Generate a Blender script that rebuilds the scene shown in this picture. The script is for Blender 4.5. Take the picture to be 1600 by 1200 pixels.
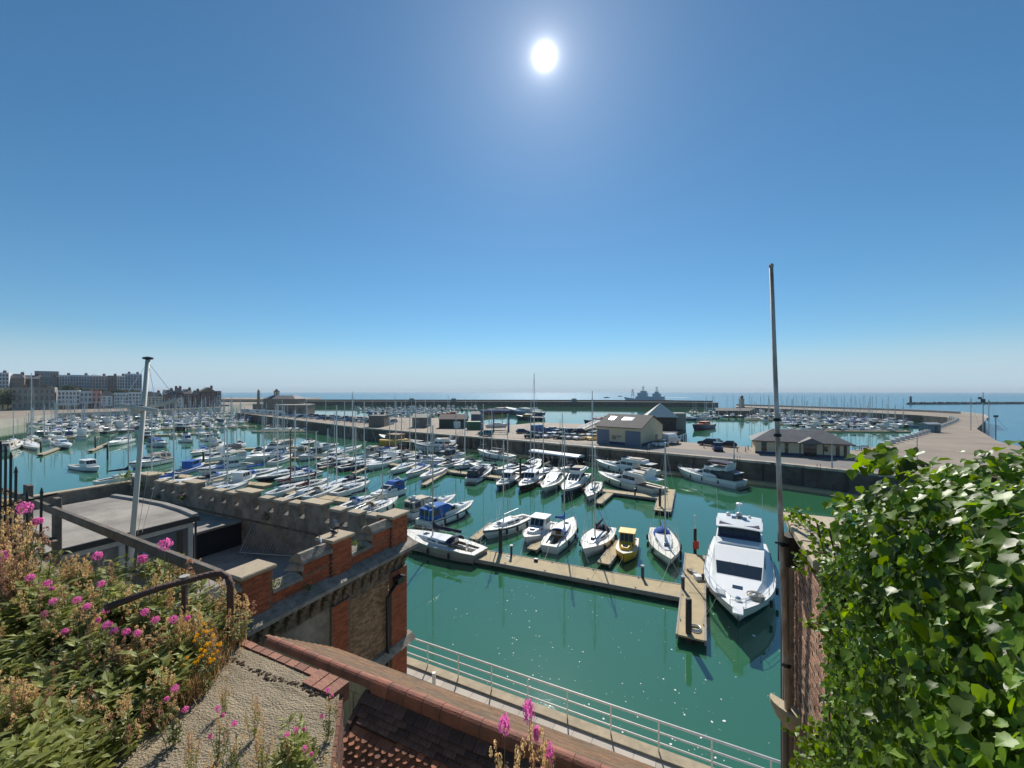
import bpy, bmesh, math, random
from mathutils import Vector, Matrix
random.seed(7)
R = math.radians
SC = bpy.context.scene
COL = SC.collection
for o in list(bpy.data.objects): bpy.data.objects.remove(o)

# ------------------------------------------------------------------ camera, sky, sun, exposure
H = 17.0            # eye height above the water
F = 640.0           # focal length in photo pixels (photo is 1600 wide)
cam_d = bpy.data.cameras.new('camera'); cam = bpy.data.objects.new('camera', cam_d); COL.objects.link(cam)
cam_d.sensor_width = 36.0; cam_d.lens = F / 1600 * 36.0
cam_d.shift_y = 12 / 1600; cam_d.clip_start = 0.05; cam_d.clip_end = 60000
cam.location = (0, 0, H); cam.rotation_euler = (R(90), 0, 0)
SC.camera = cam
SUN = Vector((51 / F, 1.0, 524 / F)).normalized()
EL = math.asin(SUN.z); AZ = math.atan2(SUN.x, SUN.y)
world = bpy.data.worlds.new('World'); SC.world = world; world.use_nodes = True
wn = world.node_tree; wn.nodes.clear()
w_out = wn.nodes.new('ShaderNodeOutputWorld'); w_bg = wn.nodes.new('ShaderNodeBackground')
sky = wn.nodes.new('ShaderNodeTexSky'); sky.sky_type = 'NISHITA'; sky.sun_disc = False
sky.sun_elevation = EL; sky.sun_rotation = AZ
sky.altitude = 0; sky.air_density = 1.0; sky.dust_density = 0.0; sky.ozone_density = 8.0
w_hs = wn.nodes.new('ShaderNodeHueSaturation'); w_hs.inputs['Saturation'].default_value = 1.06; w_hs.inputs['Hue'].default_value = 0.487
wn.links.new(sky.outputs[0], w_hs.inputs['Color'])
# the sun's own disc and the bright air close round it, in the direction of the sun
w_tc = wn.nodes.new('ShaderNodeTexCoord')
w_dot = wn.nodes.new('ShaderNodeVectorMath'); w_dot.operation = 'DOT_PRODUCT'
w_nrm = wn.nodes.new('ShaderNodeVectorMath'); w_nrm.operation = 'NORMALIZE'
wn.links.new(w_tc.outputs['Generated'], w_nrm.inputs[0]); wn.links.new(w_nrm.outputs[0], w_dot.inputs[0])
w_dot.inputs[1].default_value = SUN
w_mx = wn.nodes.new('ShaderNodeMath'); w_mx.operation = 'MAXIMUM'; w_mx.inputs[1].default_value = 0.0
wn.links.new(w_dot.outputs['Value'], w_mx.inputs[0]); w_sum = None
for w_n, w_a in ((10, 0.06), (60, 0.13), (420, 0.16), (2200, 0.55), (9500, 3.2)):
    w_p = wn.nodes.new('ShaderNodeMath'); w_p.operation = 'POWER'; w_p.inputs[1].default_value = w_n; wn.links.new(w_mx.outputs[0], w_p.inputs[0])
    w_q = wn.nodes.new('ShaderNodeMath'); w_q.operation = 'MULTIPLY_ADD'; w_q.inputs[1].default_value = w_a / 0.09; w_q.inputs[2].default_value = 0.0
    wn.links.new(w_p.outputs[0], w_q.inputs[0])
    if w_sum: wn.links.new(w_sum, w_q.inputs[2])
    w_sum = w_q.outputs[0]
w_mul = wn.nodes.new('ShaderNodeVectorMath'); w_mul.operation = 'SCALE'; w_mul.inputs[0].default_value = (1.0, 0.99, 1.0)
wn.links.new(w_sum, w_mul.inputs['Scale'])
w_add = wn.nodes.new('ShaderNodeVectorMath'); w_add.operation = 'ADD'
wn.links.new(w_hs.outputs[0], w_add.inputs[0]); wn.links.new(w_mul.outputs[0], w_add.inputs[1])
# pale sea air low over the horizon, the same all round
w_sep = wn.nodes.new('ShaderNodeSeparateXYZ'); wn.links.new(w_nrm.outputs[0], w_sep.inputs[0])
w_hz = wn.nodes.new('ShaderNodeMapRange'); w_hz.interpolation_type = 'SMOOTHERSTEP'
w_hz.inputs[1].default_value = 0.0; w_hz.inputs[2].default_value = 0.13; w_hz.inputs[3].default_value = 0.92; w_hz.inputs[4].default_value = 0.0
wn.links.new(w_sep.outputs['Z'], w_hz.inputs[0])
w_mix = wn.nodes.new('ShaderNodeMix'); w_mix.data_type = 'RGBA'; w_mix.inputs[7].default_value = (5.4, 7.1, 8.5, 1)
wn.links.new(w_hz.outputs[0], w_mix.inputs[0]); wn.links.new(w_add.outputs[0], w_mix.inputs[6])
wn.links.new(w_mix.outputs[2], w_bg.inputs[0]); w_bg.inputs[1].default_value = 0.085
wn.links.new(w_bg.outputs[0], w_out.inputs[0])
sun_d = bpy.data.lights.new('sun', 'SUN'); sun = bpy.data.objects.new('sun', sun_d); COL.objects.link(sun)
sun_d.energy = 5.0; sun_d.angle = R(0.53); sun_d.color = (1.0, 0.95, 0.87)
sun.rotation_euler = (-SUN).to_track_quat('-Z', 'Y').to_euler()
SC.view_settings.view_transform = 'Standard'; SC.view_settings.look = 'None'
SC.view_settings.exposure = 0.12; SC.view_settings.gamma = 1.0; SC.view_settings.use_curve_mapping = False
SC.render.engine = 'CYCLES'
SC.cycles.max_bounces = 6; SC.cycles.diffuse_bounces = 3; SC.cycles.glossy_bounces = 3
SC.cycles.transmission_bounces = 3; SC.cycles.transparent_max_bounces = 6
SC.cycles.sample_clamp_indirect = 6.0; SC.cycles.use_denoising = True

# ------------------------------------------------------------------ helpers
def W(px, py, z=0.0):
    """where the sight line through a photo pixel meets the level z"""
    d = (H - z) * F / (py - 612.0)
    return Vector(((px - 800.0) / F * d, d, z))
def WD(px, py, d):
    return Vector(((px - 800.0) / F * d, d, H - (py - 612.0) / F * d))
TH = R(25.5)
UU = Vector((math.sin(TH), math.cos(TH), 0)); VV = Vector((-math.cos(TH), math.sin(TH), 0))

class G:
    """collects shapes; build() links them as one mesh object"""
    def __init__(s): s.v = []; s.f = []
    def add(s, vs, fs):
        n = len(s.v); s.v += [tuple(v) for v in vs]; s.f += [tuple(i + n for i in f) for f in fs]; return s
    def box(s, x0, x1, y0, y1, z0, z1, rz=0.0, o=(0, 0, 0)):
        c, n = math.cos(rz), math.sin(rz)
        vs = [(x, y, z) for z in (z0, z1) for x, y in ((x0, y0), (x1, y0), (x1, y1), (x0, y1))]
        vs = [(o[0] + x * c - y * n, o[1] + x * n + y * c, o[2] + z) for x, y, z in vs]
        return s.add(vs, [(3, 2, 1, 0), (4, 5, 6, 7), (0, 1, 5, 4), (1, 2, 6, 5), (2, 3, 7, 6), (3, 0, 4, 7)])
    def prism(s, poly, z0, z1):
        n = len(poly); vs = [(p[0], p[1], z0) for p in poly] + [(p[0], p[1], z1) for p in poly]
        ar = sum(poly[i][0] * poly[(i + 1) % n][1] - poly[(i + 1) % n][0] * poly[i][1] for i in range(n))
        fs = [tuple(range(n))[::-1], tuple(range(n, 2 * n))] + [(i, (i + 1) % n, n + (i + 1) % n, n + i) for i in range(n)]
        if ar < 0: fs = [f[::-1] for f in fs]
        return s.add(vs, fs)
    def loft(s, secs, cap=True, close=True):
        m = len(secs[0]); vs = [p for q in secs for p in q]; fs = []
        for i in range(len(secs) - 1):
            for j in range(m if close else m - 1):
                k = (j + 1) % m
                fs.append((i * m + j, i * m + k, (i + 1) * m + k, (i + 1) * m + j))
        if cap and close: fs += [tuple(range(m))[::-1], tuple(range((len(secs) - 1) * m, len(secs) * m))]
        return s.add(vs, fs)
    def tube(s, pts, r, n=6, r1=None):
        pts = [Vector(p) for p in pts]; secs = []
        for i, p in enumerate(pts):
            a = pts[max(0, i - 1)]; b = pts[min(len(pts) - 1, i + 1)]
            t = (b - a).normalized(); up = Vector((0, 0, 1)) if abs(t.z) < 0.9 else Vector((1, 0, 0))
            x = t.cross(up).normalized(); y = x.cross(t)
            rr = r if r1 is None else r + (r1 - r) * i / max(1, len(pts) - 1)
            secs.append([p + (x * math.cos(k * 2 * math.pi / n) + y * math.sin(k * 2 * math.pi / n)) * rr for k in range(n)])
        return s.loft([q[::-1] for q in secs])
    def lathe(s, prof, n=12, o=(0, 0, 0)):
        return s.loft([[(o[0] + r * math.cos(k * 2 * math.pi / n), o[1] + r * math.sin(k * 2 * math.pi / n), o[2] + z) for k in range(n)] for r, z in prof])
    def quad(s, a, b, c, d): return s.add([a, b, c, d], [(0, 1, 2, 3)])
    def mesh(s, name, mat, smooth=False):
        me = bpy.data.meshes.new(name); me.from_pydata(s.v, [], s.f)
        if smooth: me.polygons.foreach_set('use_smooth', [True] * len(me.polygons))
        if mat: me.materials.append(mat)
        me.update(); return me
    def build(s, name, mat, parent=None, smooth=False):
        return link(name, s.mesh(name, mat, smooth), parent)

def link(name, me, parent=None, loc=None, rz=0.0):
    o = bpy.data.objects.new(name, me); COL.objects.link(o)
    if parent is not None: o.parent = parent
    if loc is not None: o.location = loc
    if rz: o.rotation_euler = (0, 0, rz)
    return o
def tag(o, label=None, cat=None, group=None, kind=None):
    if label: o['label'] = label
    if cat: o['category'] = cat
    if group: o['group'] = group
    if kind: o['kind'] = kind
    return o
def thing(name, label, cat, loc=(0, 0, 0), rz=0.0, group=None):
    return tag(link(name, None, None, loc, rz), label, cat, group)
def struct(o): o['kind'] = 'structure'; return o
def bevel(o, w, seg=1):
    m = o.modifiers.new('bevel', 'BEVEL'); m.width = w; m.segments = seg; m.limit_method = 'ANGLE'; return o

# ------------------------------------------------------------------ materials
MATS = {}
def mat(name, col, rough=0.6, metal=0.0, var=0.0, vs=3.0, bump=0.0, bs=20.0, col2=None, isl=0.0, spec=0.5, obj=0.0, coord='Object', trans=0.0, stretch=None, vdet=4.0):
    """principled; col2 mixes in by noise (var = how much), isl = brightness spread per loose piece, obj = per object"""
    if name in MATS: return MATS[name]
    m = bpy.data.materials.new(name); m.use_nodes = True; nt = m.node_tree; nd = nt.nodes; lk = nt.links
    b = nd['Principled BSDF']; b.inputs['Roughness'].default_value = rough; b.inputs['Metallic'].default_value = metal
    b.inputs['Specular IOR Level'].default_value = spec
    c4 = (*col, 1); b.inputs['Base Color'].default_value = c4; out = None
    tc = nd.new('ShaderNodeTexCoord'); src = tc.outputs[coord]
    if coord == 'World': src = None
    if stretch:
        mp = nd.new('ShaderNodeMapping'); mp.inputs['Scale'].default_value = stretch; lk.new(src, mp.inputs[0]); src = mp.outputs[0]
    if var > 0:
        n = nd.new('ShaderNodeTexNoise'); n.inputs['Scale'].default_value = vs; n.inputs['Detail'].default_value = vdet; n.inputs['Roughness'].default_value = 0.65
        lk.new(src, n.inputs['Vector'])
        r = nd.new('ShaderNodeMapRange'); r.inputs[1].default_value = 0.35; r.inputs[2].default_value = 0.65; r.inputs[3].default_value = 0; r.inputs[4].default_value = var
        lk.new(n.outputs[0], r.inputs[0])
        mx = nd.new('ShaderNodeMix'); mx.data_type = 'RGBA'; mx.inputs[6].default_value = c4
        mx.inputs[7].default_value = (*(col2 if col2 else tuple(x * 0.45 for x in col)), 1)
        lk.new(r.outputs[0], mx.inputs[0]); out = mx.outputs[2]
    for amt, kind in ((isl, 'i'), (obj, 'o')):
        if amt > 0:
            g = nd.new('ShaderNodeNewGeometry' if kind == 'i' else 'ShaderNodeObjectInfo')
            r = nd.new('ShaderNodeMapRange'); r.inputs[3].default_value = 1 - amt; r.inputs[4].default_value = 1 + amt
            lk.new(g.outputs['Random Per Island' if kind == 'i' else 'Random'], r.inputs[0])
            hs = nd.new('ShaderNodeHueSaturation'); lk.new(r.outputs[0], hs.inputs['Value'])
            if out: lk.new(out, hs.inputs['Color'])
            else: hs.inputs['Color'].default_value = c4
            out = hs.outputs[0]
    if out: lk.new(out, b.inputs['Base Color'])
    if bump > 0:
        n = nd.new('ShaderNodeTexNoise'); n.inputs['Scale'].default_value = bs; n.inputs['Detail'].default_value = 5
        lk.new(src, n.inputs['Vector'])
        bp = nd.new('ShaderNodeBump'); bp.inputs['Strength'].default_value = bump; bp.inputs['Distance'].default_value = 0.05
        lk.new(n.outputs[0], bp.inputs['Height']); lk.new(bp.outputs[0], b.inputs['Normal'])
    if trans > 0:
        t = nd.new('ShaderNodeBsdfTranslucent')
        if out: lk.new(out, t.inputs[0])
        else: t.inputs[0].default_value = c4
        hs = nd.new('ShaderNodeHueSaturation'); hs.inputs['Value'].default_value = 1.9; hs.inputs['Saturation'].default_value = 1.1; hs.inputs['Hue'].default_value = 0.485
        if out: lk.new(out, hs.inputs['Color'])
        else: hs.inputs['Color'].default_value = c4
        lk.new(hs.outputs[0], t.inputs[0])
        ms = nd.new('ShaderNodeMixShader'); ms.inputs[0].default_value = trans
        lk.new(b.outputs[0], ms.inputs[1]); lk.new(t.outputs[0], ms.inputs[2])
        lk.new(ms.outputs[0], nd['Material Output'].inputs[0])
    MATS[name] = m; return m

gel = mat('gelcoat_white', (0.78, 0.78, 0.76), 0.28, var=0.12, vs=1.2, col2=(0.62, 0.61, 0.57), obj=0.06)
gel_cream = mat('gelcoat_cream', (0.70, 0.66, 0.55), 0.3, var=0.15, vs=1.2, obj=0.06)
gel_grey = mat('gelcoat_grey', (0.42, 0.43, 0.42), 0.3, obj=0.1)
deckm = mat('deck_nonslip', (0.66, 0.65, 0.60), 0.6, var=0.25, vs=2.5, col2=(0.5, 0.49, 0.45), obj=0.08)
navy = mat('navy_paint', (0.018, 0.03, 0.085), 0.3, obj=0.3)
blackp = mat('black_paint', (0.012, 0.013, 0.016), 0.35)
bluecv = mat('blue_canvas', (0.02, 0.10, 0.36), 0.85, bump=0.3, bs=8, obj=0.25)
navycv = mat('navy_canvas', (0.012, 0.018, 0.05), 0.85, bump=0.3, bs=8, obj=0.3)
beigecv = mat('beige_canvas', (0.48, 0.42, 0.33), 0.85, bump=0.3, bs=8, obj=0.15)
maroon = mat('maroon_canvas', (0.12, 0.015, 0.025), 0.85, bump=0.3, bs=8)
greencv = mat('teal_canvas', (0.03, 0.22, 0.2), 0.85, bump=0.3, bs=8)
glassd = mat('dark_window', (0.012, 0.016, 0.02), 0.06, spec=0.8)
alu = mat('mast_aluminium', (0.55, 0.55, 0.54), 0.38, metal=0.6, obj=0.15)
woodm = mat('varnished_wood', (0.22, 0.10, 0.035), 0.45, var=0.5, vs=6)
steel = mat('stainless', (0.6, 0.6, 0.6), 0.25, metal=0.9)
redp = mat('red_paint', (0.42, 0.03, 0.02), 0.45, obj=0.15)
orangep = mat('orange_paint', (0.62, 0.16, 0.03), 0.45)
yellowp = mat('yellow_paint', (0.62, 0.35, 0.03), 0.5, var=0.4, vs=3, col2=(0.35, 0.2, 0.03))
bluep = mat('blue_paint', (0.03, 0.12, 0.38), 0.45, obj=0.2)
rubber = mat('fender_rubber', (0.02, 0.022, 0.03), 0.6)
ropem = mat('rope', (0.45, 0.40, 0.32), 0.9)
teak = mat('teak_deck', (0.30, 0.20, 0.11), 0.7, var=0.3, vs=5)
# ------------------------------------------------------------------ water
def water_mat(name, col, rough, bumps, col2, ior=1.40):
    m = bpy.data.materials.new(name); m.use_nodes = True; nt = m.node_tree; nd = nt.nodes; lk = nt.links
    b = nd['Principled BSDF']; b.inputs['Roughness'].default_value = rough; b.inputs['IOR'].default_value = ior
    g = nd.new('ShaderNodeNewGeometry')
    n = nd.new('ShaderNodeTexNoise'); n.inputs['Scale'].default_value = 0.03; n.inputs['Detail'].default_value = 3
    lk.new(g.outputs['Position'], n.inputs['Vector'])
    mr = nd.new('ShaderNodeMapRange'); mr.inputs[1].default_value = 0.35; mr.inputs[2].default_value = 0.65; lk.new(n.outputs[0], mr.inputs[0])
    mx = nd.new('ShaderNodeMix'); mx.data_type = 'RGBA'; mx.inputs[6].default_value = (*col, 1); mx.inputs[7].default_value = (*col2, 1)
    lk.new(mr.outputs[0], mx.inputs[0]); lk.new(mx.outputs[2], b.inputs['Base Color'])
    prev = None
    for sc, st, dist, sx in bumps:
        mp = nd.new('ShaderNodeMapping'); mp.inputs['Scale'].default_value = (sx, 1, 1); mp.inputs['Rotation'].default_value = (0, 0, 0.3); lk.new(g.outputs['Position'], mp.inputs[0])
        t = nd.new('ShaderNodeTexNoise'); t.inputs['Scale'].default_value = sc; t.inputs['Detail'].default_value = 3; lk.new(mp.outputs[0], t.inputs['Vector'])
        bp = nd.new('ShaderNodeBump'); bp.inputs['Strength'].default_value = st; bp.inputs['Distance'].default_value = dist
        lk.new(t.outputs[0], bp.inputs['Height'])
        if prev: lk.new(prev, bp.inputs['Normal'])
        prev = bp.outputs[0]
    if prev: lk.new(prev, b.inputs['Normal'])
    return m
sea_m = water_mat('sea_water', (0.02, 0.125, 0.20), 0.22, [(0.25, 0.5, 0.5, 0.5)], (0.03, 0.16, 0.22))
har_m = water_mat('harbour_water_green', (0.030, 0.128, 0.058), 0.015, [(0.5, 0.10, 0.06, 1.0), (3.5, 0.13, 0.02, 1.0)], (0.036, 0.148, 0.070), 2.2)
g = G(); S_ = 9000
g.quad((-S_, -700, 0), (S_, -700, 0), (S_, S_, 0), (-S_, S_, 0)); struct(g.build('sea', sea_m))
g = G(); rp = [W(*p, 4.0) for p in ((1580, 710), (1530, 680), (1508, 664), (1515, 656), (1505, 650), (1440, 646), (1300, 640.2), (1150, 634.8))]
hp = [(-1200, -60), (-150, -60), (60, -60)] + [(p.x, p.y) for p in rp] + [(200, 432), (170, 455), (60, 483), (-100, 497), (-330, 520), (-1200, 600)]
g.add([(x, y, 0.006) for x, y in hp], [tuple(range(len(hp)))]); struct(g.build('harbour_water', har_m))
# ------------------------------------------------------------------ quays and piers
QZ = 4.0
stone_dark = mat('quay_stone', (0.12, 0.105, 0.085), 0.85, var=0.75, vs=0.5, col2=(0.03, 0.03, 0.022), bump=0.6, bs=1.6)
paving = mat('quay_paving', (0.32, 0.255, 0.19), 0.85, var=0.7, vs=0.12, col2=(0.20, 0.16, 0.12), bump=0.15, bs=6)
coping_m = mat('coping_stone', (0.50, 0.44, 0.35), 0.8, var=0.4, vs=1.0, obj=0.2)
road_m = mat('road_asphalt', (0.16, 0.145, 0.135), 0.9, var=0.3, vs=0.4)
chalk = mat('pale_stone', (0.42, 0.39, 0.33), 0.85, var=0.4, vs=0.3, col2=(0.28, 0.25, 0.2), bump=0.2, bs=3)
def Q(px, py, z=QZ): return W(px, py, z)
front_px = [(372, 645), (420, 651), (560, 668), (712, 680.5), (820, 689), (1000, 705), (1200, 722.5), (1400, 744)]
inner_px = [(1150, 635.8), (1200, 637.8), (1300, 642), (1380, 645.8), (1440, 649), (1480, 652), (1494, 656), (1486, 660), (1472, 665), (1452, 673), (1428, 681), (1400, 688.5), (1372, 697)]
outer_px = [(1700, 720), (1560, 690), (1526, 670), (1540, 657), (1535, 651), (1500, 646.5), (1440, 643.5), (1380, 641), (1300, 638.5), (1200, 635), (1150, 633.6)]
back_px = [(1330, 704), (1180, 699), (1060, 690), (1035, 684), (1030, 674), (925, 663), (840, 660), (800, 664), (756, 662), (750, 655), (690, 653), (600, 652), (560, 650), (500, 648), (470, 641), (380, 633)]
poly = [Q(*p) for p in front_px + [(1470, 755), (1700, 790)] + outer_px + inner_px + back_px]
g = G(); g.prism(poly, -6, QZ - 0.012); quay = struct(g.build('quay', stone_dark))
g = G(); pp = [(p.x, p.y, QZ) for p in poly]
g.add(pp, [tuple(range(len(pp)))]); o = g.build('quay_paving', paving, quay)
def walk(pts, step):
    """points every step metres along a polyline with the heading there"""
    out = []; carry = 0.0
    for a, b in zip(pts, pts[1:]):
        d = b - a; L = d.length
        if L < 1e-6: continue
        t = carry
        while t < L: out.append((a + d * (t / L), math.atan2(d.y, d.x))); t += step
        carry = t - L
    return out
cop = G().box(0.015, 1.485, -0.06, 0.62, -0.30, 0.10).mesh('coping_stone', coping_m)
fr = [Q(*p) for p in front_px]
for p, a in walk(fr, 1.5)[::-1][:150]:
    link('coping_stone', cop, quay, (p.x, p.y, QZ + 0.004), a)
# green weed line and ledge walk at the foot of the wall
g = G()
fl = []
for i, p in enumerate(fr[3:]):
    q = fr[min(len(fr) - 1, i + 4)] - fr[i + 2]; n = Vector((q.y, -q.x, 0)).normalized(); fl.append(Vector((p.x, p.y, .5)) + n * .5)
fl.append(W(1480, 786, .5))
for a, b in zip(fl, fl[1:]):
    d = (b - a); n = Vector((-d.y, d.x, 0)).normalized()
    g.add([a + n * 0.2, b + n * 0.2, b - n * 1.3, a - n * 1.3] + [q + Vector((0, 0, -0.5)) for q in (a + n * 0.2, b + n * 0.2, b - n * 1.3, a - n * 1.3)],
          [(0, 3, 2, 1), (3, 7, 6, 2), (0, 4, 7, 3), (1, 2, 6, 5)])
plank_m = mat('pontoon_deck', (0.47, 0.37, 0.21), 0.85, var=0.4, vs=1.4, col2=(0.30, 0.24, 0.15), bump=0.25, bs=12)
o = g.build('wall_pontoon', plank_m); tag(o, 'long narrow floating walkway along the foot of the dark quay wall', 'pontoon')
# west pier seaward parapet, east pier
def wallstrip(name, pts, z0, z1, th, m):
    g = G()
    for i, (a, b) in enumerate(zip(pts, pts[1:])):
        d = (b - a).normalized(); n = Vector((-d.y, d.x, 0))
        g.prism([a + n * th / 2, b + n * th / 2, b - n * th / 2, a - n * th / 2], z0, z1)
    return g.build(name, m)
wp = [Q(*p) for p in outer_px[3:]]
tag(wallstrip('pier_parapet', [p + Vector((0, -0.9, 0)) for p in wp], QZ + 0.01, QZ + 1.3, 0.9, chalk), 'low pale stone parapet along the seaward edge of the curved pier', 'wall')
ep = [Vector(((px - 800) / F * d, d, 0)) for px, d in ((300, 520), (470, 505), (800, 490), (915, 480), (1060, 455), (1122, 430))]
g = G(); q = [p + Vector((0, 14, 0)) for p in ep][::-1]
g.prism(ep + q, -5, 5.2); east = struct(g.build('east_pier', stone_dark))
g = G(); g.prism([p + Vector((0, 0.3, 0)) for p in ep] + [p + Vector((0, 9, 0)) for p in ep][::-1], 5.21, 5.45); g.build('pier_walkway', chalk, east)
o = wallstrip('pier_wall', [p + Vector((0, 11, 0)) for p in ep], 5.22, 7.2, 1.0, stone_dark); tag(o, 'long dark sea wall on top of the far straight pier', 'wall')
hut_m = mat('shelter_paint', (0.10, 0.16, 0.2), 0.6)
for k, px in enumerate((642, 708, 898)):
    g = G(); D_ = 493 if px < 800 else 480
    t = thing('pier_shelter', ['small blue-grey shelter on the far pier, leftmost of three', 'small blue-grey shelter on the far pier, middle of three', 'small blue-grey shelter on the far pier, rightmost of three'][k], 'shelter', ((px - 800) / F * D_, D_ + 5, 5.45), group='shelters on the far pier')
    G().box(-2.8, 2.8, -1.6, 1.6, 0, 2.6).build('wall', hut_m, t); G().loft([[(-3.2, -2, 2.6), (3.2, -2, 2.6), (3.2, 2, 2.6), (-3.2, 2, 2.6)], [(-2, -.4, 3.7), (2, -.4, 3.7), (2, .4, 3.7), (-2, .4, 3.7)]]).build('roof', hut_m, t)
# far right rock breakwater
rock_m = mat('breakwater_rock', (0.10, 0.09, 0.08), 0.9, isl=0.35)
g = G(); rnd = random.Random(3)
for i in range(1100):
    t = rnd.random(); px = 1420 + 260 * t; d = 545 + 30 * t
    x = (px - 800) / F * d; r = rnd.uniform(1.0, 2.6)
    yo = rnd.gauss(0, 2.5); zz = max(-0.5, 2.2 - abs(yo) * 0.5) + rnd.uniform(-.5, .5)
    g.add([(x + r * rnd.uniform(.6, 1) * a, d + yo + r * rnd.uniform(.6, 1) * b, zz + r * .7 * rnd.uniform(.6, 1) * c) for a, b, c in ((1, 0, 0), (-1, 0, 0), (0, 1, 0), (0, -1, 0), (0, 0, 1), (0, 0, -1))],
          [(0, 2, 4), (2, 1, 4), (1, 3, 4), (3, 0, 4), (2, 0, 5), (1, 2, 5), (3, 1, 5), (0, 3, 5)])
o = g.build('rock_breakwater', rock_m); tag(o, kind='stuff', label='long low dark rock breakwater out at sea', cat='breakwater')
t = thing('breakwater_beacon', 'dark beacon post at the end of the rock breakwater', 'beacon', ((1423 - 800) / F * 545, 545, 2))
G().lathe([(1.3, 0), (1.2, 6), (0.9, 7)], 10).build('tower', blackp, t); G().lathe([(1.8, 7), (1.8, 7.5), (0.7, 7.5), (0.7, 9.2), (0.1, 9.8)], 10).build('lantern', blackp, t)
# ------------------------------------------------------------------ left shore: parade, cliff, town
pa = [Q(-160, 668), Q(0, 655.5), Q(90, 646), Q(200, 642), Q(345, 636.5), Q(360, 633)]
g = G(); pl = pa + [Vector((-420, 900, QZ)), Vector((-1500, 900, QZ)), Vector((-1500, 100, QZ))]
g.prism(pl, -5, QZ - 0.012); par = struct(g.build('harbour_parade', chalk))
g = G(); g.add([(p.x, p.y, QZ) for p in pl], [tuple(range(len(pl)))]); g.build('parade_paving', paving, par)
A0 = Q(20, 641); B0 = Q(345, 634.5); dd = (B0 - A0).normalized(); nn = Vector((dd.y, -dd.x, 0))
SH_RZ = math.atan2(dd.y, dd.x)
def s_of(px, off=0.0):
    """distance along the sea-front line (moved inland by off) where the sight line of a photo column meets it"""
    k = (px - 800) / F; a = A0 - nn * off
    return (k * a.y - a.x) / (dd.x - k * dd.y)
# cliff terrain
cliff_m = mat('cliff_scrub', (0.055, 0.075, 0.03), 0.95, var=0.8, vs=0.06, col2=(0.16, 0.14, 0.09), bump=0.5, bs=0.5)
rnd = random.Random(11); g = G(); prof = [(15, QZ - .3), (20, 8), (27, 15.5), (34, 18.5), (60, 20), (140, 23), (420, 26), (900, 16)]
secs = []
for i in range(40):
    s = -420 + i * 13.8
    drop = min(1, max(0.0, (s - 40) / 75.0))
    secs.append([(A0 - nn * (o_ + rnd.uniform(-2, 2) * (o_ < 60))) + dd * s + Vector((0, 0, z - QZ + rnd.uniform(-.6, .6) - (z - 3) * drop * .75)) for o_, z in prof])
g.loft(secs, cap=False, close=False); struct(g.build('hill', cliff_m))
# buildings
glass_far = mat('far_window_glass', (0.03, 0.04, 0.055), 0.1)
slate = mat('slate_roof', (0.16, 0.155, 0.16), 0.75, var=0.5, vs=0.6, bump=0.2, bs=5)
redroof = mat('clay_tile_roof', (0.22, 0.085, 0.045), 0.8, var=0.4, vs=0.5)
WIN = {}
def win_mesh(w, h, pro=0.12):
    k = (round(w, 2), round(h, 2))
    if k not in WIN:
        g = G(); g.box(-w / 2, w / 2, -0.05, 0.03, 0, h); WIN[k] = g.mesh('window', glass_far)
        f = G()
        f.box(-w / 2 - .12, w / 2 + .12, -0.16, 0.03, -.16, -0.005); f.box(-w / 2 - .12, w / 2 + .12, -0.10, 0.03, h + .005, h + .14)
        f.box(-w / 2 - .12, -w / 2 - .005, -0.10, 0.03, 0, h); f.box(w / 2 + .005, w / 2 + .12, -0.10, 0.03, 0, h)
        f.box(-.04, .04, -0.08, 0.0, 0, h)
        WIN[k] = (WIN[k], f.mesh('window_frame', mat('window_surround', (0.5, 0.49, 0.46), 0.7)))
    return WIN[k]
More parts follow.
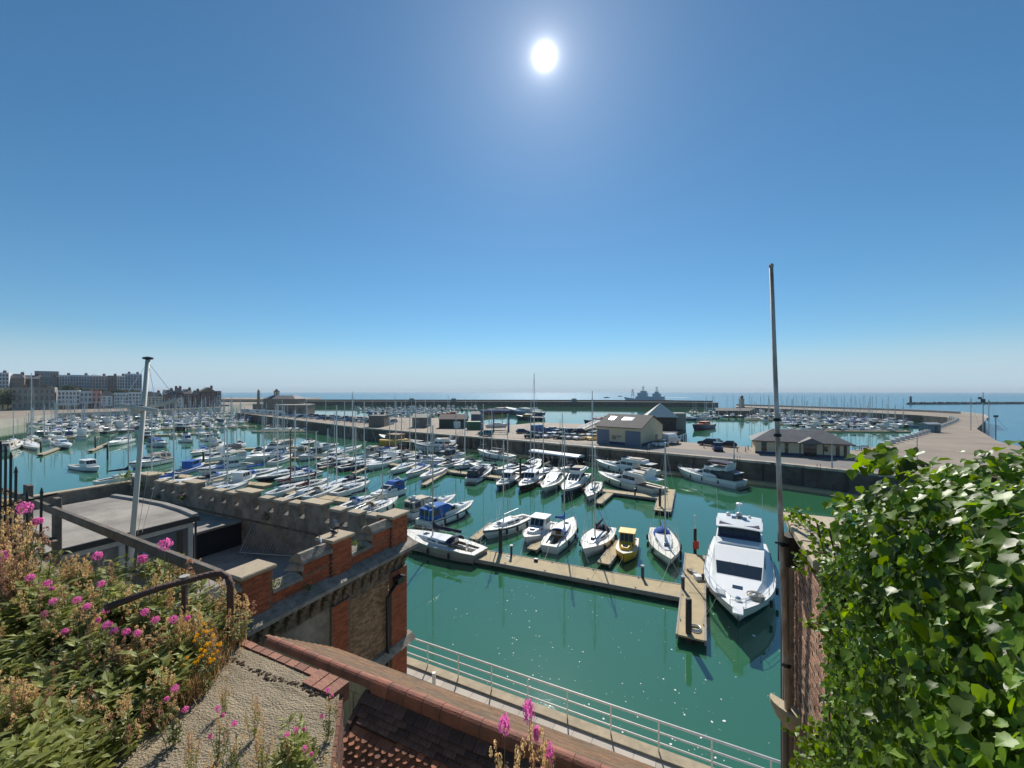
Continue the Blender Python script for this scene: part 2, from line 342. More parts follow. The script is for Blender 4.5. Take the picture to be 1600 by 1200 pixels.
def house(px0, px1, ytop, wallcol, label, off=0.0, base=QZ, depth=11.0, floors=3, nwin=4, roof='parapet', rough=0.8, roofm=None, ground=None, gap=0.1, frames=True, balcony=False, chim=1, name='house', group='buildings along the left shore'):
    s0, s1 = s_of(px0, off), s_of(px1, off); L = s1 - s0 - gap
    p = A0 - nn * off + dd * s0; mid = A0 - nn * off + dd * (s0 + L / 2)
    h = H - (ytop - 612) / F * mid.y - base
    t = thing(name, label, 'building', (p.x, p.y, base), SH_RZ, group)
    wm = mat('render_%.3f_%.3f_%.3f' % wallcol, wallcol, rough, var=0.35, vs=0.35, col2=tuple(c * .7 for c in wallcol), bump=0.1, bs=3)
    rise = 0 if roof == 'parapet' else min(h * 0.28, 4.0); hw = h - rise
    G().box(0, L, 0, depth, -6, hw).build('wall', wm, t)
    r_m = roofm or slate
    if roof == 'parapet':
        g = G(); g.box(-.15, L + .0, -.3, 0.1, hw - .9, hw - .55); g.box(0.3, L - .3, .6, depth - .6, hw + .01, hw + .12); rf = g.build('roof', wm, t)
    elif roof == 'gable':
        g = G(); g.loft([[(-.3, -.3, hw), (-.3, depth + .3, hw), (-.3, depth / 2, h)], [(L + .1, -.3, hw), (L + .1, depth + .3, hw), (L + .1, depth / 2, h)]][::-1]); rf = g.build('roof', r_m, t)
    elif roof == 'front':
        g = G(); g.loft([[(-.2, -.3, hw), (L / 2, -.3, h), (L + .1, -.3, hw)], [(-.2, depth, hw), (L / 2, depth, h), (L + .1, depth, hw)]]); rf = g.build('roof', r_m, t)
    else:
        g = G(); g.loft([[(-.3, -.3, hw), (L + .2, -.3, hw), (L + .2, depth, hw), (-.3, depth, hw)], [(1.5, depth * .3, h), (L - 1.5, depth * .3, h), (L - 1.5, depth * .7, h), (1.5, depth * .7, h)]]); rf = g.build('roof', r_m, t)
    cm = mat('chimney_brick', (0.22, 0.10, 0.06), 0.9)
    for k in range(chim):
        x = L * (k + .5) / chim + (0.3 * L if chim == 1 else 0); g = G(); g.box(x - .9, x + .9, depth * .5 - .4, depth * .5 + .4, -1.2, 1.6, o=(0, 0, h - (0 if roof == 'parapet' else .3)))
        for q in (-.5, 0, .5): g.lathe([(.16, 1.6), (.13, 2.2)], 6, (x + q, depth * .5, h - (0 if roof == 'parapet' else .3)))
        g.build('chimney', cm, rf)
    fh = (hw - 1.2) / floors
    for fl in range(floors):
        if fl == 0 and ground:
            G().box(.3, L - .3, -.12, .05, .1, fh - .9).build('shopfront', glass_far, t)
            g = G(); g.add([(.2, -1.6, fh - .9), (L - .2, -1.6, fh - .9), (L - .2, -.05, fh - .2), (.2, -.05, fh - .2)], [(0, 1, 2, 3)]); g.add([(.2, -1.6, fh - .9), (L - .2, -1.6, fh - .9), (L - .2, -1.6, fh - 1.3), (.2, -1.6, fh - 1.3)], [(3, 2, 1, 0)])
            g.build('awning', ground, t); continue
        for k in range(nwin):
            ww = min(1.5, L / nwin * .5); wh = fh * (.62 if fl < floors - 1 else .5)
            a, b = win_mesh(ww, wh)
            o = link('window', a, t, (L * (k + .5) / nwin, 0, fl * fh + fh * .25 + .5))
            if frames: link('window_frame', b, o)
    if balcony:
        g = G()
        for fl in range(1, floors):
            g.box(.2, L - .2, -1.2, -.05, fl * fh + .3, fl * fh + .42)
            g.box(.2, L - .2, -1.22, -1.17, fl * fh + 1.2, fl * fh + 1.28)
            n = max(2, int(L / 1.2))
            for k in range(n + 1): g.box(.2 + (L - .45) * k / n, .25 + (L - .45) * k / n, -1.2, -1.16, fl * fh + .42, fl * fh + 1.2)
        g.build('balcony', mat('iron_paint', (0.03, 0.04, 0.07), 0.5), t)
    return t
stone = (0.30, 0.275, 0.23); white = (0.80, 0.80, 0.78); cream = (0.74, 0.66, 0.46); pink = (0.66, 0.36, 0.30); brick = (0.26, 0.115, 0.08); pblue = (0.55, 0.64, 0.74)
gold = mat('gold_awning', (0.35, 0.17, 0.03), 0.7); redaw = mat('red_awning', (0.30, 0.02, 0.03), 0.7); dkaw = mat('dark_awning', (0.05, 0.05, 0.06), 0.7)
house(18, 86, 605, stone, 'long grey stone public building with tall dark ground floor openings', floors=3, nwin=8, depth=18, chim=2)
house(90, 125, 610, white, 'white rendered terrace with gold awnings on its ground floor', floors=4, nwin=6, ground=gold)
house(125, 144, 611, (0.62, 0.64, 0.65), 'pale grey house with dark awning left of the pink house', floors=3, nwin=3, ground=dkaw)
house(144, 158, 611, pink, 'narrow pink rendered house between white houses', floors=3, nwin=2, ground=dkaw)
house(158, 176, 611, white, 'tall white house with red awning right of the pink house', floors=4, nwin=2, ground=redaw, roof='hip')
house(178, 201, 614, (0.70, 0.76, 0.80), 'pale blue-white terrace house with small square windows', floors=4, nwin=5)
house(201, 222, 613, (0.78, 0.80, 0.80), 'white terrace house half hidden by the near mast', floors=4, nwin=4)
house(226, 254, 613, cream, 'cream yellow rendered house with awning right of the near mast', floors=4, nwin=5, ground=dkaw, roof='hip')
house(256, 272, 609, brick, 'dark brick house right of the cream yellow house', floors=3, nwin=3, roof='gable')
house(273, 286, 606, (0.15, 0.08, 0.06), 'dark brick house with a corner turret on its roof', floors=3, nwin=2, roof='hip', chim=2)
house(287, 300, 608, brick, 'dark brick house behind a white gable wall', floors=3, nwin=2, roof='gable')
house(301, 313, 610, (0.19, 0.09, 0.06), 'plain red brick house left of the steep gabled one', floors=3, nwin=2, roof='hip')
house(314, 338, 605, (0.16, 0.07, 0.055), 'large red brick house with steep gable at the shore end', floors=3, nwin=3, roof='front', depth=20, roofm=mat('brown_tile_roof', (0.2, 0.15, 0.1), 0.8))
house(339, 346, 611, (0.25, 0.26, 0.28), 'last grey house at the end of the sea front', floors=3, nwin=1, roof='parapet', chim=0)
house(278, 286, 616, (0.62, 0.60, 0.58), 'narrow white gabled house front with one window', off=-8, floors=2, nwin=1, depth=6, roof='front', chim=0)
# clifftop
CB = 19.0
house(-30, 14, 582, (0.66, 0.67, 0.68), 'pale clifftop house block at the left edge', off=46, base=CB, floors=4, nwin=8)
house(15, 38, 584, (0.17, 0.12, 0.09), 'brown brick clifftop house left of the long terrace', off=52, base=CB, floors=3, nwin=4, roof='hip')
house(38, 62, 586, (0.14, 0.11, 0.09), 'dark clifftop house with a broad roof', off=60, base=CB, floors=3, nwin=4, roof='gable')
house(54, 92, 580, (0.34, 0.37, 0.40), 'long pale flat-roofed block rising behind the clifftop houses', off=120, base=CB + 2, floors=3, nwin=8, chim=0)
house(62, 90, 589, (0.20, 0.21, 0.22), 'grey clifftop house close to the long terrace', off=44, base=CB, floors=3, nwin=4)
house(92, 110, 586, (0.74, 0.77, 0.80), 'white end house of the long clifftop terrace', off=44, base=CB, floors=4, nwin=4, balcony=True)
house(110, 140, 586, pblue, 'pale blue middle houses of the long clifftop terrace', off=44, base=CB, floors=4, nwin=7, balcony=True)
house(140, 168, 587, (0.66, 0.57, 0.56), 'faded pink houses of the long clifftop terrace', off=44, base=CB, floors=4, nwin=6, balcony=True)
house(168, 183, 587, (0.30, 0.21, 0.18), 'brown brick house in the long clifftop terrace', off=44, base=CB, floors=4, nwin=3, balcony=True)
house(183, 195, 587, white, 'white narrow house next to the end block of the clifftop terrace', off=44, base=CB, floors=4, nwin=3, balcony=True)
house(195, 222, 584, (0.62, 0.68, 0.76), 'tall balconied end block of the clifftop terrace', off=44, base=CB, floors=5, nwin=6, balcony=True, chim=2)
# clock house on the cross wall
t = thing('clock_house', 'low stone clock house with a cupola at the end of the cross wall', 'building', W(385, 645, QZ), 0.0)
cx = W(470, 645, QZ).x - W(385, 645, QZ).x
clk = mat('clock_house_stone', (0.27, 0.23, 0.18), 0.85, var=0.4, vs=0.4, bump=.1, bs=3)
G().box(0, cx, 6, 18, -1, 5.2).build('wall', clk, t); G().box(cx * .22, cx * .8, 5, 19, -1, 8.4).build('central_block', clk, t)
rf = G().loft([[(cx * .2, 4.6, 8.41), (cx * .82, 4.6, 8.41), (cx * .82, 19.4, 8.41), (cx * .2, 19.4, 8.41)], [(cx * .3, 10, 10.6), (cx * .7, 10, 10.6), (cx * .7, 14, 10.6), (cx * .3, 14, 10.6)]]).build('roof', slate, t)
g = G(); ox = cx * .35
for a, b in ((-1, -1), (1, -1), (1, 1), (-1, 1)): g.box(ox + a * .9 - .25, ox + a * .9 + .25, 12 + b * .9 - .25, 12 + b * .9 + .25, 10.5, 13.0)
g.box(ox - 1.4, ox + 1.4, 10.6, 13.4, 13.0, 13.4); g.lathe([(1.2, 13.4), (1.0, 14.0), (.5, 14.5), (.05, 15)], 10, (ox, 12, 0)); g.build('cupola', clk, t)
for k in range(9):
    a, b = win_mesh(1.2, 1.9); o = link('window', a, t, (cx * (.05 + .9 * k / 8), 5.97 if not .22 < (.05 + .9 * k / 8) < .8 else 4.97, 1.2)); link('window_frame', b, o)
t = thing('obelisk', 'tall slender stone obelisk beside the clock house', 'obelisk', W(404, 644, QZ))
G().box(-1.2, 1.2, -1.2, 1.2, 0, 2).build('plinth', clk, t); G().loft([[(-.75, -.75, 2), (.75, -.75, 2), (.75, .75, 2), (-.75, .75, 2)], [(-.5, -.5, 13.5), (.5, -.5, 13.5), (.5, .5, 13.5), (-.5, .5, 13.5)], [(-.03, -.03, 14.6), (.03, -.03, 14.6), (.03, .03, 14.6), (-.03, .03, 14.6)]]).build('shaft', clk, t)
t = thing('warehouse', 'flat-roofed grey stone warehouse on the cross wall beside the clock house', 'building', W(428, 647, QZ))
wx = W(470, 648, QZ).x - W(428, 647, QZ).x
G().box(0, wx, 0, 10, -1, 5.0).build('wall', clk, t); G().box(-.2, wx + .2, -.2, 10.2, 5.01, 5.4).build('roof', chalk, t)
for k in range(3): link('window', win_mesh(1.2, 1.6)[0], t, (wx * (.2 + .3 * k), -.01, 1.6))
# ------------------------------------------------------------------ boats: a kit that makes lists of (part name, mesh, index of parent part)
class Boat:
    def __init__(s, L, B, fb=0.9, bow=1.35, stern=0.85, kind='sail', rake=0.10, flare=0.86, n=11):
        s.L, s.B, s.fb, s.bow, s.stern, s.kind, s.rake, s.flare, s.n = L, B, fb, bow, stern, kind, rake, flare, n; s.T = []
    def add(s, name, g, m, par=None, smooth=False):
        s.T.append((name, g.mesh(name, m, smooth), par)); return len(s.T) - 1
    def x(s, t): return -s.L / 2 + s.L * t
    def w(s, t):
        if s.kind == 'sail': f = (0.66 + 0.34 * math.sin(min(1, t / .45) * math.pi / 2)) if t < .45 else 1 - max(0, (t - .45) / .55) ** 2.1
        elif s.kind == 'dink': f = 0.8 + .2 * math.sin(min(1, t / .4) * math.pi / 2) if t < .4 else 1 - max(0, (t - .4) / .6) ** 2.6
        else: f = (0.90 + 0.10 * math.sin(min(1, t / .5) * math.pi / 2)) if t < .5 else 1 - max(0, (t - .5) / .5) ** 2.5
        return max(0.03, s.B / 2 * f)
    def z(s, t):
        a = s.fb + (s.bow - 1) * s.fb * max(0, (t - .3) / .7) ** 1.8
        return a + (s.stern - 1) * s.fb * max(0, (.35 - t) / .35) ** 1.5
    def side(s, t, f):
        """point on the topsides: f=0 at the deck edge, 1 at the waterline, 2 under water"""
        w, z = s.w(t), s.z(t); xd = s.x(t)
        xw = -s.L / 2 + s.L * (.03 + t * (.97 - s.rake))
        P = [(xd, w, z), (xd * .62 + xw * .38, w * (.985 if t < .8 else .90), z * .5), (xw, w * s.flare * (1 if t < .7 else 1 - .5 * (t - .7) / .3), 0.0), (xw * .96, w * .35, -0.45)]
        q = [0, .5, 1, 2]
        for i in range(3):
            if f <= q[i + 1]:
                u = (f - q[i]) / (q[i + 1] - q[i]); return Vector(tuple(P[i][k] * (1 - u) + P[i + 1][k] * u for k in range(3)))
        return Vector(P[3])
    def ts(s): return [1 - (1 - i / s.n) ** 1.15 for i in range(s.n + 1)]
    def hull(s, m, stripe=None, boot=None, gun=None, sm=True):
        secs = []
        for t in s.ts():
            a = [s.side(t, f) for f in (0, .25, .5, .75, 1, 2)]
            secs.append(a + [Vector((p.x, -p.y, p.z)) for p in a[::-1]])
        g = G(); g.loft(secs, cap=False, close=False); n = len(secs[0])
        g.add(secs[0], [tuple(range(n))]); h = s.add('hull', g, m, smooth=False)
        for name, f0, f1, mm in (('side_stripe', .10, .22, stripe), ('boot_stripe', .86, .99, boot), ('gunwale', -.01, .07, gun)):
            if mm:
                g = G()
                for sg in (1, -1):
                    ring = []
                    for t in s.ts():
                        p, q = s.side(t, max(0, f0)), s.side(t, f1); e = .018
                        ring.append([(p.x + e * .5, sg * (p.y + e), p.z + (.02 if f0 < 0 else 0)), (q.x + e * .5, sg * (q.y + e), q.z)])
                    g.loft([r if sg > 0 else r[::-1] for r in ring], cap=False, close=False)
                s.add(name, g, mm, h)
        return h
    def deck(s, m, c0=None, c1=None, cw=.6, depth=.45, cm=None):
        g = G(); ts = s.ts()
        if c0 is not None: ts = sorted(set(ts + [c0, c1]))
        for a, b in zip(ts, ts[1:]):
            za, zb = s.z(a) - .02, s.z(b) - .02; wa, wb = s.w(a) * .99, s.w(b) * .99
            if c0 is not None and a >= c0 - 1e-6 and b <= c1 + 1e-6:
                ia, ib = s.w(a) * cw, s.w(b) * cw
                g.quad((s.x(a), -wa, za), (s.x(b), -wb, zb), (s.x(b), -ib, zb), (s.x(a), -ia, za))
                g.quad((s.x(a), ia, za), (s.x(b), ib, zb), (s.x(b), wb, zb), (s.x(a), wa, za))
            else: g.quad((s.x(a), -wa, za), (s.x(b), -wb, zb), (s.x(b), wb, zb), (s.x(a), wa, za))
        s.add('deck', g, m)
        if c0 is not None:
            g = G(); ia, ib = s.w(c0) * cw, s.w(c1) * cw; za, zb = s.z(c0) - .02, s.z(c1) - .02; zf = min(za, zb) - depth
            A = [(s.x(c0), -ia), (s.x(c1), -ib), (s.x(c1), ib), (s.x(c0), ia)]; Z = [za, zb, zb, za]
            for i in range(4):
                j = (i + 1) % 4; g.quad((*A[i], Z[i]), (*A[j], Z[j]), (*A[j], zf), (*A[i], zf))
            g.add([(*p, zf) for p in A], [(0, 1, 2, 3)]); k = s.add('cockpit', g, cm or m)
            g = G()
            for sg in (1, -1): g.prism([(s.x(c0) + .05, sg * ia * .96), (s.x(c1) - .05, sg * ib * .96), (s.x(c1) - .05, sg * ib * .55), (s.x(c0) + .05, sg * ia * .55)], zf + .02, zf + depth * .7)
            s.add('bench', g, m, k)
    def lof(s, secs, name, m, par=None):
        """secs: (t, half width at foot, half width at top, foot above deck, top above deck)"""
        rr = []
        for t, wb, wt, zb, zt in secs:
            x = s.x(t); z = s.z(t); rr.append([(x, wb, z + zb), (x, wt, z + zt), (x, -wt, z + zt), (x, -wb, z + zb)])
        return s.add(name, G().loft(rr), m, par)
    def sidewin(s, secs, i, u0, u1, f0, f1, par, m=None, name='window', n=1, gap=.12):
        a, b = secs[i], secs[i + 1]
        def P(u, f, sg, e=.015):
            t = a[0] + (b[0] - a[0]) * u; L_ = [a[k] + (b[k] - a[k]) * u for k in range(5)]
            return (s.x(t), sg * (L_[1] + (L_[2] - L_[1]) * f + e), s.z(a[0]) * (1 - u) + s.z(b[0]) * u + L_[3] + (L_[4] - L_[3]) * f)
        for sg in (1, -1):
            for k in range(n):
                du = (u1 - u0) / n; p0 = u0 + k * du; p1 = p0 + du * (1 - gap)
                q = [P(p0, f0, sg), P(p1, f0, sg), P(p1, f1, sg), P(p0, f1, sg)]
                s.add(name, G().quad(*(q if sg < 0 else q[::-1])), m or glassd, par)
    def topwin(s, secs, i, u0, u1, wf, par, m=None, name='windscreen', n=1):
        a, b = secs[i], secs[i + 1]
        def P(u, v):
            t = a[0] + (b[0] - a[0]) * u; wt = (a[2] + (b[2] - a[2]) * u) * wf
            return Vector((s.x(t), wt * v, s.z(a[0]) * (1 - u) + s.z(b[0]) * u + a[4] + (b[4] - a[4]) * u))
        e = (P(1, 1) - P(0, 1)).cross(P(0, 1) - P(0, -1)).normalized() * .018
        if e.z < 0: e = -e
        for k in range(n):
            v0 = -1 + 2 * k / n + (.03 if n > 1 else 0); v1 = -1 + 2 * (k + 1) / n - (.03 if n > 1 else 0)
            s.add(name, G().quad(P(u0, v0) + e, P(u0, v1) + e, P(u1, v1) + e, P(u1, v0) + e), m or glassd, par)
    def rail(s, t0, t1, h=.6, bow=True, r=.016, mid=True):
        g = G(); n = 7; P = []
        for sg in (1, -1):
            row = []
            for k in range(n + 1):
                t = t0 + (t1 - t0) * k / n; y = sg * s.w(t) * .95; z = s.z(t)
                g.tube([(s.x(t), y, z - .03), (s.x(t), y, z + h)], r, 4); row.append((s.x(t), y, z + h))
            g.tube(row, r, 4)
            if mid: g.tube([(a, b, c - h * .45) for a, b, c in row], r * .6, 3)
            P.append(row[-1])
        if bow: g.tube([P[0], (s.x(min(1, t1 + .03)), 0, s.z(1) + h), P[1]], r, 4)
        s.add('guard_rail', g, steel)
    def rig(s, tm=.58, hm=None, bl=.36, cover=None, spreaders=1, mm=None, boomz=1.1, stays=True, mr=.075, furl=None, boomup=0.0):
        hm = hm or 1.18 * s.L; x = s.x(tm); z0 = s.z(tm); mm = mm or alu
        g = G(); g.tube([(x, 0, z0 - .05), (x, 0, z0 + hm)], mr, 6, mr * .75); g.box(x - .12, x + .3, -.05, .05, z0 + hm, z0 + hm + .05)
        k = s.add('mast', g, mm)
        g = G()
        for q in range(spreaders):
            zz = z0 + hm * (q + 1) / (spreaders + 1) * 1.05
            g.tube([(x, -s.B * .27, zz), (x, s.B * .27, zz)], .035, 4)
        s.add('spreader', g, mm, k)
        xb = x - s.L * bl; zb = z0 + boomz
        g = G(); g.tube([(x - .1, 0, zb), (xb, 0, zb + .08 + boomup)], .055, 6); b = s.add('boom', g, mm)
        if cover:
            secs = []
            for i in range(8):
                u = i / 7; rr = (.20 - .10 * u) * (1 + .12 * math.sin(i * 2.3)) * (s.L / 9) ** .5; xx = x - .05 - (s.L * bl * .97) * u
                zc = zb + .12 + (.08 + boomup) * u + (rr * .8 if i == 0 else 0)
                secs.append([(xx, rr * .62 * math.cos(a * math.pi / 4), zc + rr * (1.25 if i else 2.4) * math.sin(a * math.pi / 4)) for a in range(8)])
            s.add('sail_cover', G().loft(secs), cover, b, True)
        if stays:
            g = G(); top = (x, 0, z0 + hm * .97); r = .013
            g.tube([(s.x(.985), 0, s.z(.98)), top], r if not furl else .05, 4); g.tube([(s.x(.01), 0, s.z(0)), top], r, 3)
            for sg in (1, -1):
                q = (x, sg * s.B * .27, z0 + hm * .55); w = s.w(tm) * .95
                g.tube([(x - .15, sg * w, z0), q, top], r, 3); g.tube([(x - .5, sg * w, z0), (x, 0, z0 + hm * .52)], r, 3)
            s.add('rigging', g, furl or steel, k)
    def hood(s, t0, t1, w, h, m, name='spray_hood'):
        secs = []
        for t, hh in ((t1, .05), (t1 * .6 + t0 * .4, h * .8), (t0 + .01, h), (t0, h)):
            secs.append([(s.x(t), w * math.cos(a * math.pi / 6), s.z(t) + .2 + (hh) * math.sin(a * math.pi / 6)) for a in range(7)])
        g = G().loft(secs, cap=False, close=False); s.add(name, g, m, None, True)
    def fenders(s, n=3, ts=None):
        for t in (ts or [.25, .5, .7][:n]):
            for sg in (1, -1):
                p = s.side(t, .45); g = G().lathe([(.02, -.32), (.12, -.25), (.12, .25), (.02, .32)], 6, (p.x, sg * (p.y + .13), p.z)); g.tube([(p.x, sg * (p.y + .13), p.z + .3), (p.x, sg * p.y * .98, s.z(t) + .3)], .012, 3)
                s.add('fender', g, rubber)
def sloop(L=9.2, B=3.0, hm=None, hullm=gel, stripe=navy, boot=navy, cover=navycv, hood=navycv, dk=None, cab=None, mast=None, detail=2, boom=.36, furl=None, fb=.95, tm=.58, mh=1.18, wheel=False, wood=False, stow=0.0):
    b = Boat(L, B, fb, 1.28, .92, 'sail'); b.hull(hullm, stripe, boot, (alu if detail > 1 else None)); b.deck(dk or deckm, .06, .33, .55, .5, teak if wood else None)
    secs = [(.33, B * .29, B * .25, -.02, .42), (.45, B * .30, B * .26, -.02, .42), (.62, B * .24, B * .19, -.02, .34), (.76, B * .12, B * .07, -.02, .06)]
    k = b.lof(secs, 'cabin', cab or hullm if hullm in (gel, gel_cream) else gel)
    b.sidewin(secs, 0, .1, .95, .35, .8, k); b.sidewin(secs, 1, .1, .8, .35, .75, k, n=2)
    if detail > 1:
        b.add('hatch', G().box(b.x(.64), b.x(.64) + .5, -.25, .25, b.z(.64) + .3, b.z(.64) + .36), glassd, k)
        b.add('companionway', G().box(b.x(.33) - .02, b.x(.33) + .5, -.3, .3, b.z(.33) + .1, b.z(.33) + .48), mat('hatch_wood', (.2, .1, .04), .5), k)
        b.rail(.03, .93); b.fenders(3)
        g = G()
        if wheel: g.tube([(b.x(.14) + .05 * 0, .42 * math.cos(a * math.pi / 6), b.z(.14) + .25 + .42 * math.sin(a * math.pi / 6)) for a in range(13)], .025, 4); g.box(b.x(.15), b.x(.15) + .2, -.12, .12, b.z(.15) - .5, b.z(.15) + .4)
        else: g.tube([(b.x(.07), 0, b.z(.07) + .1), (b.x(.2), .1, b.z(.2) + .2)], .03, 4)
        b.add('helm', g, steel)
    if hood: b.hood(.27, .38, B * .30, .75, hood)
    b.rig(tm, hm or mh * L, boom, cover, 2 if L > 10 else 1, mast, 1.15, True, .065 + L * .002 if detail > 1 else .12, furl, stow)
    return b.T
def motor(L=9, B=3.1, hullm=gel, stripe=navy, boot=navy, fly=False, canopy=None, detail=2, fb=1.05, arch=True, hard=False, dk=None, sup=None, bimini=None):
    b = Boat(L, B, fb, 1.42, .95, 'motor', .13, .84); b.hull(hullm, stripe, boot, None); b.deck(dk or deckm, .04, .30, .78, .6, teak if detail > 1 else None)
    sup = sup or gel; hh = .95 if not fly else 1.25
    secs = [(.30, B * .37, B * .32, -.02, hh), (.50, B * .37, B * .31, -.02, hh), (.62, B * .35, B * .27, -.02, .42), (.80, B * .22, B * .14, -.02, .22), (.92, B * .08, B * .04, -.02, .02)]
    k = b.lof(secs, 'cabin', sup)
    b.sidewin(secs, 0, .04, 1.0, .45, .9, k, n=2, gap=.06); b.sidewin(secs, 1, .05, .75, .35, .72, k)
    b.topwin(secs, 1, .06, .95, .92, k, n=3 if detail > 1 else 1)
    if detail > 1:
        b.add('hatch', G().box(b.x(.70), b.x(.70) + .55, -.3, .3, b.z(.70) + .30, b.z(.70) + .37), glassd, k); b.rail(.55, .95, .55, True, .018, False); b.fenders(3)
        b.add('swim_platform', G().box(b.x(0) - .7, b.x(0) - .01, -B * .38, B * .38, .18, .28), teak)
    if fly:
        s2 = [(.16, B * .33, B * .35, hh + .0, hh + .55), (.40, B * .33, B * .35, hh + .02, hh + .60), (.50, B * .24, B * .27, hh + .02, hh + .62)]
        f = b.lof(s2, 'flybridge', sup); b.add('fly_seat', G().box(b.x(.2), b.x(.36), -B * .25, B * .25, b.z(.3) + hh + .56, b.z(.3) + hh + .75), beigecv, f)
        b.add('fly_screen', G().quad((b.x(.5), -B * .27, b.z(.5) + hh + .6), (b.x(.5), B * .27, b.z(.5) + hh + .6), (b.x(.45), B * .27, b.z(.5) + hh + 1.0), (b.x(.45), -B * .27, b.z(.5) + hh + 1.0)), glassd, f)
        b.add('aft_overhang', G().box(b.x(.03), b.x(.30), -B * .33, B * .33, b.z(.2) + hh - .08, b.z(.2) + hh + .0), sup, k)
    if arch:
        zt = b.z(.2) + (hh + .5 if fly else .1); g = G(); ah = 1.0 if fly else 1.5
        g.loft([[(b.x(.16) + d, y, zt + zz) for d, y, zz in ((0, sg * B * .40, -.1), (.35, sg * B * .40, -.1))] + [(b.x(.16) + d - .35, y, zt + zz) for d, y, zz in ((.25, sg * B * .3, ah), (0, sg * B * .3, ah))] for sg in (-1, 1)])
        b.add('radar_arch', g, sup); b.add('radar_dome', G().lathe([(.3, 0), (.34, .1), (.25, .24), (.03, .28)], 10, (b.x(.16) - .15, 0, zt + ah + .01)), gel)
    if canopy:
        secs = [(.05, B * .40, B * .33, .05, 1.25), (.20, B * .41, B * .34, .05, 1.5), (.36, B * .38, B * .30, .6, 1.45), (.44, B * .33, B * .28, hh, hh + .08)]
        c = b.lof(secs, 'canopy', canopy); b.sidewin(secs, 0, .15, .9, .3, .85, c, m=mat('clear_vinyl', (.05, .055, .06), .15)); b.sidewin(secs, 1, .1, .85, .3, .85, c, m=MATS['clear_vinyl'])
        x0 = b.x(.05) - .02; z = b.z(.05); b.add('window', G().quad((x0, -B * .30, z + .4), (x0, -B * .26, z + 1.1), (x0, B * .26, z + 1.1), (x0, B * .30, z + .4)), MATS['clear_vinyl'], c)
    if bimini:
        z = b.z(.3) + hh + (1.7 if fly else 1.0); g = G().loft([[(b.x(t), y * B * .33, z + dz - .12 * abs(y) ** 2) for y in (-1, -.5, 0, .5, 1)] for t, dz in ((.14, -.05), (.28, .06), (.44, -.03))], cap=False, close=False)
        for sg in (1, -1):
            for t in (.15, .43): g.tube([(b.x(t), sg * B * .32, z - .1), (b.x(.3), sg * B * .33, z - 1.2)], .02, 4)
        b.add('bimini', g, bimini)
    return b.T
def wheelhouse(L=6, B=2.3, hullm=gel, boot=blackp, cab=gel, roof=None, detail=2, aft=True, trim=None, fb=.8, mast=False, stripe=None):
    """small boat with an upright wheelhouse; aft=False puts it forward as on a fishing boat"""
    b = Boat(L, B, fb, 1.5, 1.0, 'motor', .08, .88); b.hull(hullm, stripe, boot, trim); b.deck(deckm, .05, .36, .78, .45)
    c = .36 if aft else .52
    if aft:
        s1 = [(c + .14, B * .34, B * .30, -.02, .55), (c + .30, B * .30, B * .24, -.02, .5), (c + .42, B * .2, B * .12, -.02, .3)]
        k1 = b.lof(s1, 'fore_cabin', cab); b.sidewin(s1, 0, .15, .85, .35, .8, k1, n=2); b.topwin(s1, 1, .25, .85, .7, k1, name='front_window')
    secs = [(c - .08, B * .36, B * .34, -.02, 1.35), (c + .14, B * .36, B * .33, -.02, 1.4), (c + .20, B * .34, B * .34, -.02, .5)]
    k = b.lof(secs, 'wheelhouse', cab); b.sidewin(secs, 0, .05, .95, .52, .9, k, n=3); b.topwin(secs, 1, .1, .92, .9, k, n=3)
    z = b.z(c) + 1.36; b.add('roof', G().box(b.x(c - .11), b.x(c + .17), -B * .38, B * .38, z + .03, z + .12), roof or cab, k)
    if mast: g = G(); g.tube([(b.x(c), 0, z), (b.x(c), 0, z + 2.6)], .04, 5); g.tube([(b.x(c), -.5, z + 1.6), (b.x(c), .5, z + 1.6)], .025, 4); b.add('mast', g, alu)
    if detail > 1: b.rail(.6, .95, .5, True, .018, False); b.fenders(2)
    return b.T
def dinghy(L=3.2, B=1.6, m=None):
    b = Boat(L, B, .38, 1.3, 1, 'dink', .06, .9, 8); g = G(); m = m or mat('dinghy_grey', (.40, .41, .42), .6)
    for sg in (1, -1): g.tube([(b.x(t), sg * b.w(t) * .82, .25 + .12 * t * t) for t in [i / 8 for i in range(9)]], .2, 8)
    b.add('tube', g, m, None, True); b.add('floor', G().prism([(b.x(t), s * b.w(t) * .75) for s in (1,) for t in (0, .4, .8, .97)] + [(b.x(t), -b.w(t) * .75) for t in (.97, .8, .4, 0)], .08, .14), gel_grey)
    b.add('outboard', G().box(b.x(0) - .25, b.x(0) + .1, -.14, .14, .2, .75), blackp); return b.T
def place(T, loc, rz, label, cat='boat', group=None, name='boat'):
    root = thing(name, label, cat, loc, rz, group); ob = []
    for nm, me, par in T:
        o = link(nm, me, ob[par] if par is not None else root); ob.append(o)
        if nm in ('foliage', 'seed_head', 'flower_head', 'stems', 'leaves'): o['kind'] = 'stuff'
    return root
def between(bow, stern, z=0.0):
    a, b = W(*bow, z), W(*stern, z); d = a - b
    return (a + b) / 2, math.atan2(d.y, d.x), d.length
def near(bow, stern, make, label, cat='sailing boat', name='sailing_boat', group=None, **kw):
    c, rz, L = between(bow, stern)
    return place(make(L=L, **kw), c, rz, label, cat, group, name)
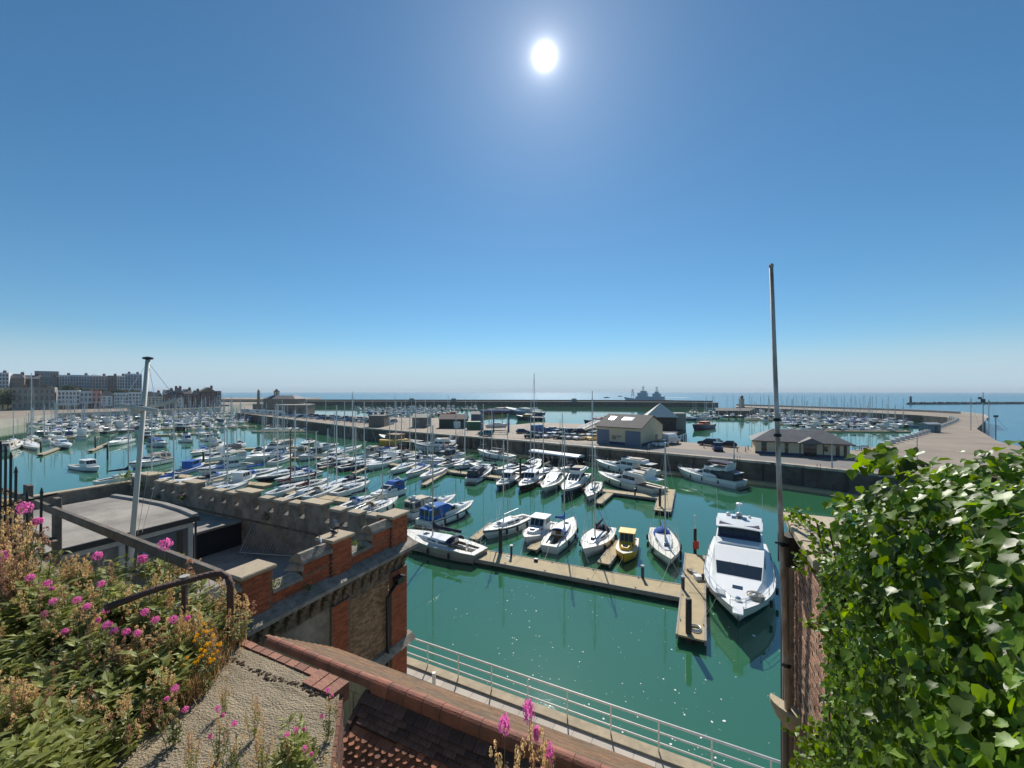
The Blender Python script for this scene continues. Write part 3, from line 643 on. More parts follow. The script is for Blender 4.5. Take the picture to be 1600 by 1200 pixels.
# ------------------------------------------------------------------ the near basin, boat by boat (bow pixel, stern pixel at the waterline)
near((1048, 893), (1030, 836), sloop, 'white sailing boat with blue spray hood, bow pointing at the crossing of the near pontoons', B=3.1, cover=bluecv, hood=bluecv, boot=gel_grey, stripe=None, dk=mat('deck_cream', (.62, .60, .52), .6, var=.2, vs=3), mh=1.05)
near((912, 876), (950, 834), sloop, 'white sailing boat with black sail cover and spray hood beside the yellow workboat', B=3.1, cover=navycv, hood=navycv, stripe=None, boot=None, mh=1.12, wheel=True)
near((896, 822), (858, 866), sloop, 'sailing boat with bright blue sail cover lying stern to the near pontoon', B=3.0, cover=bluecv, hood=bluecv, stripe=None, boot=navy, wood=True, mh=1.2, stow=.9, hullm=gel)
near((754, 846), (826, 815), sloop, 'white racing yacht with blue stripe beside the dark mooring pile', B=2.8, cover=None, hood=None, stripe=navy, boot=None, mh=1.15, boom=.33)
near((628, 846), (752, 878), sloop, 'large grey-hulled sailing yacht moored along the outside of the near pontoon', B=3.7, hullm=mat('taupe_hull', (.30, .285, .245), .3), stripe=None, boot=blackp, cover=navycv, hood=navycv, fb=1.15, wheel=True, wood=True, mh=1.1)
near((740, 797), (660, 826), motor, 'white motor cruiser with a blue canvas canopy near the brick tower', 'motor boat', 'motor_boat', B=3.0, canopy=mat('royal_canvas', (.02, .13, .42), .85, bump=.3, bs=8), stripe=navy, boot=blackp)
near((712, 787), (634, 812), motor, 'white motor boat with a beige canvas cover behind the blue-canopied cruiser', 'motor boat', 'motor_boat', B=2.9, canopy=beigecv, stripe=None, boot=woodm)
near((820, 856), (858, 824), wheelhouse, 'small white cabin cruiser between the racing yacht and the blue-covered sailing boat', 'motor boat', 'motor_boat', B=2.7, cab=gel, boot=None)
near((974, 884), (984, 850), wheelhouse, 'small bright yellow workboat with an upright wheelhouse', 'workboat', 'workboat', B=2.2, hullm=mat('bright_yellow_paint', (.78, .44, .03), .45, var=.2, vs=3), cab=MATS['bright_yellow_paint'], boot=blackp, roof=MATS['bright_yellow_paint'], detail=1)
near((1344, 1300), (1344, 1290), dinghy, '', 'dinghy', 'dinghy') if False else None
place(dinghy(), W(812, 873, 0.55) , math.atan2(VV.y, VV.x) + .1, 'grey inflatable dinghy lying beside the near pontoon', 'dinghy', None, 'dinghy').location.z = .05
# big motor yacht
def big_yacht(L):
    B = L * .305; b = Boat(L, B, 1.65, 1.35, .85, 'motor', .14, .80, 14); b.hull(gel, None, navy, gel_grey); b.deck(gel, .02, .16, .8, .8, teak)
    s1 = [(.10, B * .40, B * .37, -.02, 1.55), (.44, B * .40, B * .36, -.02, 1.60), (.58, B * .38, B * .33, -.02, 1.05), (.68, B * .36, B * .30, -.02, .40), (.82, B * .26, B * .2, -.02, .26), (.90, B * .12, B * .07, -.02, .03)]
    k = b.lof(s1, 'superstructure', gel); b.sidewin(s1, 0, .25, .98, .42, .86, k, n=3, gap=.05); b.sidewin(s1, 1, .04, .85, .45, .85, k)
    b.topwin(s1, 2, .04, .92, .96, k, name='windscreen')
    for y in (-1, 1):
        g = G(); g.tube([(b.x(.575), y * B * .12, b.z(.575) + 1.08), (b.x(.66), y * B * .05, b.z(.66) + .56)], .02, 4); b.add('wiper', g, blackp, k)
    s2 = [(.10, B * .33, B * .30, 1.56, 3.15), (.30, B * .34, B * .31, 1.56, 3.15), (.345, B * .34, B * .30, 1.56, 2.25)]
    f = b.lof(s2, 'flybridge', navycv); vin = mat('tinted_vinyl', (.05, .06, .07), .1)
    b.sidewin(s2, 0, .05, .95, .4, .93, f, m=vin, n=3, gap=.05); b.topwin(s2, 1, .08, .92, .97, f, m=vin, n=3)
    s3 = [(.345, B * .36, B * .33, 1.58, 1.95), (.40, B * .33, B * .28, 1.58, 1.80)]
    b.lof(s3, 'fly_coaming', gel); z = b.z(.2)
    t = G().loft([[(b.x(u), y * B * wf, z + 3.2 + dz - .10 * y * y) for y in (-1, -.6, -.2, .2, .6, 1)] + [(b.x(u), y * B * wf, z + 3.12 + dz - .10 * y * y) for y in (1, .6, .2, -.2, -.6, -1)] for u, wf, dz in ((.08, .36, 0), (.2, .37, .07), (.315, .355, .0), (.33, .34, -.05))])
    r = b.add('hardtop', t, gel); b.add('hatch', G().box(b.x(.14), b.x(.19), -B * .12, B * .12, z + 3.28, z + 3.31), glassd, r)
    for y, s in ((0, 1.0), (-B * .18, .7), (B * .17, .45)): b.add('radar_dome', G().lathe([(.28 * s, 0), (.34 * s, .12), (.30 * s, .34 * s), (.03, .5 * s)], 12, (b.x(.12), y, z + 3.22)), gel, r, True)
    g = G(); g.tube([(b.x(.12), 0, z + 3.6), (b.x(.12), 0, z + 4.4)], .04, 5); g.lathe([(.02, 0), (.3, .06), (.3, .3), (.02, .4)], 10, (b.x(.12), 0, z + 4.4)); b.add('radar_mast', g, gel, r)
    for y in (-1, 1): b.add('antenna', G().tube([(b.x(.2), y * B * .35, z + 2.2), (b.x(.16), y * B * .37, z + 6.2)], .018, 4), gel)
    b.rail(.30, .96, .75, True, .022); b.fenders(3, (.3, .62, .78))
    b.add('hatch', G().box(b.x(.77), b.x(.77) + .65, -.4, .3, b.z(.77) + .26, b.z(.77) + .33), glassd, k)
    b.add('bow_roller', G().box(b.x(.94), b.x(1) + .55, -.32, .32, b.z(1) - .06, b.z(1) + .07), gel); b.add('windlass', G().lathe([(.22, 0), (.2, .25), (.1, .35)], 10, (b.x(.90), 0, b.z(.9))), steel)
    g = G(); rr = random.Random(2)
    for k2 in range(26):
        r0 = rr.uniform(.25, .55); zc = rr.uniform(.06, .3); o = (b.x(.83) + rr.uniform(-.08, .08), B * .21 + rr.uniform(-.08, .08))
        g.tube([(o[0] + r0 * math.cos(a * math.pi / 6), o[1] + r0 * math.sin(a * math.pi / 6), b.z(.83) + zc + rr.uniform(-.02, .02)) for a in range(13)], .03, 4)
    b.add('rope_coil', g, ropem); b.add('anchor_locker', G().box(b.x(.84), b.x(.84) + .8, -B * .28, -B * .16, b.z(.84) - .02, b.z(.84) + .25), gel_grey)
    b.add('swim_platform', G().box(b.x(0) - 1.0, b.x(0) - .02, -B * .4, B * .4, .25, .38), teak); return b.T
c, rz, L = between((1153, 1000), (1155, 862)); yt = place(big_yacht(L), c, rz, 'big white motor yacht with hardtop moored at the end pontoon, bow toward the viewer', 'motor yacht', None, 'motor_yacht'); yt.scale = (1, 1, .9)
# second pontoon and quay side
D1 = dict(detail=1)
near((768, 737), (736, 756), motor, 'small white motor boat with black cockpit cover on the second pontoon', 'motor boat', 'motor_boat', B=2.8, canopy=navycv, boot=blackp)
near((776, 768), (806, 748), wheelhouse, 'small boat with dark hull and white wheelhouse on the second pontoon', 'motor boat', 'motor_boat', B=2.6, hullm=navy, boot=None, stripe=gel, mast=True)
near((812, 770), (842, 746), wheelhouse, 'black-hulled fishing boat with white wheelhouse left of the white cruiser', 'fishing boat', 'fishing_boat', B=2.9, hullm=mat('black_brown_hull', (.025, .014, .014), .4), boot=redp, mast=True, trim=gel, aft=True)
near((848, 776), (876, 746), motor, 'white sports cruiser on the second pontoon left of the blue and white one', 'motor boat', 'motor_boat', B=3.2, stripe=None, boot=None, dk=mat('deck_cream', (.62, .60, .52), .6), arch=False)
near((880, 782), (912, 748), motor, 'white cruiser with dark blue hull on the second pontoon', 'motor boat', 'motor_boat', B=3.4, hullm=navy, stripe=gel, boot=None, fly=True, arch=False, fb=1.2)
near((918, 788), (934, 760), sloop, 'small white sailing boat with maroon sail cover at the end of the second pontoon', B=2.5, cover=maroon, hood=None, stripe=navy, boot=navy, mh=1.3, detail=2)
near((732, 731), (790, 741), sloop, 'white sailing boat with black covers lying behind the second pontoon', B=2.8, cover=navycv, hood=navycv, stripe=None, boot=None, mh=1.2)
near((846, 722), (816, 742), sloop, 'white sailing boat with navy sprayhood pointing away behind the second pontoon', B=2.9, cover=None, hood=navycv, stripe=None, boot=navy, mh=1.25)
near((858, 746), (905, 736), sloop, 'low dark-decked sailing boat between the white cruisers and the quay', B=2.6, cover=navycv, hood=navycv, stripe=None, boot=navy, mh=1.2, hullm=gel_cream)
near((934, 750), (1034, 775), motor, 'cream motor yacht with flybridge alongside the second pontoon', 'motor yacht', 'motor_yacht', B=3.9, fly=True, fb=1.25, stripe=None, boot=navy, hullm=gel_cream, dk=mat('deck_cream', (.62, .60, .52), .6))
near((930, 730), (1026, 746), motor, 'long low white classic motor yacht below the yellow shed', 'motor yacht', 'motor_yacht', B=4.0, fly=True, fb=1.3, stripe=None, boot=navy, arch=False)
near((1058, 743), (1160, 763), motor, 'white motor yacht with black flybridge canopy against the quay wall', 'motor yacht', 'motor_yacht', B=4.2, fly=True, fb=1.35, stripe=None, boot=None, hullm=gel, bimini=navycv, canopy=blackp)
near((746, 711), (802, 720), sloop, 'white ketch with red canopy moored under the car park wall', B=3.6, cover=None, hood=mat('rust_canvas', (.2, .04, .03), .85), stripe=None, boot=blackp, mh=.8, fb=1.3)
near((646, 706), (714, 706), motor, 'large pale blue-grey trawler yacht with tall cabin by the gangway', 'motor yacht', 'motor_yacht', B=4.6, fly=True, fb=1.9, stripe=navy, boot=blackp, hullm=mat('pale_blue_hull', (.50, .56, .60), .35))
near((728, 715), (696, 719), motor, 'small white and blue motor boat at the foot of the gangway', 'motor boat', 'motor_boat', B=2.6, canopy=navycv, stripe=bluep, boot=None, detail=1)
near((704, 727), (648, 722), motor, 'sleek white speedboat with dark hull bottom pointing right', 'motor boat', 'motor_boat', B=2.9, stripe=None, boot=navy, arch=True, detail=1, fb=.95)
for i, (a, b_, mk, lb, kw) in enumerate([
    ((572, 738), (618, 722), motor, 'white cruiser with rounded roof at the left end of the sailing boat row', dict(B=3.2, stripe=None, boot=gel_grey, detail=1)),
    ((610, 744), (648, 728), sloop, 'leftmost sailing boat of the row of four on the middle pontoon', dict(B=2.6, cover=navycv, hood=None, detail=1, boot=navy, stripe=None)),
    ((634, 750), (668, 732), sloop, 'second sailing boat from the left in the row of four on the middle pontoon', dict(B=2.6, cover=None, hood=bluecv, detail=1, boot=None)),
    ((656, 755), (694, 737), sloop, 'rightmost sailing boat of the row of four, beside the bare finger pontoon', dict(B=2.8, cover=bluecv, hood=None, detail=1, boot=None, stripe=None)),
    ((690, 728), (640, 722), sloop, 'sailing boat lying lengthways behind the row of four', dict(B=2.6, cover=navycv, hood=navycv, detail=1)),
    ((622, 706), (570, 714), motor, 'beige-topped motor boat beside the green reflection of the quay', dict(B=3.0, canopy=beigecv, detail=1, stripe=None)),
    ((566, 701), (528, 712), sloop, 'white sailing boat pointing right among the middle motor boats', dict(B=2.7, cover=None, hood=None, detail=1, stripe=None, boot=navy)),
    ((500, 728), (540, 715), motor, 'low white speedboat at the end of a bare finger pontoon', dict(B=2.6, detail=1, arch=False, stripe=None, boot=None)),
    ((530, 700), (488, 706), motor, 'white and blue motor boat far side of the middle pontoon', dict(B=2.9, detail=1, stripe=navy, boot=navy)),
    ((378, 728), (462, 710), motor, 'long white motor yacht with dark windows in the middle harbour', dict(B=4.4, fly=True, fb=1.5, stripe=None, boot=None, bimini=beigecv)),
    ((466, 722), (500, 714), motor, 'small boat with red dinghy right of the long white motor yacht', dict(B=2.7, canopy=blackp, detail=1, stripe=redp)),
    ((330, 718), (372, 706), motor, 'white motor cruiser with dark canopy left of the long white motor yacht', dict(B=3.4, canopy=navycv, detail=1)),
    ((300, 728), (352, 716), motor, 'white motor boat with windscreen frame beside the left mooring pile', dict(B=3.1, canopy=None, detail=1, stripe=None)),
    ((652, 800), (596, 812), sloop, 'white sailing boat right behind the corner of the battlements', dict(B=2.9, cover=beigecv, hood=beigecv, stripe=None, boot=None, detail=2)) if False else ((622, 788), (560, 812), sloop, 'white sailing boat right behind the corner of the battlements', dict(B=2.9, cover=beigecv, hood=beigecv, stripe=None, boot=navy, detail=2, mh=1.0)),
    ((594, 782), (535, 802), sloop, 'sailing boat with black boom cover behind the battlements', dict(B=2.8, cover=navycv, hood=bluecv, detail=1, mh=1.15)),
    ((534, 764), (478, 785), sloop, 'pale green-white sailing boat with small deckhouse behind the battlements', dict(B=2.8, cover=None, hood=beigecv, detail=1, stripe=None, mh=1.1)),
    ((505, 768), (448, 788), sloop, 'old wooden sailing boat with tan deck behind the battlements', dict(B=2.7, cover=maroon, hood=None, detail=1, hullm=mat('old_varnish_hull', (.28, .15, .07), .5), stripe=None, boot=redp, mh=1.0)),
    ((476, 762), (420, 780), sloop, 'sailing boat with rust brown rig behind the battlements', dict(B=2.6, cover=maroon, hood=None, detail=1, mast=woodm, stripe=None)),
    ((400, 750), (346, 766), wheelhouse, 'turquoise fishing boat with blue gear behind the battlements', dict(B=3.0, hullm=mat('turquoise_paint', (.10, .42, .40), .45), aft=False, detail=1, mast=True)),
    ((372, 742), (318, 756), sloop, 'white sailing boat with blue cover left of the turquoise fishing boat', dict(B=2.8, cover=bluecv, hood=bluecv, detail=1)),
    ((320, 730), (268, 745), wheelhouse, 'boat with bright blue tarpaulin cabin behind the left mast', dict(B=3.0, hullm=bluep, cab=bluecv, detail=1, aft=False)),
    ((200, 735), (262, 722), motor, 'tour boat with long pale canopy behind the left mast', dict(B=3.6, fly=False, canopy=beigecv, detail=1, fb=1.2)),
    ((155, 738), (116, 731), wheelhouse, 'white fishing boat with dark cabin alone near the left wall', dict(B=2.6, boot=navy, detail=1, aft=False, mast=True)),
    ((60, 706), (36, 692), sloop, 'white sailing boat with beige awning at the far left pontoon', dict(B=3.3, cover=None, hood=beigecv, detail=1, stripe=None, mh=.62)),
    ((110, 703), (88, 693), motor, 'white cabin boat facing right at the far left pontoon', dict(B=3.0, detail=1, stripe=None)),
    ((166, 699), (204, 690), motor, 'white motor cruiser pointing left at the end of the far left pontoon', dict(B=3.1, detail=1, stripe=None)),
    ((42, 694), (4, 706), motor, 'white cruiser partly behind the left railings', dict(B=3.0, detail=1, canopy=beigecv)),
    ((262, 699), (236, 696), motor, 'blue-roofed white cabin boat right of the left mast', dict(B=3.4, detail=1, canopy=bluecv)),
    ((302, 692), (284, 690), wheelhouse, 'small white boat with blue top on open water by the left pontoons', dict(B=2.6, detail=1, roof=bluecv)),
    ((336, 690), (318, 688), wheelhouse, 'small white cabin boat next to the bare wooden pontoon end', dict(B=2.8, detail=1)),
    ((270, 674), (305, 670), wheelhouse, 'long black-hulled fishing boat among the left marina boats', dict(B=4.0, hullm=blackp, aft=False, detail=1, mast=True, fb=1.4)),
]):
    is_s = mk is sloop; is_w = mk is wheelhouse
    near(a, b_, mk, lb, 'sailing boat' if is_s else 'fishing boat' if 'fishing' in lb else 'motor boat', 'sailing_boat' if is_s else 'fishing_boat' if 'fishing' in lb else 'motor_boat', **kw)
# covered barge, yellow lifting hull, far working ships
c, rz, L = between((832, 719), (908, 730)); t = thing('covered_barge', 'long black barge with a white curved roof against the quay wall', 'barge', c, rz)
G().box(-L / 2, L / 2, -1.6, 1.6, -.3, 1.0).build('hull', blackp, t); G().box(-L / 2 + .3, L / 2 - .3, -1.35, 1.35, 1.01, 2.2).build('cabin', blackp, t)
G().loft([[(x, 1.6 * math.cos(a * math.pi / 6), 2.21 + .55 * math.sin(a * math.pi / 6)) for a in range(7)] for x in (-L / 2, L / 2)]).build('roof', gel, t)
for k in range(9): G().box(-L / 2 + 1 + k * (L - 2) / 8.6, -L / 2 + 1.5 + k * (L - 2) / 8.6, -1.37, 1.37, 1.45, 1.9).build('window', glassd, t)
near((592, 694), (654, 701), wheelhouse, 'old black barge with a yellow hull panel at the cross wall', 'barge', 'old_barge', B=5.0, hullm=blackp, stripe=None, boot=redp, fb=2.2, detail=1, aft=False, cab=mat('barge_cabin', (.2, .12, .06), .7))
t = thing('yellow_workfloat', 'yellow curved boat hull hanging on the side of the black barge', 'boat', W(622, 697, 0) + Vector((0, -3.6, 1.2)), 0.08)
b = Boat(9, 2.6, 1.2, 1.2, 1.1, 'dink', .14, .6); b.hull(yellowp); b.deck(yellowp)
for nm, me, par in b.T: link(nm, me, t)
near((1082, 673), (1112, 668), wheelhouse, 'orange-topped lifeboat by the piled jetty', 'lifeboat', 'lifeboat', B=4.6, hullm=navy, cab=orangep, roof=orangep, boot=redp, fb=1.9, detail=1, aft=True, mast=True)
near((912, 664), (948, 662), wheelhouse, 'white and red harbour pilot boat behind the parked cars', 'pilot boat', 'pilot_boat', B=4.5, hullm=navy, cab=gel, roof=redp, fb=1.8, detail=1, mast=True)
near((930, 660), (966, 658), wheelhouse, 'red-decked tug boat right of the white pilot boat', 'tug', 'tug', B=4.5, hullm=blackp, cab=redp, roof=redp, fb=2.0, detail=1, mast=True)
near((790, 645), (845, 652), motor, 'large blue-grey survey vessel in the outer harbour', 'ship', 'ship', B=8, hullm=mat('ship_blue', (.07, .13, .22), .5), fly=True, fb=3.4, detail=1, stripe=gel, boot=redp)
near((752, 648), (800, 645), wheelhouse, 'red and white workboat beside the blue-grey survey vessel', 'ship', 'ship', B=7, hullm=redp, cab=gel, roof=redp, fb=3.0, detail=1, mast=True, aft=True)
near((806, 656), (850, 657), wheelhouse, 'low dark barge with yellow rail in front of the survey vessel', 'barge', 'barge', B=7, hullm=navy, cab=yellowp, fb=2.0, detail=1, aft=False)
near((690, 652), (722, 652), wheelhouse, 'red lightship-like hull behind the dark green hut', 'ship', 'ship', B=5, hullm=redp, cab=redp, roof=redp, fb=2.2, detail=1)
# grey ship behind the far pier
def grey_ship():
    gm = mat('hazed_ship_grey', (.46, .50, .53), .6); b = Boat(62, 11, 6.5, 1.5, .95, 'motor', .1, .85); b.hull(gm); b.deck(gm)  # light grey ship paint, made paler to imitate haze over the distance
    for i, (t0, t1, w, z0, z1) in enumerate(((.12, .72, 4.6, 0, 4), (.2, .36, 3.8, 4, 8), (.48, .68, 4.2, 4, 9), (.5, .62, 3.2, 9, 11.5), (.24, .32, 2.4, 8, 10.5))):
        b.add('deckhouse', G().box(b.x(t0), b.x(t1), -w, w, b.z(.4) + z0 + .01 * i, b.z(.4) + z1), gm)
    for t, hh in ((.28, 17), (.57, 18), (.80, 14)):
        g = G(); x = b.x(t); z = b.z(.4)
        for sx in (-1, 1):
            for sy in (-1, 1): g.tube([(x + sx * 1.8, sy * 1.8, z), (x + sx * .3, sy * .3, z + hh)], .22, 4)
        for q in (.4, .7, .9): g.box(x - 2.4, x + 2.4, -.2, .2, z + hh * q, z + hh * q + .4)
        b.add('lattice_mast', g, gm)
    return b.T
place(grey_ship(), ((1010 - 800) / F * 560, 560, 0), 2.6, 'large grey ship with lattice masts lying behind the far pier', 'ship', None, 'ship')
for px, py, lb in ((948, 621.8, 'left of two tiny motor boats out at sea'), (969, 619.6, 'right of two tiny motor boats out at sea, trailing a white wake')):
    place(wheelhouse(L=16, B=5, fb=1.8, hullm=navy, detail=1), W(px, py), 3.0, lb, 'motor boat', None, 'motor_boat')

# mooring lines of the near boats
for (ax, ay, az), (bx, by, bz), lb in (((912, 876, 1.2), (920, 880, .6), 'bow line of the sailing boat with black sail cover'), ((1048, 893, 1.2), (1030, 916, .6), 'left bow line of the sailing boat with blue spray hood'), ((1048, 893, 1.2), (1068, 905, .6), 'right bow line of the sailing boat with blue spray hood'), ((974, 884, 1.0), (962, 890, .6), 'bow line of the yellow workboat'), ((858, 866, .9), (850, 876, .6), 'stern line of the blue-covered sailing boat'), ((820, 856, 1.0), (812, 868, .6), 'bow line of the small white cabin cruiser'), ((754, 846, 1.2), (748, 858, .6), 'bow line of the racing yacht with blue stripe'), ((1124, 960, 1.7), (1097, 970, .65), 'bow line of the big motor yacht'), ((1112, 872, 1.4), (1098, 890, .65), 'stern line of the big motor yacht')):
    a, b = W(ax, ay, 0), W(bx, by, bz); a.z = az; m = (a + b) / 2 - Vector((0, 0, .15)); o = G().tube([a, m, b], .014, 4).build('mooring_line', ropem); tag(o, lb, 'rope', 'mooring lines of the near boats')
# ------------------------------------------------------------------ crowded marinas: templates and rows
rnd = random.Random(21)
LOW = dict(detail=1)
SAIL_T = [sloop(8.5, 2.8, cover=navycv, hood=None, stripe=None, **LOW), sloop(10.5, 3.2, cover=bluecv, hood=bluecv, boot=navy, **LOW), sloop(9.5, 3.0, cover=beigecv, hood=navycv, stripe=navy, **LOW), sloop(11.5, 3.5, cover=None, hood=navycv, hullm=navy, stripe=gel, boot=redp, **LOW), sloop(7.5, 2.5, cover=maroon, hood=None, hullm=gel_cream, **LOW)]
MOTO_T = [motor(8, 2.9, canopy=navycv, **LOW), motor(9.5, 3.2, fly=True, stripe=None, **LOW), motor(7, 2.6, canopy=bluecv, stripe=None, **LOW), motor(11, 3.6, fly=True, fb=1.3, bimini=beigecv, **LOW), motor(8, 2.8, canopy=None, hullm=navy, stripe=gel, **LOW), wheelhouse(6.5, 2.5, **LOW), wheelhouse(8, 3.0, hullm=blackp, aft=False, mast=True, **LOW), motor(7.5, 2.8, canopy=beigecv, boot=blackp, **LOW), wheelhouse(7, 2.7, hullm=bluep, cab=gel, aft=False, **LOW)]
def simplify(T):
    '''far copies: pieces of one name joined, things nobody could see left out'''
    by = {}
    for nm, me, par in T:
        if nm in ('bench', 'spreader', 'hatch', 'helm', 'cockpit', 'fly_seat', 'boom'): continue
        by.setdefault(nm, []).append(me)
    out = []
    for nm, L_ in by.items():
        g = G()
        for me in L_: g.add([v.co.copy() for v in me.vertices], [tuple(p.vertices) for p in me.polygons])
        out.append((nm, g.mesh(nm, L_[0].materials[0]), None))
    return out
SAIL_T = [simplify(t) for t in SAIL_T]; MOTO_T = [simplify(t) for t in MOTO_T]
SN = ['white sailing boat with black sail cover', 'white sailing boat with blue sail cover', 'white sailing boat with beige sail cover', 'navy-hulled sailing boat', 'cream sailing boat with maroon sail cover']
MN = ['white motor boat with dark canopy', 'white flybridge cruiser', 'white motor boat with blue canopy', 'large white cruiser with beige bimini', 'navy-hulled motor boat', 'small white wheelhouse boat', 'black fishing boat', 'white motor boat with beige canopy', 'blue-hulled fishing boat']
taken = [(o.location.x, o.location.y) for o in COL.objects if o.get('category') and o.parent is None and o.location.z < .5]
def row(px0, px1, py0, py1, where, group, psail=.45, gap=.9, face=None, skip=0.06, pontoon=True, side=1, mind=7):
    a, b = W(px0, py0), W(px1, py1); d = b - a; L = d.length; d.normalize(); n = Vector((-d.y, d.x, 0))
    if pontoon:
        g = G(); q = n * 1.0; g.prism([a - q, b - q, b + q, a + q], -.3, .5); o = g.build('pontoon', plank_m); tag(o, 'floating pontoon behind moored boats ' + where, 'pontoon', 'pontoons ' + where)
    for sgn in ((1, -1) if side == 0 else (side,)):
        s = rnd.uniform(1, 3)
        while s < L - 1:
            sail = rnd.random() < psail; i = rnd.randrange(len(SAIL_T)) if sail else rnd.randrange(len(MOTO_T))
            T = (SAIL_T if sail else MOTO_T)[i]; ln = max(v.co.x for v in T[0][1].vertices) - min(v.co.x for v in T[0][1].vertices); bm = 2 * max(v.co.y for v in T[0][1].vertices)
            p = a + d * (s + bm / 2) + n * sgn * (ln / 2 + 1.3)
            s += bm + gap * rnd.uniform(.5, 1.6)
            if rnd.random() < skip or any((p.x - x) ** 2 + (p.y - y) ** 2 < mind for x, y in taken): continue
            taken.append((p.x, p.y)); rz = math.atan2(n.y, n.x) + (math.pi if (rnd.random() < .5) else 0) + rnd.uniform(-.04, .04)
            place(T, p, rz, (SN if sail else MN)[i] + ' ' + where, 'sailing boat' if sail else 'motor boat', group, 'sailing_boat' if sail else 'motor_boat')
LW, LG = 'crowded in the left marina', 'boats in the left marina'
row(75, 352, 648.0, 642.5, 'in the left marina, farthest row', LG, .68, 1.4, side=0, skip=.2)
row(70, 362, 652.0, 646.0, 'in the left marina, second farthest row', LG, .68, 1.4, side=0, skip=.2)
row(60, 372, 656.5, 650, 'in the left marina, third farthest row', LG, .68, 1.3, side=0, skip=.2)
row(50, 380, 662, 654.5, 'in the left marina, fourth farthest row', LG, .68, 1.3, side=0, skip=.15)
row(45, 388, 668.5, 660, 'in the left marina, fifth farthest row', LG, .68, 1.3, side=0, skip=.15)
row(60, 400, 677, 667, 'in the left marina, sixth farthest row', LG, .68, 1.2, side=0, skip=.15)
row(215, 340, 683, 677, 'at the near edge of the left marina', LG, .7, 1.2, side=-1)
row(-10, 140, 692, 683, 'in the left marina, nearest row', LG, .7, 1.2, side=0)
row(395, 510, 675.5, 675, 'on the pontoon left of the cross wall', 'boats below the cross wall', .75, side=1)
row(505, 590, 676, 682, 'on the pontoon left of the cross wall', 'boats below the cross wall', .6, side=1, pontoon=False)
MW, MG = 'on the middle harbour pontoons', 'boats on the middle harbour pontoons'
row(385, 545, 715.5, 714, MW, MG, .75, 1.0, side=0, pontoon=False, mind=20, skip=0)
row(545, 700, 715, 737, MW, MG, .75, .8, side=0, pontoon=False, mind=14, skip=0)
row(700, 860, 735, 755, MW, MG, .8, .9, side=1, pontoon=False, mind=14, skip=0)
row(300, 470, 706, 700, MW, MG, .8, 1.6, side=0, mind=22, skip=.15)
BW, BG = 'lying just behind the battlements', 'boats just behind the battlements'
row(225, 420, 741, 762, BW, BG, .85, 1.3, side=0, mind=20, skip=0)
row(430, 610, 770, 796, BW, BG, .85, 1.2, side=1, mind=16, skip=0)
RW, RG = 'in the outer marina on the right', 'boats in the outer marina'
row(1075, 1290, 645.5, 648, 'in the outer marina, farthest row', RG, .62, 1.3, side=0, skip=.2)
row(1120, 1370, 650.5, 653, 'in the outer marina, second farthest row', RG, .62, 1.3, side=0, skip=.15)
row(1165, 1410, 656, 659, 'in the outer marina, middle row', RG, .62, 1.2, side=0, skip=.12)
row(1215, 1425, 663.5, 666, 'in the outer marina, second nearest row', RG, .62, 1.2, side=0, skip=.12)
row(1240, 1420, 674.5, 675.5, 'in the outer marina, nearest row', RG, .3, 1.2, side=1)
CW, CG = 'in the middle of the outer harbour', 'boats in the middle of the outer harbour'
row(560, 745, 640.5, 640.5, 'mid outer harbour, farthest row', CG, .12, 1.2, side=0, skip=.15)
row(565, 715, 644.5, 644.0, 'mid outer harbour, middle row', CG, .12, 1.2, side=0, skip=.15)
row(575, 700, 648.5, 648, 'mid outer harbour, nearest row', CG, .12, 1.2, side=0, skip=.15)
row(600, 680, 652.5, 651.5, CW, CG, .1, side=-1)
row(1062, 1110, 656, 651, 'beside the piled jetty', 'boats by the piled jetty', .3, side=-1)
# ------------------------------------------------------------------ pontoons, piles
edge_m = mat('pontoon_edge', (0.34, 0.30, 0.25), 0.8, var=.4, vs=2); float_m = mat('pontoon_float', (0.045, 0.043, 0.04), 0.8)
plate_m = mat('galvanised', (0.30, 0.30, 0.29), 0.75, var=.3, vs=3)
def pontoon(p0, p1, w, label, z=.55, cleats=True):
    a, b = W(*p0, z), W(*p1, z); d = b - a; L = d.length; rz = math.atan2(d.y, d.x)
    t = thing('pontoon', label, 'pontoon', (a.x, a.y, 0), rz)
    n = max(1, int(L / 6)); e = L / n
    for k in range(n):
        G().box(k * e + .012, (k + 1) * e - .012, -w / 2 + .13, w / 2 - .13, z - .12, z).build('deck', plank_m, t)
    for s in (1, -1): G().box(0, L, min(s * w / 2, s * (w / 2 - .125)), max(s * w / 2, s * (w / 2 - .125)), z - .32, z + .03).build('edge_beam', edge_m, t)
    for k in range(max(2, int(L / 3))):
        x = (k + .5) * L / max(2, int(L / 3)); G().box(x - .9, x + .9, -w / 2 + .2, w / 2 - .2, -.3, z - .13).build('float', float_m, t)
    if cleats:
        for k in range(int(L / 4)):
            for s in (1, -1):
                g = G(); x = 2 + k * 4; g.box(x - .03, x + .03, s * (w / 2 - .2) - .03, s * (w / 2 - .2) + .03, z, z + .1); g.box(x - .14, x + .14, s * (w / 2 - .2) - .02, s * (w / 2 - .2) + .02, z + .1, z + .13); g.build('cleat', plate_m, t)
    return t
pontoon((618, 842), (1068, 924), 2.5, 'long near pontoon running from the brick tower to the motor yacht')
pontoon((1079.5, 996), (1086, 866), 1.9, 'end pontoon crossing the long near one beside the big motor yacht', .60)
pontoon((831, 858), (869, 825), 1.15, 'finger pontoon left of the blue-covered sailing boat', .5)
pontoon((943, 880), (969, 845), 1.25, 'finger pontoon left of the yellow workboat', .5)
pontoon((740, 842), (772, 817), 1.1, 'finger pontoon left of the racing yacht with blue stripe', .5)
pontoon((696, 735), (1040, 778), 1.9, 'second pontoon lying across the middle of the basin')
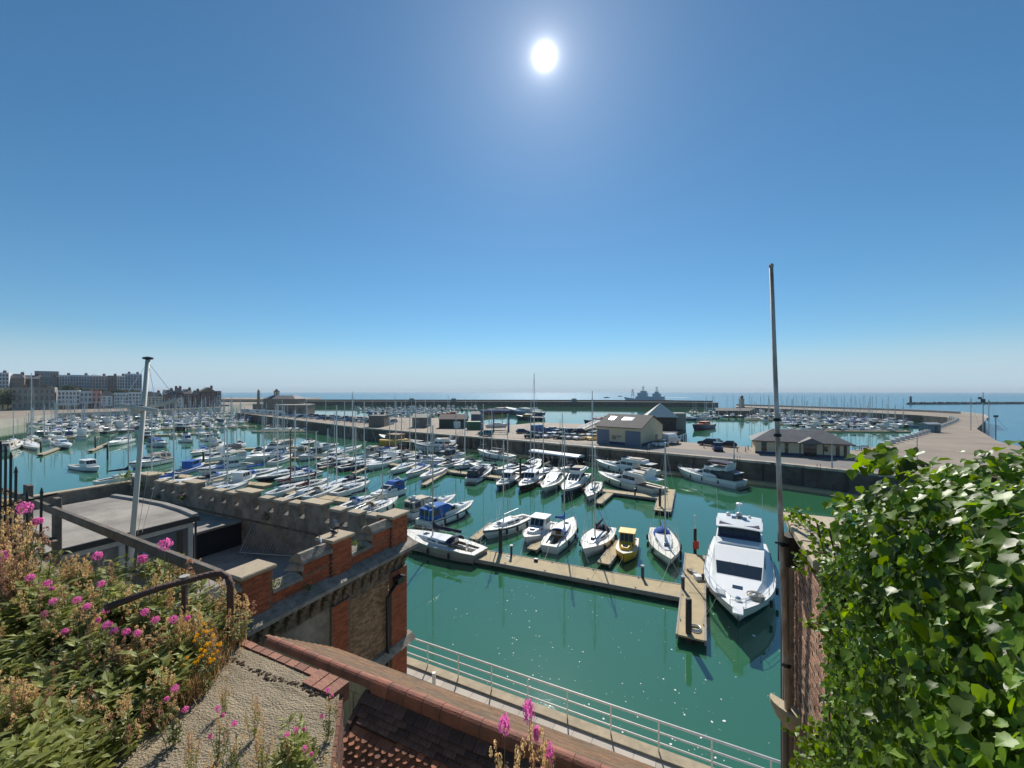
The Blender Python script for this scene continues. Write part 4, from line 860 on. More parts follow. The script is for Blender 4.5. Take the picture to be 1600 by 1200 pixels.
pontoon((1035, 798), (1044, 764), 2.3, 'short wide pontoon at the right end of the second pontoon', .60)
pontoon((694, 738), (662, 757), 1.1, 'bare finger pontoon at the left end of the second pontoon', .5)
pontoon((934, 786), (958, 766), 1.2, 'short finger pontoon by the boat with maroon sail cover', .5)
pontoon((795, 744), (842, 725), 1.1, 'finger pontoon behind the second pontoon', .5, False)
pontoon((540, 715), (700, 737), 1.9, 'middle pontoon behind the row of four sailing boats')
pontoon((500, 731), (548, 717), 1.1, 'finger pontoon below the low white speedboat', .5, False)
pontoon((553, 739), (580, 728), 1.1, 'short finger pontoon left of the row of four sailing boats', .5, False)
pontoon((284, 729), (376, 717), 1.9, 'pontoon behind the battlements with motor boats at its end')
pontoon((380, 716), (545, 714), 1.7, 'pontoon linking the motor yachts in the middle harbour', .5, False)
pontoon((62, 710), (104, 695), 1.2, 'left pontoon end beside the white sailing boat', .5, False)
pontoon((140, 704), (170, 692), 1.2, 'left pontoon end beside the white motor cruiser', .5, False)
pontoon((690, 716), (735, 693), 1.6, 'pontoon at the foot of the gangway', .5, False)
pontoon((598, 712), (640, 704), 1.1, 'finger pontoon pointing at the old barge', .5, False)
pontoon((560, 720), (1010, 780), .01, '', .5) if False else None
pile_m = mat('mooring_pile', (0.035, 0.028, 0.024), 0.7, var=.5, vs=3, col2=(.09, .05, .03))
def pile(px, py, top, label, r=.17, cap=None, red=False):
    b = W(px, py, 0); h = H - (top - 612) / F * b.y
    t = thing('mooring_pile', label, 'pile', b); G().tube([(0, 0, -2), (0, 0, h)], r, 12).build('post', pile_m, t, True)
    if cap: g = G(); g.tube([(0, 0, h), (0, 0, h + 1.2)], .05, 6); g.lathe([(.12, 0), (.12, .15), (.02, .22)], 8, (0, 0, h + 1.2)); g.build('lamp', gel, t)
    if red: G().box(-r - .12, r + .12, -r - .1, -r + .05, .9, 1.7).build('lifebuoy_box', redp, t)
pile(782, 872, 826, 'dark mooring pile in front of the near pontoon, left of the dinghy', .2)
pile(1086, 870, 826, 'mooring pile with a white light and red box behind the end pontoon', .16, True, True)
pile(1076, 1003, 936, 'black mooring pile through the front end of the end pontoon', .2)
pile(1031, 797, 763, 'dark pile at the short wide pontoon', .17); pile(813, 752, 715, 'dark pile left of the black-hulled fishing boat', .2); pile(776, 739, 730, 'stubby pile on the second pontoon', .15)
pile(318, 730, 706, 'dark pile on the pontoon behind the battlements', .22); pile(593, 725, 705, 'pile on the middle pontoon', .2); pile(64, 706, 690, 'dark pile at the left pontoon end', .22); pile(149, 703, 682, 'dark pile beside the left motor cruiser', .2)
pile(705, 728, 712, 'pile at the corner of the second pontoon', .15); pile(168, 718, 695, 'lone pile right of the left motor cruiser', .2)
for i, (px, py, lb) in enumerate(((799, 869, 'navy service post near the dark mooring pile'), (1004, 903, 'dark service post with a light head in the middle of the near pontoon'), (1067, 921, 'navy service post at the crossing of the near pontoons'), (720, 738, 'service post on the second pontoon'), (992, 774, 'service post beside the cream motor yacht'))):
    p = W(px, py, .55); t = thing('service_post', lb, 'service post', (p.x, p.y, .585)); G().box(-.11, .11, -.11, .11, 0, .95).build('post', navy, t); G().box(-.14, .14, -.14, .14, .951, 1.08).build('lamp_head', gel_grey, t)
p = W(1078, 983, .6); t = thing('hose_ring', 'coiled white hose on the front end of the end pontoon', 'hose', (p.x + .35, p.y, .61)); 
for k in range(4): G().tube([(.42 * math.cos(a * math.pi / 8) * (1 - .05 * k), .42 * math.sin(a * math.pi / 8) * (1 - .05 * k), .03 + .04 * k) for a in range(17)], .025, 5).build('hose_loop', gel, t)
p = W(1090, 905, .6); t = thing('mooring_gear', 'heap of buckets, boxes and rope beside the motor yacht', 'gear', (p.x, p.y, .61))
G().box(-.25, .25, -.3, .3, 0, .35).build('box', gel, t); G().lathe([(.16, 0), (.2, .36)], 10, (.05, .7, 0)).build('bucket', gel_grey, t); G().box(-.2, .25, 1.1, 1.7, 0, .22).build('crate', mat('crate_brown', (.2, .16, .12), .8), t)
t = thing('buoy', 'small red ball buoy floating left of the end pontoon', 'buoy', W(1060, 938)); G().lathe([(.02, -.2), (.18, -.1), (.22, .05), (.15, .2), (.03, .28)], 10).build('float', mat('buoy_red', (.6, .05, .02), .5), t, True)
# gangway
a, b = W(727, 676, QZ + .1), W(690, 706, .9); d = b - a; t = thing('gangway', 'sloping metal gangway from the car park down to the pontoons', 'gangway', a, math.atan2(d.y, d.x)); Lh = math.hypot(d.x, d.y); dz = d.z
g = G(); g.add([(0, -.8, 0), (Lh, -.8, dz), (Lh, .8, dz), (0, .8, 0), (0, -.8, -.15), (Lh, -.8, dz - .15), (Lh, .8, dz - .15), (0, .8, -.15)], [(0, 1, 2, 3), (7, 6, 5, 4), (0, 4, 5, 1), (2, 6, 7, 3)]); g.build('walkway', plate_m, t)
for s in (-.8, .8):
    g = G(); g.tube([(0, s, 1.1), (Lh, s, dz + 1.1)], .06, 5); g.tube([(0, s, .55), (Lh, s, dz + .55)], .04, 5)
    for k in range(9): u = k / 8; g.tube([(Lh * u, s, dz * u), (Lh * u, s, dz * u + 1.1)], .035, 4)
    g.build('handrail', plate_m, t)
# ------------------------------------------------------------------ cars
def car_T(m, kind='car'):
    b = [] ; tyre = mat('tyre', (.012, .012, .013), .8); hub = mat('hub', (.35, .35, .36), .4, metal=.7)
    if kind == 'car': S1 = [(-2.1, .70, .38, .78), (-1.98, .84, .24, .95), (-.9, .88, .2, 1.0), (.8, .88, .2, .96), (1.7, .86, .24, .84), (2.08, .7, .34, .66)]; S2 = [(-1.95, .74, .72, .94, .96), (-1.45, .72, .62, .96, 1.42), (.1, .73, .62, .96, 1.45), (1.0, .74, .70, .93, .95)]; top = (-1.4, .12, .62, 1.44, 1.475)
    elif kind == 'suv': S1 = [(-2.2, .78, .4, .9), (-2.12, .9, .3, 1.1), (-.9, .93, .28, 1.12), (1.0, .93, .28, 1.08), (1.9, .9, .3, 1.0), (2.2, .78, .42, .78)]; S2 = [(-2.1, .8, .76, 1.08, 1.1), (-1.95, .8, .68, 1.1, 1.68), (.2, .8, .68, 1.1, 1.7), (1.1, .8, .72, 1.05, 1.08)]; top = (-1.95, .22, .68, 1.69, 1.74)
    else: S1 = [(-2.6, .95, .4, 2.4), (-2.55, 1.0, .35, 2.5), (1.0, 1.0, .35, 2.5), (1.05, 1.0, .35, 1.95), (2.2, .95, .35, 1.2), (2.6, .85, .4, .95)]; S2 = [(.98, .98, .9, 1.2, 1.9), (1.1, .98, .9, 1.2, 1.92), (1.5, .97, .88, 1.2, 1.86), (2.18, .93, .82, 1.18, 1.24)]; top = (1.0, 1.45, .88, 1.9, 2.05)
    g = G(); g.loft([[(x, -w, z0), (x, w, z0), (x, w * 1.0, z0 + (z1 - z0) * .6), (x, w * .9, z1), (x, -w * .9, z1), (x, -w, z0 + (z1 - z0) * .6)] for x, w, z0, z1 in S1]); b.append(('body', g.mesh('body', m), None))
    g = G(); g.loft([[(x, -w0, z0), (x, w0, z0), (x, w1, z1), (x, -w1, z1)] for x, w0, w1, z0, z1 in S2]); b.append(('windows', g.mesh('windows', glassd), None))
    b.append(('roof', G().box(top[0], top[1], -top[2], top[2], top[3], top[4]).mesh('roof', m), None))
    for x in (-1.35, 1.3):
        for s in (1, -1):
            g = G(); y = s * S1[2][1]; g.loft([[(x + .33 * math.cos(a * math.pi / 6), yy, .33 + .33 * math.sin(a * math.pi / 6)) for a in range(12)] for yy in (y - s * .22, y + s * .015)]); b.append(('wheel', g.mesh('wheel', tyre), None)); i = len(b) - 1
            g = G(); g.loft([[(x + .2 * math.cos(a * math.pi / 4), yy, .33 + .2 * math.sin(a * math.pi / 4)) for a in range(8)] for yy in (y + s * .016, y + s * .03)]); b.append(('hub', g.mesh('hub', hub), i))
    xf = S1[-1][0] - .06
    for s in (1, -1): b.append(('headlight', G().box(xf - .2, xf + .02, s * .52 - .13, s * .52 + .13, .62, .74).mesh('headlight', gel), None)); b.append(('tail_light', G().box(S1[0][0] - .01, S1[0][0] + .1, s * .6 - .1, s * .6 + .1, .7, .85).mesh('tail_light', redp), None))
    return b
cp = {k: mat('car_' + k, c, .22, metal=.2) for k, c in dict(white=(.72, .72, .72), black=(.015, .016, .02), navy=(.02, .035, .10), silver=(.42, .43, .45), blue=(.04, .13, .32), teal=(.04, .12, .14), yellow=(.6, .4, .04), grey=(.10, .105, .115), pale=(.45, .58, .64)).items()}
CT = {(k, kd): None for k in cp for kd in ('car', 'suv', 'van')}
def car(px, py, deg, col, label, kind='car', group='cars parked on the quay', cat='car'):
    if CT[(col, kind)] is None: CT[(col, kind)] = car_T(cp[col], kind)
    p = W(px, py, QZ); return place(CT[(col, kind)], (p.x, p.y, QZ + .006), R(deg), label, cat, group, 'parked_' + ('van' if kind == 'van' else 'car'))
QA = math.degrees(math.atan2(-.6, .8))
for a in (((817, 677), 20, 'navy', 'dark blue car leftmost in the quay car park', 'car'), ((829, 684), -125, 'black', 'black car below the leftmost dark blue one', 'suv'), ((843, 684), -125, 'navy', 'navy car second in the front row of the car park', 'car'), ((856.5, 684), -130, 'white', 'white car third in the front row of the car park', 'car'),
          ((869, 679), -120, 'silver', 'silver car in the middle of the back row', 'car'), ((873, 685), -125, 'grey', 'dark grey car in the middle of the front row', 'suv'), ((883, 685.5), -125, 'black', 'black car left of two white ones in the front row', 'car'), ((893, 686), -140, 'silver', 'silver-white car second from the right in the front row', 'car'), ((906.5, 687), -150, 'white', 'white car at the right end of the front row', 'car'),
          ((925, 682), -140, 'silver', 'silver car tucked beside the yellow shed', 'car'), ((927, 687.5), -140, 'yellow', 'yellow car at the corner of the shed', 'car'), ((842, 676), 30, 'blue', 'blue van behind the front row of cars', 'van'), ((855, 675.5), 30, 'blue', 'blue car at the back of the car park', 'car'), ((866, 674), 30, 'pale', 'pale car far back in the car park', 'car'), ((880, 676), 20, 'grey', 'grey car far back right in the car park', 'car'), ((893, 678), 20, 'navy', 'navy car far back beside the ramp', 'suv'), ((908, 678), 20, 'black', 'black car below the sloping ramp', 'suv'),
          ((759, 681), 160, 'teal', 'dark teal estate car at the head of the gangway', 'suv'), ((1031, 697), -155, 'pale', 'pale blue car right of the yellow shed', 'car'), ((1049, 693), 35, 'white', 'white box van right of the yellow shed', 'van'), ((1106, 696), 140, 'black', 'black car leftmost of the four near the low yellow building', 'suv'), ((1120, 694), 40, 'grey', 'grey car at the back of the four near the low building', 'car'), ((1121, 704), -110, 'navy', 'dark blue car at the front of the four near the low building', 'suv'), ((1136, 698), 150, 'black', 'black saloon rightmost of the four near the low building', 'car')):
    car(a[0][0], a[0][1], a[1], a[2], a[3], a[4], 'cars parked on the quay', 'van' if a[4] == 'van' else 'car')
rnd = random.Random(5)
for i in range(34):
    u = i / 33; px = 436 + 178 * u; py = 651.5 + 13.5 * u - (3.4 if i % 2 else 0) - 1.2; k = rnd.choice(['white', 'navy', 'blue', 'silver', 'grey', 'black', 'pale'])
    car(px, py, rnd.choice([62, -118]) + rnd.uniform(-4, 4), k, {'pale': 'pale blue'}.get(k, k) + ' car in the long rows parked on the cross wall', 'car', 'cars parked on the cross wall')
for i in range(9):
    car(385 + i * 7 + rnd.uniform(-1, 1), 645.5 + .55 * i * .9, rnd.choice([60, -120]), rnd.choice(['white', 'silver', 'pale']), 'pale van in the row beside the clock house', 'van', 'vans beside the clock house', 'van')
for i in range(26):
    u = i / 25; px = 205 + 150 * u; k = rnd.choice(['white', 'navy', 'blue', 'silver', 'grey', 'black'])
    p = Q(px, 641 - 6.0 * u * .9 + rnd.choice([-.7, .3])); car(px, 641 - 5.2 * u + rnd.choice([-.8, 0]), 50 + rnd.uniform(-5, 5), k, k + ' car parked along the parade in front of the houses', 'car', 'cars on the parade')
# ------------------------------------------------------------------ quay buildings
shed_w = mat('shed_yellow', (0.66, 0.56, 0.37), .8, var=.4, vs=.8, col2=(.43, .36, .23)); shed_r = mat('shed_roof', (0.075, 0.065, 0.062), .85, var=.4, vs=1.2, bump=.3, bs=4); shut = mat('roller_shutter', (.13, .17, .24), .5, metal=.2); plinth = mat('blue_plinth', (.02, .035, .12), .6)
a, b_, c_ = Q(932, 692), Q(1002, 698), Q(1032, 688.5); e1 = (b_ - a); Lx = e1.length; rz = math.atan2(e1.y, e1.x); Dp = (c_ - b_).length
t = thing('boat_shed', 'yellow boat shed with dark pitched roof and two grey roller doors', 'building', (a.x, a.y, QZ), rz)
he, hr = 4.3, 6.9
w = G(); w.prism([(0, 0), (Lx, 0), (Lx, Dp), (0, Dp)], -.1, he); 
for x in (0.0, Lx): w.add([(x, 0, he), (x, Dp, he), (x, Dp / 2, hr)], [(0, 1, 2) if x else (2, 1, 0)])
w.build('wall', shed_w, t)
for s in (0, 1):
    y0, y1 = (-.5, Dp / 2) if s == 0 else (Dp + .5, Dp / 2); z0 = he - .5 * (hr - he) / (Dp / 2)
    g = G(); g.add([(-.3, y0, z0 + .05), (Lx + .3, y0, z0 + .05), (Lx + .3, y1, hr + .05), (-.3, y1, hr + .05), (-.3, y0, z0 + .22), (Lx + .3, y0, z0 + .22), (Lx + .3, y1, hr + .22), (-.3, y1, hr + .22)], [(3, 2, 1, 0), (4, 5, 6, 7), (0, 1, 5, 4), (1, 2, 6, 5), (3, 0, 4, 7), (2, 3, 7, 6)]); rf = g.build('roof', shed_r, t)
    if s == 0:
        for x0, x1 in ((Lx * .13, Lx * .26), (Lx * .43, Lx * .68)):
            f = lambda u: (y0 + (y1 - y0) * u, z0 + (hr - z0) * u)
            (ya, za), (yb, zb) = f(.52), f(.78); g = G(); g.quad((x0, ya, za + .26), (x1, ya, za + .26), (x1, yb, zb + .26), (x0, yb, zb + .26)); g.build('skylight', mat('skylight_glass', (.6, .64, .66), .12), rf)
for x0, x1 in ((Lx * .02, Lx * .30), (Lx * .66, Lx * .985)):
    d_ = G().box(x0, x1, -.05, .05, 0, he - .75).build('roller_door', shut, t)
    for k in range(12): G().box(x0 + .02, x1 - .02, -.085, -.051, .05 + k * (he - .85) / 12, .05 + (k + .8) * (he - .85) / 12).build('slat', shut, d_)
G().box(Lx * .305, Lx * .655, -.04, .0, 0, .7).build('plinth', plinth, t); G().box(Lx, Lx + .04, .1, Dp - .1, 0, .7).build('plinth', plinth, t)
g = G(); ex, ez = Lx * .41, 1.75; g.tube([(ex + .42 * math.cos(k * math.pi / 8), -.06, ez + .42 * math.sin(k * math.pi / 8)) for k in range(17)], .09, 5); g.box(ex - .12, ex + .12, -.07, -.04, ez - .15, ez + .15); g.build('round_emblem', mat('emblem_dark', (.06, .07, .12), .6), t)
g = G()
for pts in (((0, .75), (.25, .1), (.5, .75)), ((.62, .7), (1.0, .7), (.75, .1)), ((-.05, .45), (1.05, .5))): g.tube([(Lx * .475 + p[0], -.05, 1.6 + p[1]) for p in pts], .06, 4)
g.build('sprayed_lettering', mat('spray_grey', (.16, .16, .17), .7), t)
for z in (1.5,): G().box(Lx + .01, Lx + .06, Dp * .62, Dp * .74, .02, 2.1).build('side_door', navy, t)
# low yellow building
a, b_ = Q(1180, 708), Q(1328, 716.5); e1 = b_ - a; Lx = e1.length; rz = math.atan2(e1.y, e1.x); Dp = 7.5
t = thing('harbour_office', 'low yellow harbour building with slate hipped roof and small entrance gable', 'building', (a.x, a.y, QZ), rz); he, hr = 2.75, 5.0
G().box(0, Lx, 0, Dp, -.1, he).build('wall', shed_w, t)
rf = G().loft([[(-.7, -.7, he), (Lx + .7, -.7, he), (Lx + .7, Dp + .7, he), (-.7, Dp + .7, he)], [(3.4, Dp * .48, hr), (Lx - 3.4, Dp * .48, hr), (Lx - 3.4, Dp * .52, hr), (3.4, Dp * .52, hr)]]).build('roof', slate, t)
G().box(-.72, Lx + .72, -.72, -.69, he - .18, he + .02).build('fascia', mat('brown_fascia', (.08, .045, .03), .7), t)
gx = Lx * .60; G().loft([[(gx - 2.2, -1.7, he - .05), (gx, -1.7, he + 1.05), (gx + 2.2, -1.7, he - .05)], [(gx - 2.2, 2.2, he - .05), (gx, 2.2, he + 1.05), (gx + 2.2, 2.2, he - .05)]]).build('entrance_gable', slate, t)
for s in (-1, 1): G().box(gx + s * 1.9 - .09, gx + s * 1.9 + .09, -1.6, -1.42, 0, he - .06).build('porch_post', mat('brown_fascia', (.08, .045, .03), .7), t)
for x0, x1, z0, z1, nm in ((Lx * .07, Lx * .13, .5, 2.3, 'window'), (Lx * .33, Lx * .37, .3, 2.3, 'window'), (gx - 1.1, gx + 1.1, .02, 2.35, 'door'), (Lx * .74, Lx * .785, 1.1, 2.0, 'window'), (Lx * .86, Lx * .90, .3, 2.3, 'window'), (Lx * .94, Lx * .97, .3, 2.3, 'window')):
    o = G().box(x0, x1, -.03, .03, z0, z1).build(nm, glassd, t); g = G(); g.box(x0 - .1, x1 + .1, -.06, -.005, z1 + .002, z1 + .1); g.box((x0 + x1) / 2 - .03, (x0 + x1) / 2 + .03, -.05, -.031, z0, z1); g.build('frame', MATS['brown_fascia'], o)
G().box(-.03, Lx + .03, -.025, -.002, 0, .45).build('plinth', plinth, t)
# building with a pyramid roof on a piled jetty
p0 = Q(1034, 671.5); t = thing('jetty_house', 'dark timber building with a tall pale pyramid roof on the piled jetty', 'building', (p0.x, p0.y, QZ), R(-14)); tim = mat('dark_timber', (.07, .055, .045), .8, var=.4, vs=2); pyr = mat('pale_slate', (.72, .67, .58), .7, var=.3, vs=1.5)
G().box(-4.6, 4.6, 0, 9, -.3, 4.3).build('wall', tim, t); G().loft([[(-5.4, -.8, 4.3), (5.4, -.8, 4.3), (5.4, 9.8, 4.3), (-5.4, 9.8, 4.3)], [(-.05, 4.45, 9.0), (.05, 4.45, 9.0), (.05, 4.55, 9.0), (-.05, 4.55, 9.0)]]).build('roof', pyr, t)
for k in range(4): link('window', win_mesh(.9, 1.2)[0], t, (-3.2 + 2.1 * k, -.01, 1.6))
G().box(4.61, 8.0, 2, 8, -.3, 5.6).build('side_tower', mat('tower_boards', (.28, .27, .25), .8), t)
g = G(); a = Q(1020, 680); b_ = Q(1064, 669); g.prism([Q(1010, 685), Q(1034, 684), Q(1072, 670.5), Q(1066, 662), Q(1000, 664)], QZ - 1.4, QZ - .02); o = g.build('piled_jetty', tim); tag(o, 'dark timber jetty on piles under the pyramid-roofed building', 'jetty')
for k in range(14):
    u = k / 13; p = Q(1033, 684.8).lerp(Q(1072, 671), u); G().tube([(p.x, p.y, -1), (p.x, p.y, QZ - 1.41)], .2, 6).build('pile', tim, o)
# small huts and containers behind the car park
def hut(px0, px1, py, hgt, dp, wm, rm, label, roof=1.2, door=None, name='hut', cat='hut'):
    a, b = Q(px0, py), Q(px1, py); L = b.x - a.x; t = thing(name, label, cat, (a.x, a.y, QZ), 0)
    G().box(0, L, 0, dp, 0, hgt).build('wall', wm, t)
    if roof: G().loft([[(-.3, -.3, hgt), (-.3, dp + .3, hgt), (-.3, dp / 2, hgt + roof)], [(L + .3, -.3, hgt), (L + .3, dp + .3, hgt), (L + .3, dp / 2, hgt + roof)]][::-1]).build('roof', rm, t)
    else: G().box(-.1, L + .1, -.1, dp + .1, hgt + .005, hgt + .15).build('roof', rm, t)
    if door: G().box(L * .55, L * .8, -.04, .02, .02, hgt * .75).build('door', door, t)
    return t
grn = mat('hut_green', (.02, .05, .035), .7); gw = mat('grey_boards', (.17, .15, .13), .8)
hut(686, 728, 669, 3.2, 8, grn, mat('brown_felt', (.16, .12, .1), .9), 'dark green hut with brown roof left of the green container', 1.6, gel)
hut(729, 752, 671.5, 2.6, 3, mat('container_green', (.03, .13, .06), .6), mat('container_top', (.06, .2, .1), .6), 'green shipping container beside the dark green hut', 0, None, 'container', 'container')
hut(736, 751, 664, 4.2, 5, mat('cabin_bluegrey', (.1, .13, .16), .7), slate, 'blue-grey cabin rising behind the green container', 1.0)
hut(576, 600, 667, 4.0, 6, gw, gw, 'grey timber store at the end of the cross wall', 0, None); hut(644, 668, 668, 3.6, 6, gw, chalk, 'grey hut with a pale roof left of the dark green hut', 1.2, None)
hut(1450, 1470, 675.5, 2.6, 3, mat('kiosk_blue', (.13, .19, .23), .6), mat('kiosk_roof', (.3, .33, .35), .6), 'grey-blue kiosk on the curved pier beside the white blocks', .5, glassd, 'kiosk', 'kiosk')
# blue boat hoist
p = Q(752, 675); q = Q(795, 674); Lg = q.x - p.x; t = thing('boat_hoist', 'blue gantry boat hoist standing over its dock', 'hoist', (p.x, p.y, QZ)); bl = mat('hoist_blue', (.04, .09, .2), .5); hh = 6.4
for x, y in ((0, 0), (Lg, 0), (Lg * .45, 0), (0, 7), (Lg, 7)): G().box(x - .22, x + .22, y - .22, y + .22, .35, hh).build('leg', bl, t); G().box(x - .25, x + .25, y - .6, y + .6, 0, .34).build('wheel', rubber, t)
G().box(-.5, Lg + .5, -.3, .3, hh + .01, hh + .6).build('beam', bl, t); G().box(-.5, Lg + .5, 6.7, 7.3, hh + .01, hh + .6).build('beam', bl, t)
g = G()
for x in (Lg * .25, Lg * .75): g.tube([(x, .3, hh), (x + .2, 3, 1.5), (x, 6.7, hh)], .06, 4)
g.build('sling', beigecv, t)
place(simplify(sloop(8, 2.7, cover=None, hood=None, stripe=None, detail=1, mh=.02)), Q(776, 673.5) + Vector((0, 3.5, 1.1)), .2, 'white boat hull hanging in the slings of the blue hoist', 'sailing boat', None, 'sailing_boat')
# sloping ramp right of the car park
a, b_ = Q(893, 681), Q(940, 668); t = thing('link_span', 'sloping metal ramp beside the yellow shed', 'ramp', (a.x, a.y, QZ)); d = b_ - a; g = G()
g.add([(0, 0, .2), (d.x, d.y, 2.6), (d.x - 2, d.y + 3, 2.6), (-2, 3, .2), (0, 0, 0), (d.x, d.y, 2.2), (d.x - 2, d.y + 3, 2.2), (-2, 3, 0)], [(0, 1, 2, 3), (7, 6, 5, 4), (0, 4, 5, 1), (2, 6, 7, 3), (1, 5, 6, 2)]); g.build('deck', plate_m, t)
g = G(); g.tube([(0, 0, 1.2), (d.x, d.y, 3.6)], .07, 5)
for k in range(8): u = k / 7; g.tube([(d.x * u, d.y * u, .2 + 2.4 * u), (d.x * u, d.y * u, 1.2 + 2.4 * u)], .05, 4)
g.build('handrail', plate_m, t)
# lighthouse on the pier head, white blocks along the pier
p = Q(1161, 636.2); p.y += 2; t = thing('lighthouse', 'small stone lighthouse at the head of the curved pier', 'lighthouse', (p.x, p.y, QZ)); lst = mat('lighthouse_stone', (.42, .38, .30), .8, var=.3, vs=.8)
G().lathe([(2.3, 0), (2.1, 1), (1.8, 6.5)], 14).build('tower', lst, t); G().lathe([(2.5, 6.5), (2.5, 6.9), (1.3, 6.91)], 14).build('gallery', lst, t); G().lathe([(1.25, 6.9), (1.25, 8.6)], 10).build('lantern', glassd, t); G().lathe([(1.6, 8.6), (1.2, 9.3), (.3, 9.9), (.08, 10.6)], 12).build('dome', mat('lantern_dome', (.12, .07, .06), .5), t)
p = Q(1128, 638); G().box(-1, 1, -1, 1, 0, 1)
g = G(); hd = [Q(1118, 641.5), Q(1172, 641.8), Q(1180, 637.5), Q(1118, 637)]; g.prism(hd, -5, QZ - .05); struct(g.build('pier_head', stone_dark))
blk = [Q(*q_) for q_ in ((1374, 698), (1400, 689.5), (1428, 682), (1452, 674), (1472, 666), (1486, 661), (1494, 656.5), (1480, 652.6))]
wb = mat('white_block', (.66, .65, .62), .7, var=.3, vs=2); blkm = G().box(-.55, .55, -.45, .45, 0, .95).mesh('block', wb); capm = G().box(-.6, .6, -.5, .5, .951, 1.05).mesh('cap', wb)
for i, (p, a) in enumerate(walk(blk, 5.2)):
    t = thing('mooring_block', 'white painted stone block on the inner edge of the curved pier', 'block', (p.x + .8, p.y, QZ + .004), a, 'white blocks along the curved pier'); link('body', blkm, t); link('cap', capm, t)
# lamp posts, signal masts
def lamp(px, py, top, label, arm=True):
    p = Q(px, py); h = H - (top - 612) / F * p.y - QZ; t = thing('street_lamp', label, 'lamp post', (p.x, p.y, QZ)); G().tube([(0, 0, 0), (0, 0, h)], .09, 8, .06).build('post', gel_grey, t); G().lathe([(.14, 0), (.14, .9)], 8).build('base', gel_grey, t)
    if arm: g = G(); g.tube([(0, 0, h), (-.3, 0, h + .15), (-.9, 0, h + .2)], .04, 5); g.build('arm', gel_grey, t); G().box(-1.4, -.8, -.12, .12, h + .14, h + .24).build('lamp_head', gel_grey, t)
lamp(1375, 745, 693, 'grey lamp post at the quay edge left of the two walkers', False); lamp(1300, 731, 690, 'grey lamp post in front of the low yellow building', False); lamp(1147, 718, 691, 'thin post at the quay edge left of the leaning pole', False); lamp(875, 672, 656, 'street lamp behind the parked cars'); lamp(1433, 726, 684, 'tall lamp post where the curved pier begins', False); lamp(1175, 699, 669, 'lamp post behind the left corner of the low yellow building', False)
for px, top, lb, sz in ((1536, 613, 'tallest white signal mast on the outer side of the curved pier', 1), (1517, 622, 'thin signal mast left of the tallest one', 0), (1545, 624, 'thin signal mast right of the tallest one', 0), (1556, 652, 'short dark post with stays right of the signal masts', 2)):
    p = Q(px, 672); h = H - (top - 612) / F * p.y - QZ; t = thing('signal_mast', lb, 'mast', (p.x, p.y, QZ)); G().tube([(0, 0, -4.5), (0, 0, h)], .22 if sz == 1 else .12, 8, .1).build('post', gel_grey if sz < 2 else blackp, t)
    if sz == 1: G().tube([(-2.2, 0, h * .72), (2.2, 0, h * .72)], .07, 5).build('yard', gel_grey, t); G().box(-.5, .5, -.3, .3, h * .73, h * .73 + 1.2).build('signal_lamp', blackp, t); G().box(-1.5, -.6, -.2, .2, h * .82, h * .82 + .7).build('signal_lamp', blackp, t)
    if sz == 0: G().tube([(0, 0, h), (3, 0, .2)], .03, 3).build('stay', steel, t)
    if sz == 2: G().box(-.5, .5, -.3, .3, h, h + .7).build('head', blackp, t); G().tube([(0, 0, h), (4, 0, 0)], .04, 3).build('stay', steel, t)
# railing and info board by the walkers
a, b_ = Q(1392, 741), Q(1422, 750); t = thing('ramp_railing', 'white railing of the ramp beside the two walkers', 'railing', (a.x, a.y, QZ)); d = b_ - a; g = G()
for z in (.55, 1.1): g.tube([(0, 0, z), (d.x, d.y, z)], .05, 5)
for k in range(5): g.tube([(d.x * k / 4, d.y * k / 4, 0), (d.x * k / 4, d.y * k / 4, 1.1)], .05, 5)
g.build('rails', gel, t)
p = Q(1347, 730); t = thing('info_board', 'small white board on the quay right of the low yellow building', 'sign', (p.x, p.y, QZ), R(-25)); G().box(-.8, .8, -.03, .03, .5, 1.5).build('panel', mat('board_print', (.5, .52, .55), .5, var=.5, vs=4), t)
for s in (-.7, .7): G().box(s - .04, s + .04, .031, .1, 0, 1.5).build('leg', gel_grey, t)
for px, py, lb in ((1340, 703.5, 'dark bench at the harbour edge, left of two'), (1353, 702.5, 'reddish bench at the harbour edge, right of two')):
    p = Q(px, py); t = thing('bench', lb, 'bench', (p.x, p.y, QZ)); m = woodm if 'dark' in lb else redp
    for y in (-.2, 0, .2): G().box(-.9, .9, y - .08, y + .08, .42, .46).build('slat', m, t)
    for z in (.6, .78): G().box(-.9, .9, .28, .32, z, z + .12).build('back_slat', m, t)
    for s in (-.75, .75): g = G(); g.box(s - .04, s + .04, -.25, -.18, 0, .419); g.box(s - .04, s + .04, .33, .39, 0, .9); g.build('leg', blackp, t)
for px, py in ((1152, 706), (1165, 706), (1169, 703), (1013, 700), (1015, 699), (1100, 700)):
    p = Q(px, py); o = G().lathe([(.12, 0), (.12, .95), (.04, 1.05)], 8).build('bollard', gel_grey); o.location = p; tag(o, 'low grey bollard on the quay near parked cars', 'bollard', 'bollards on the quay')
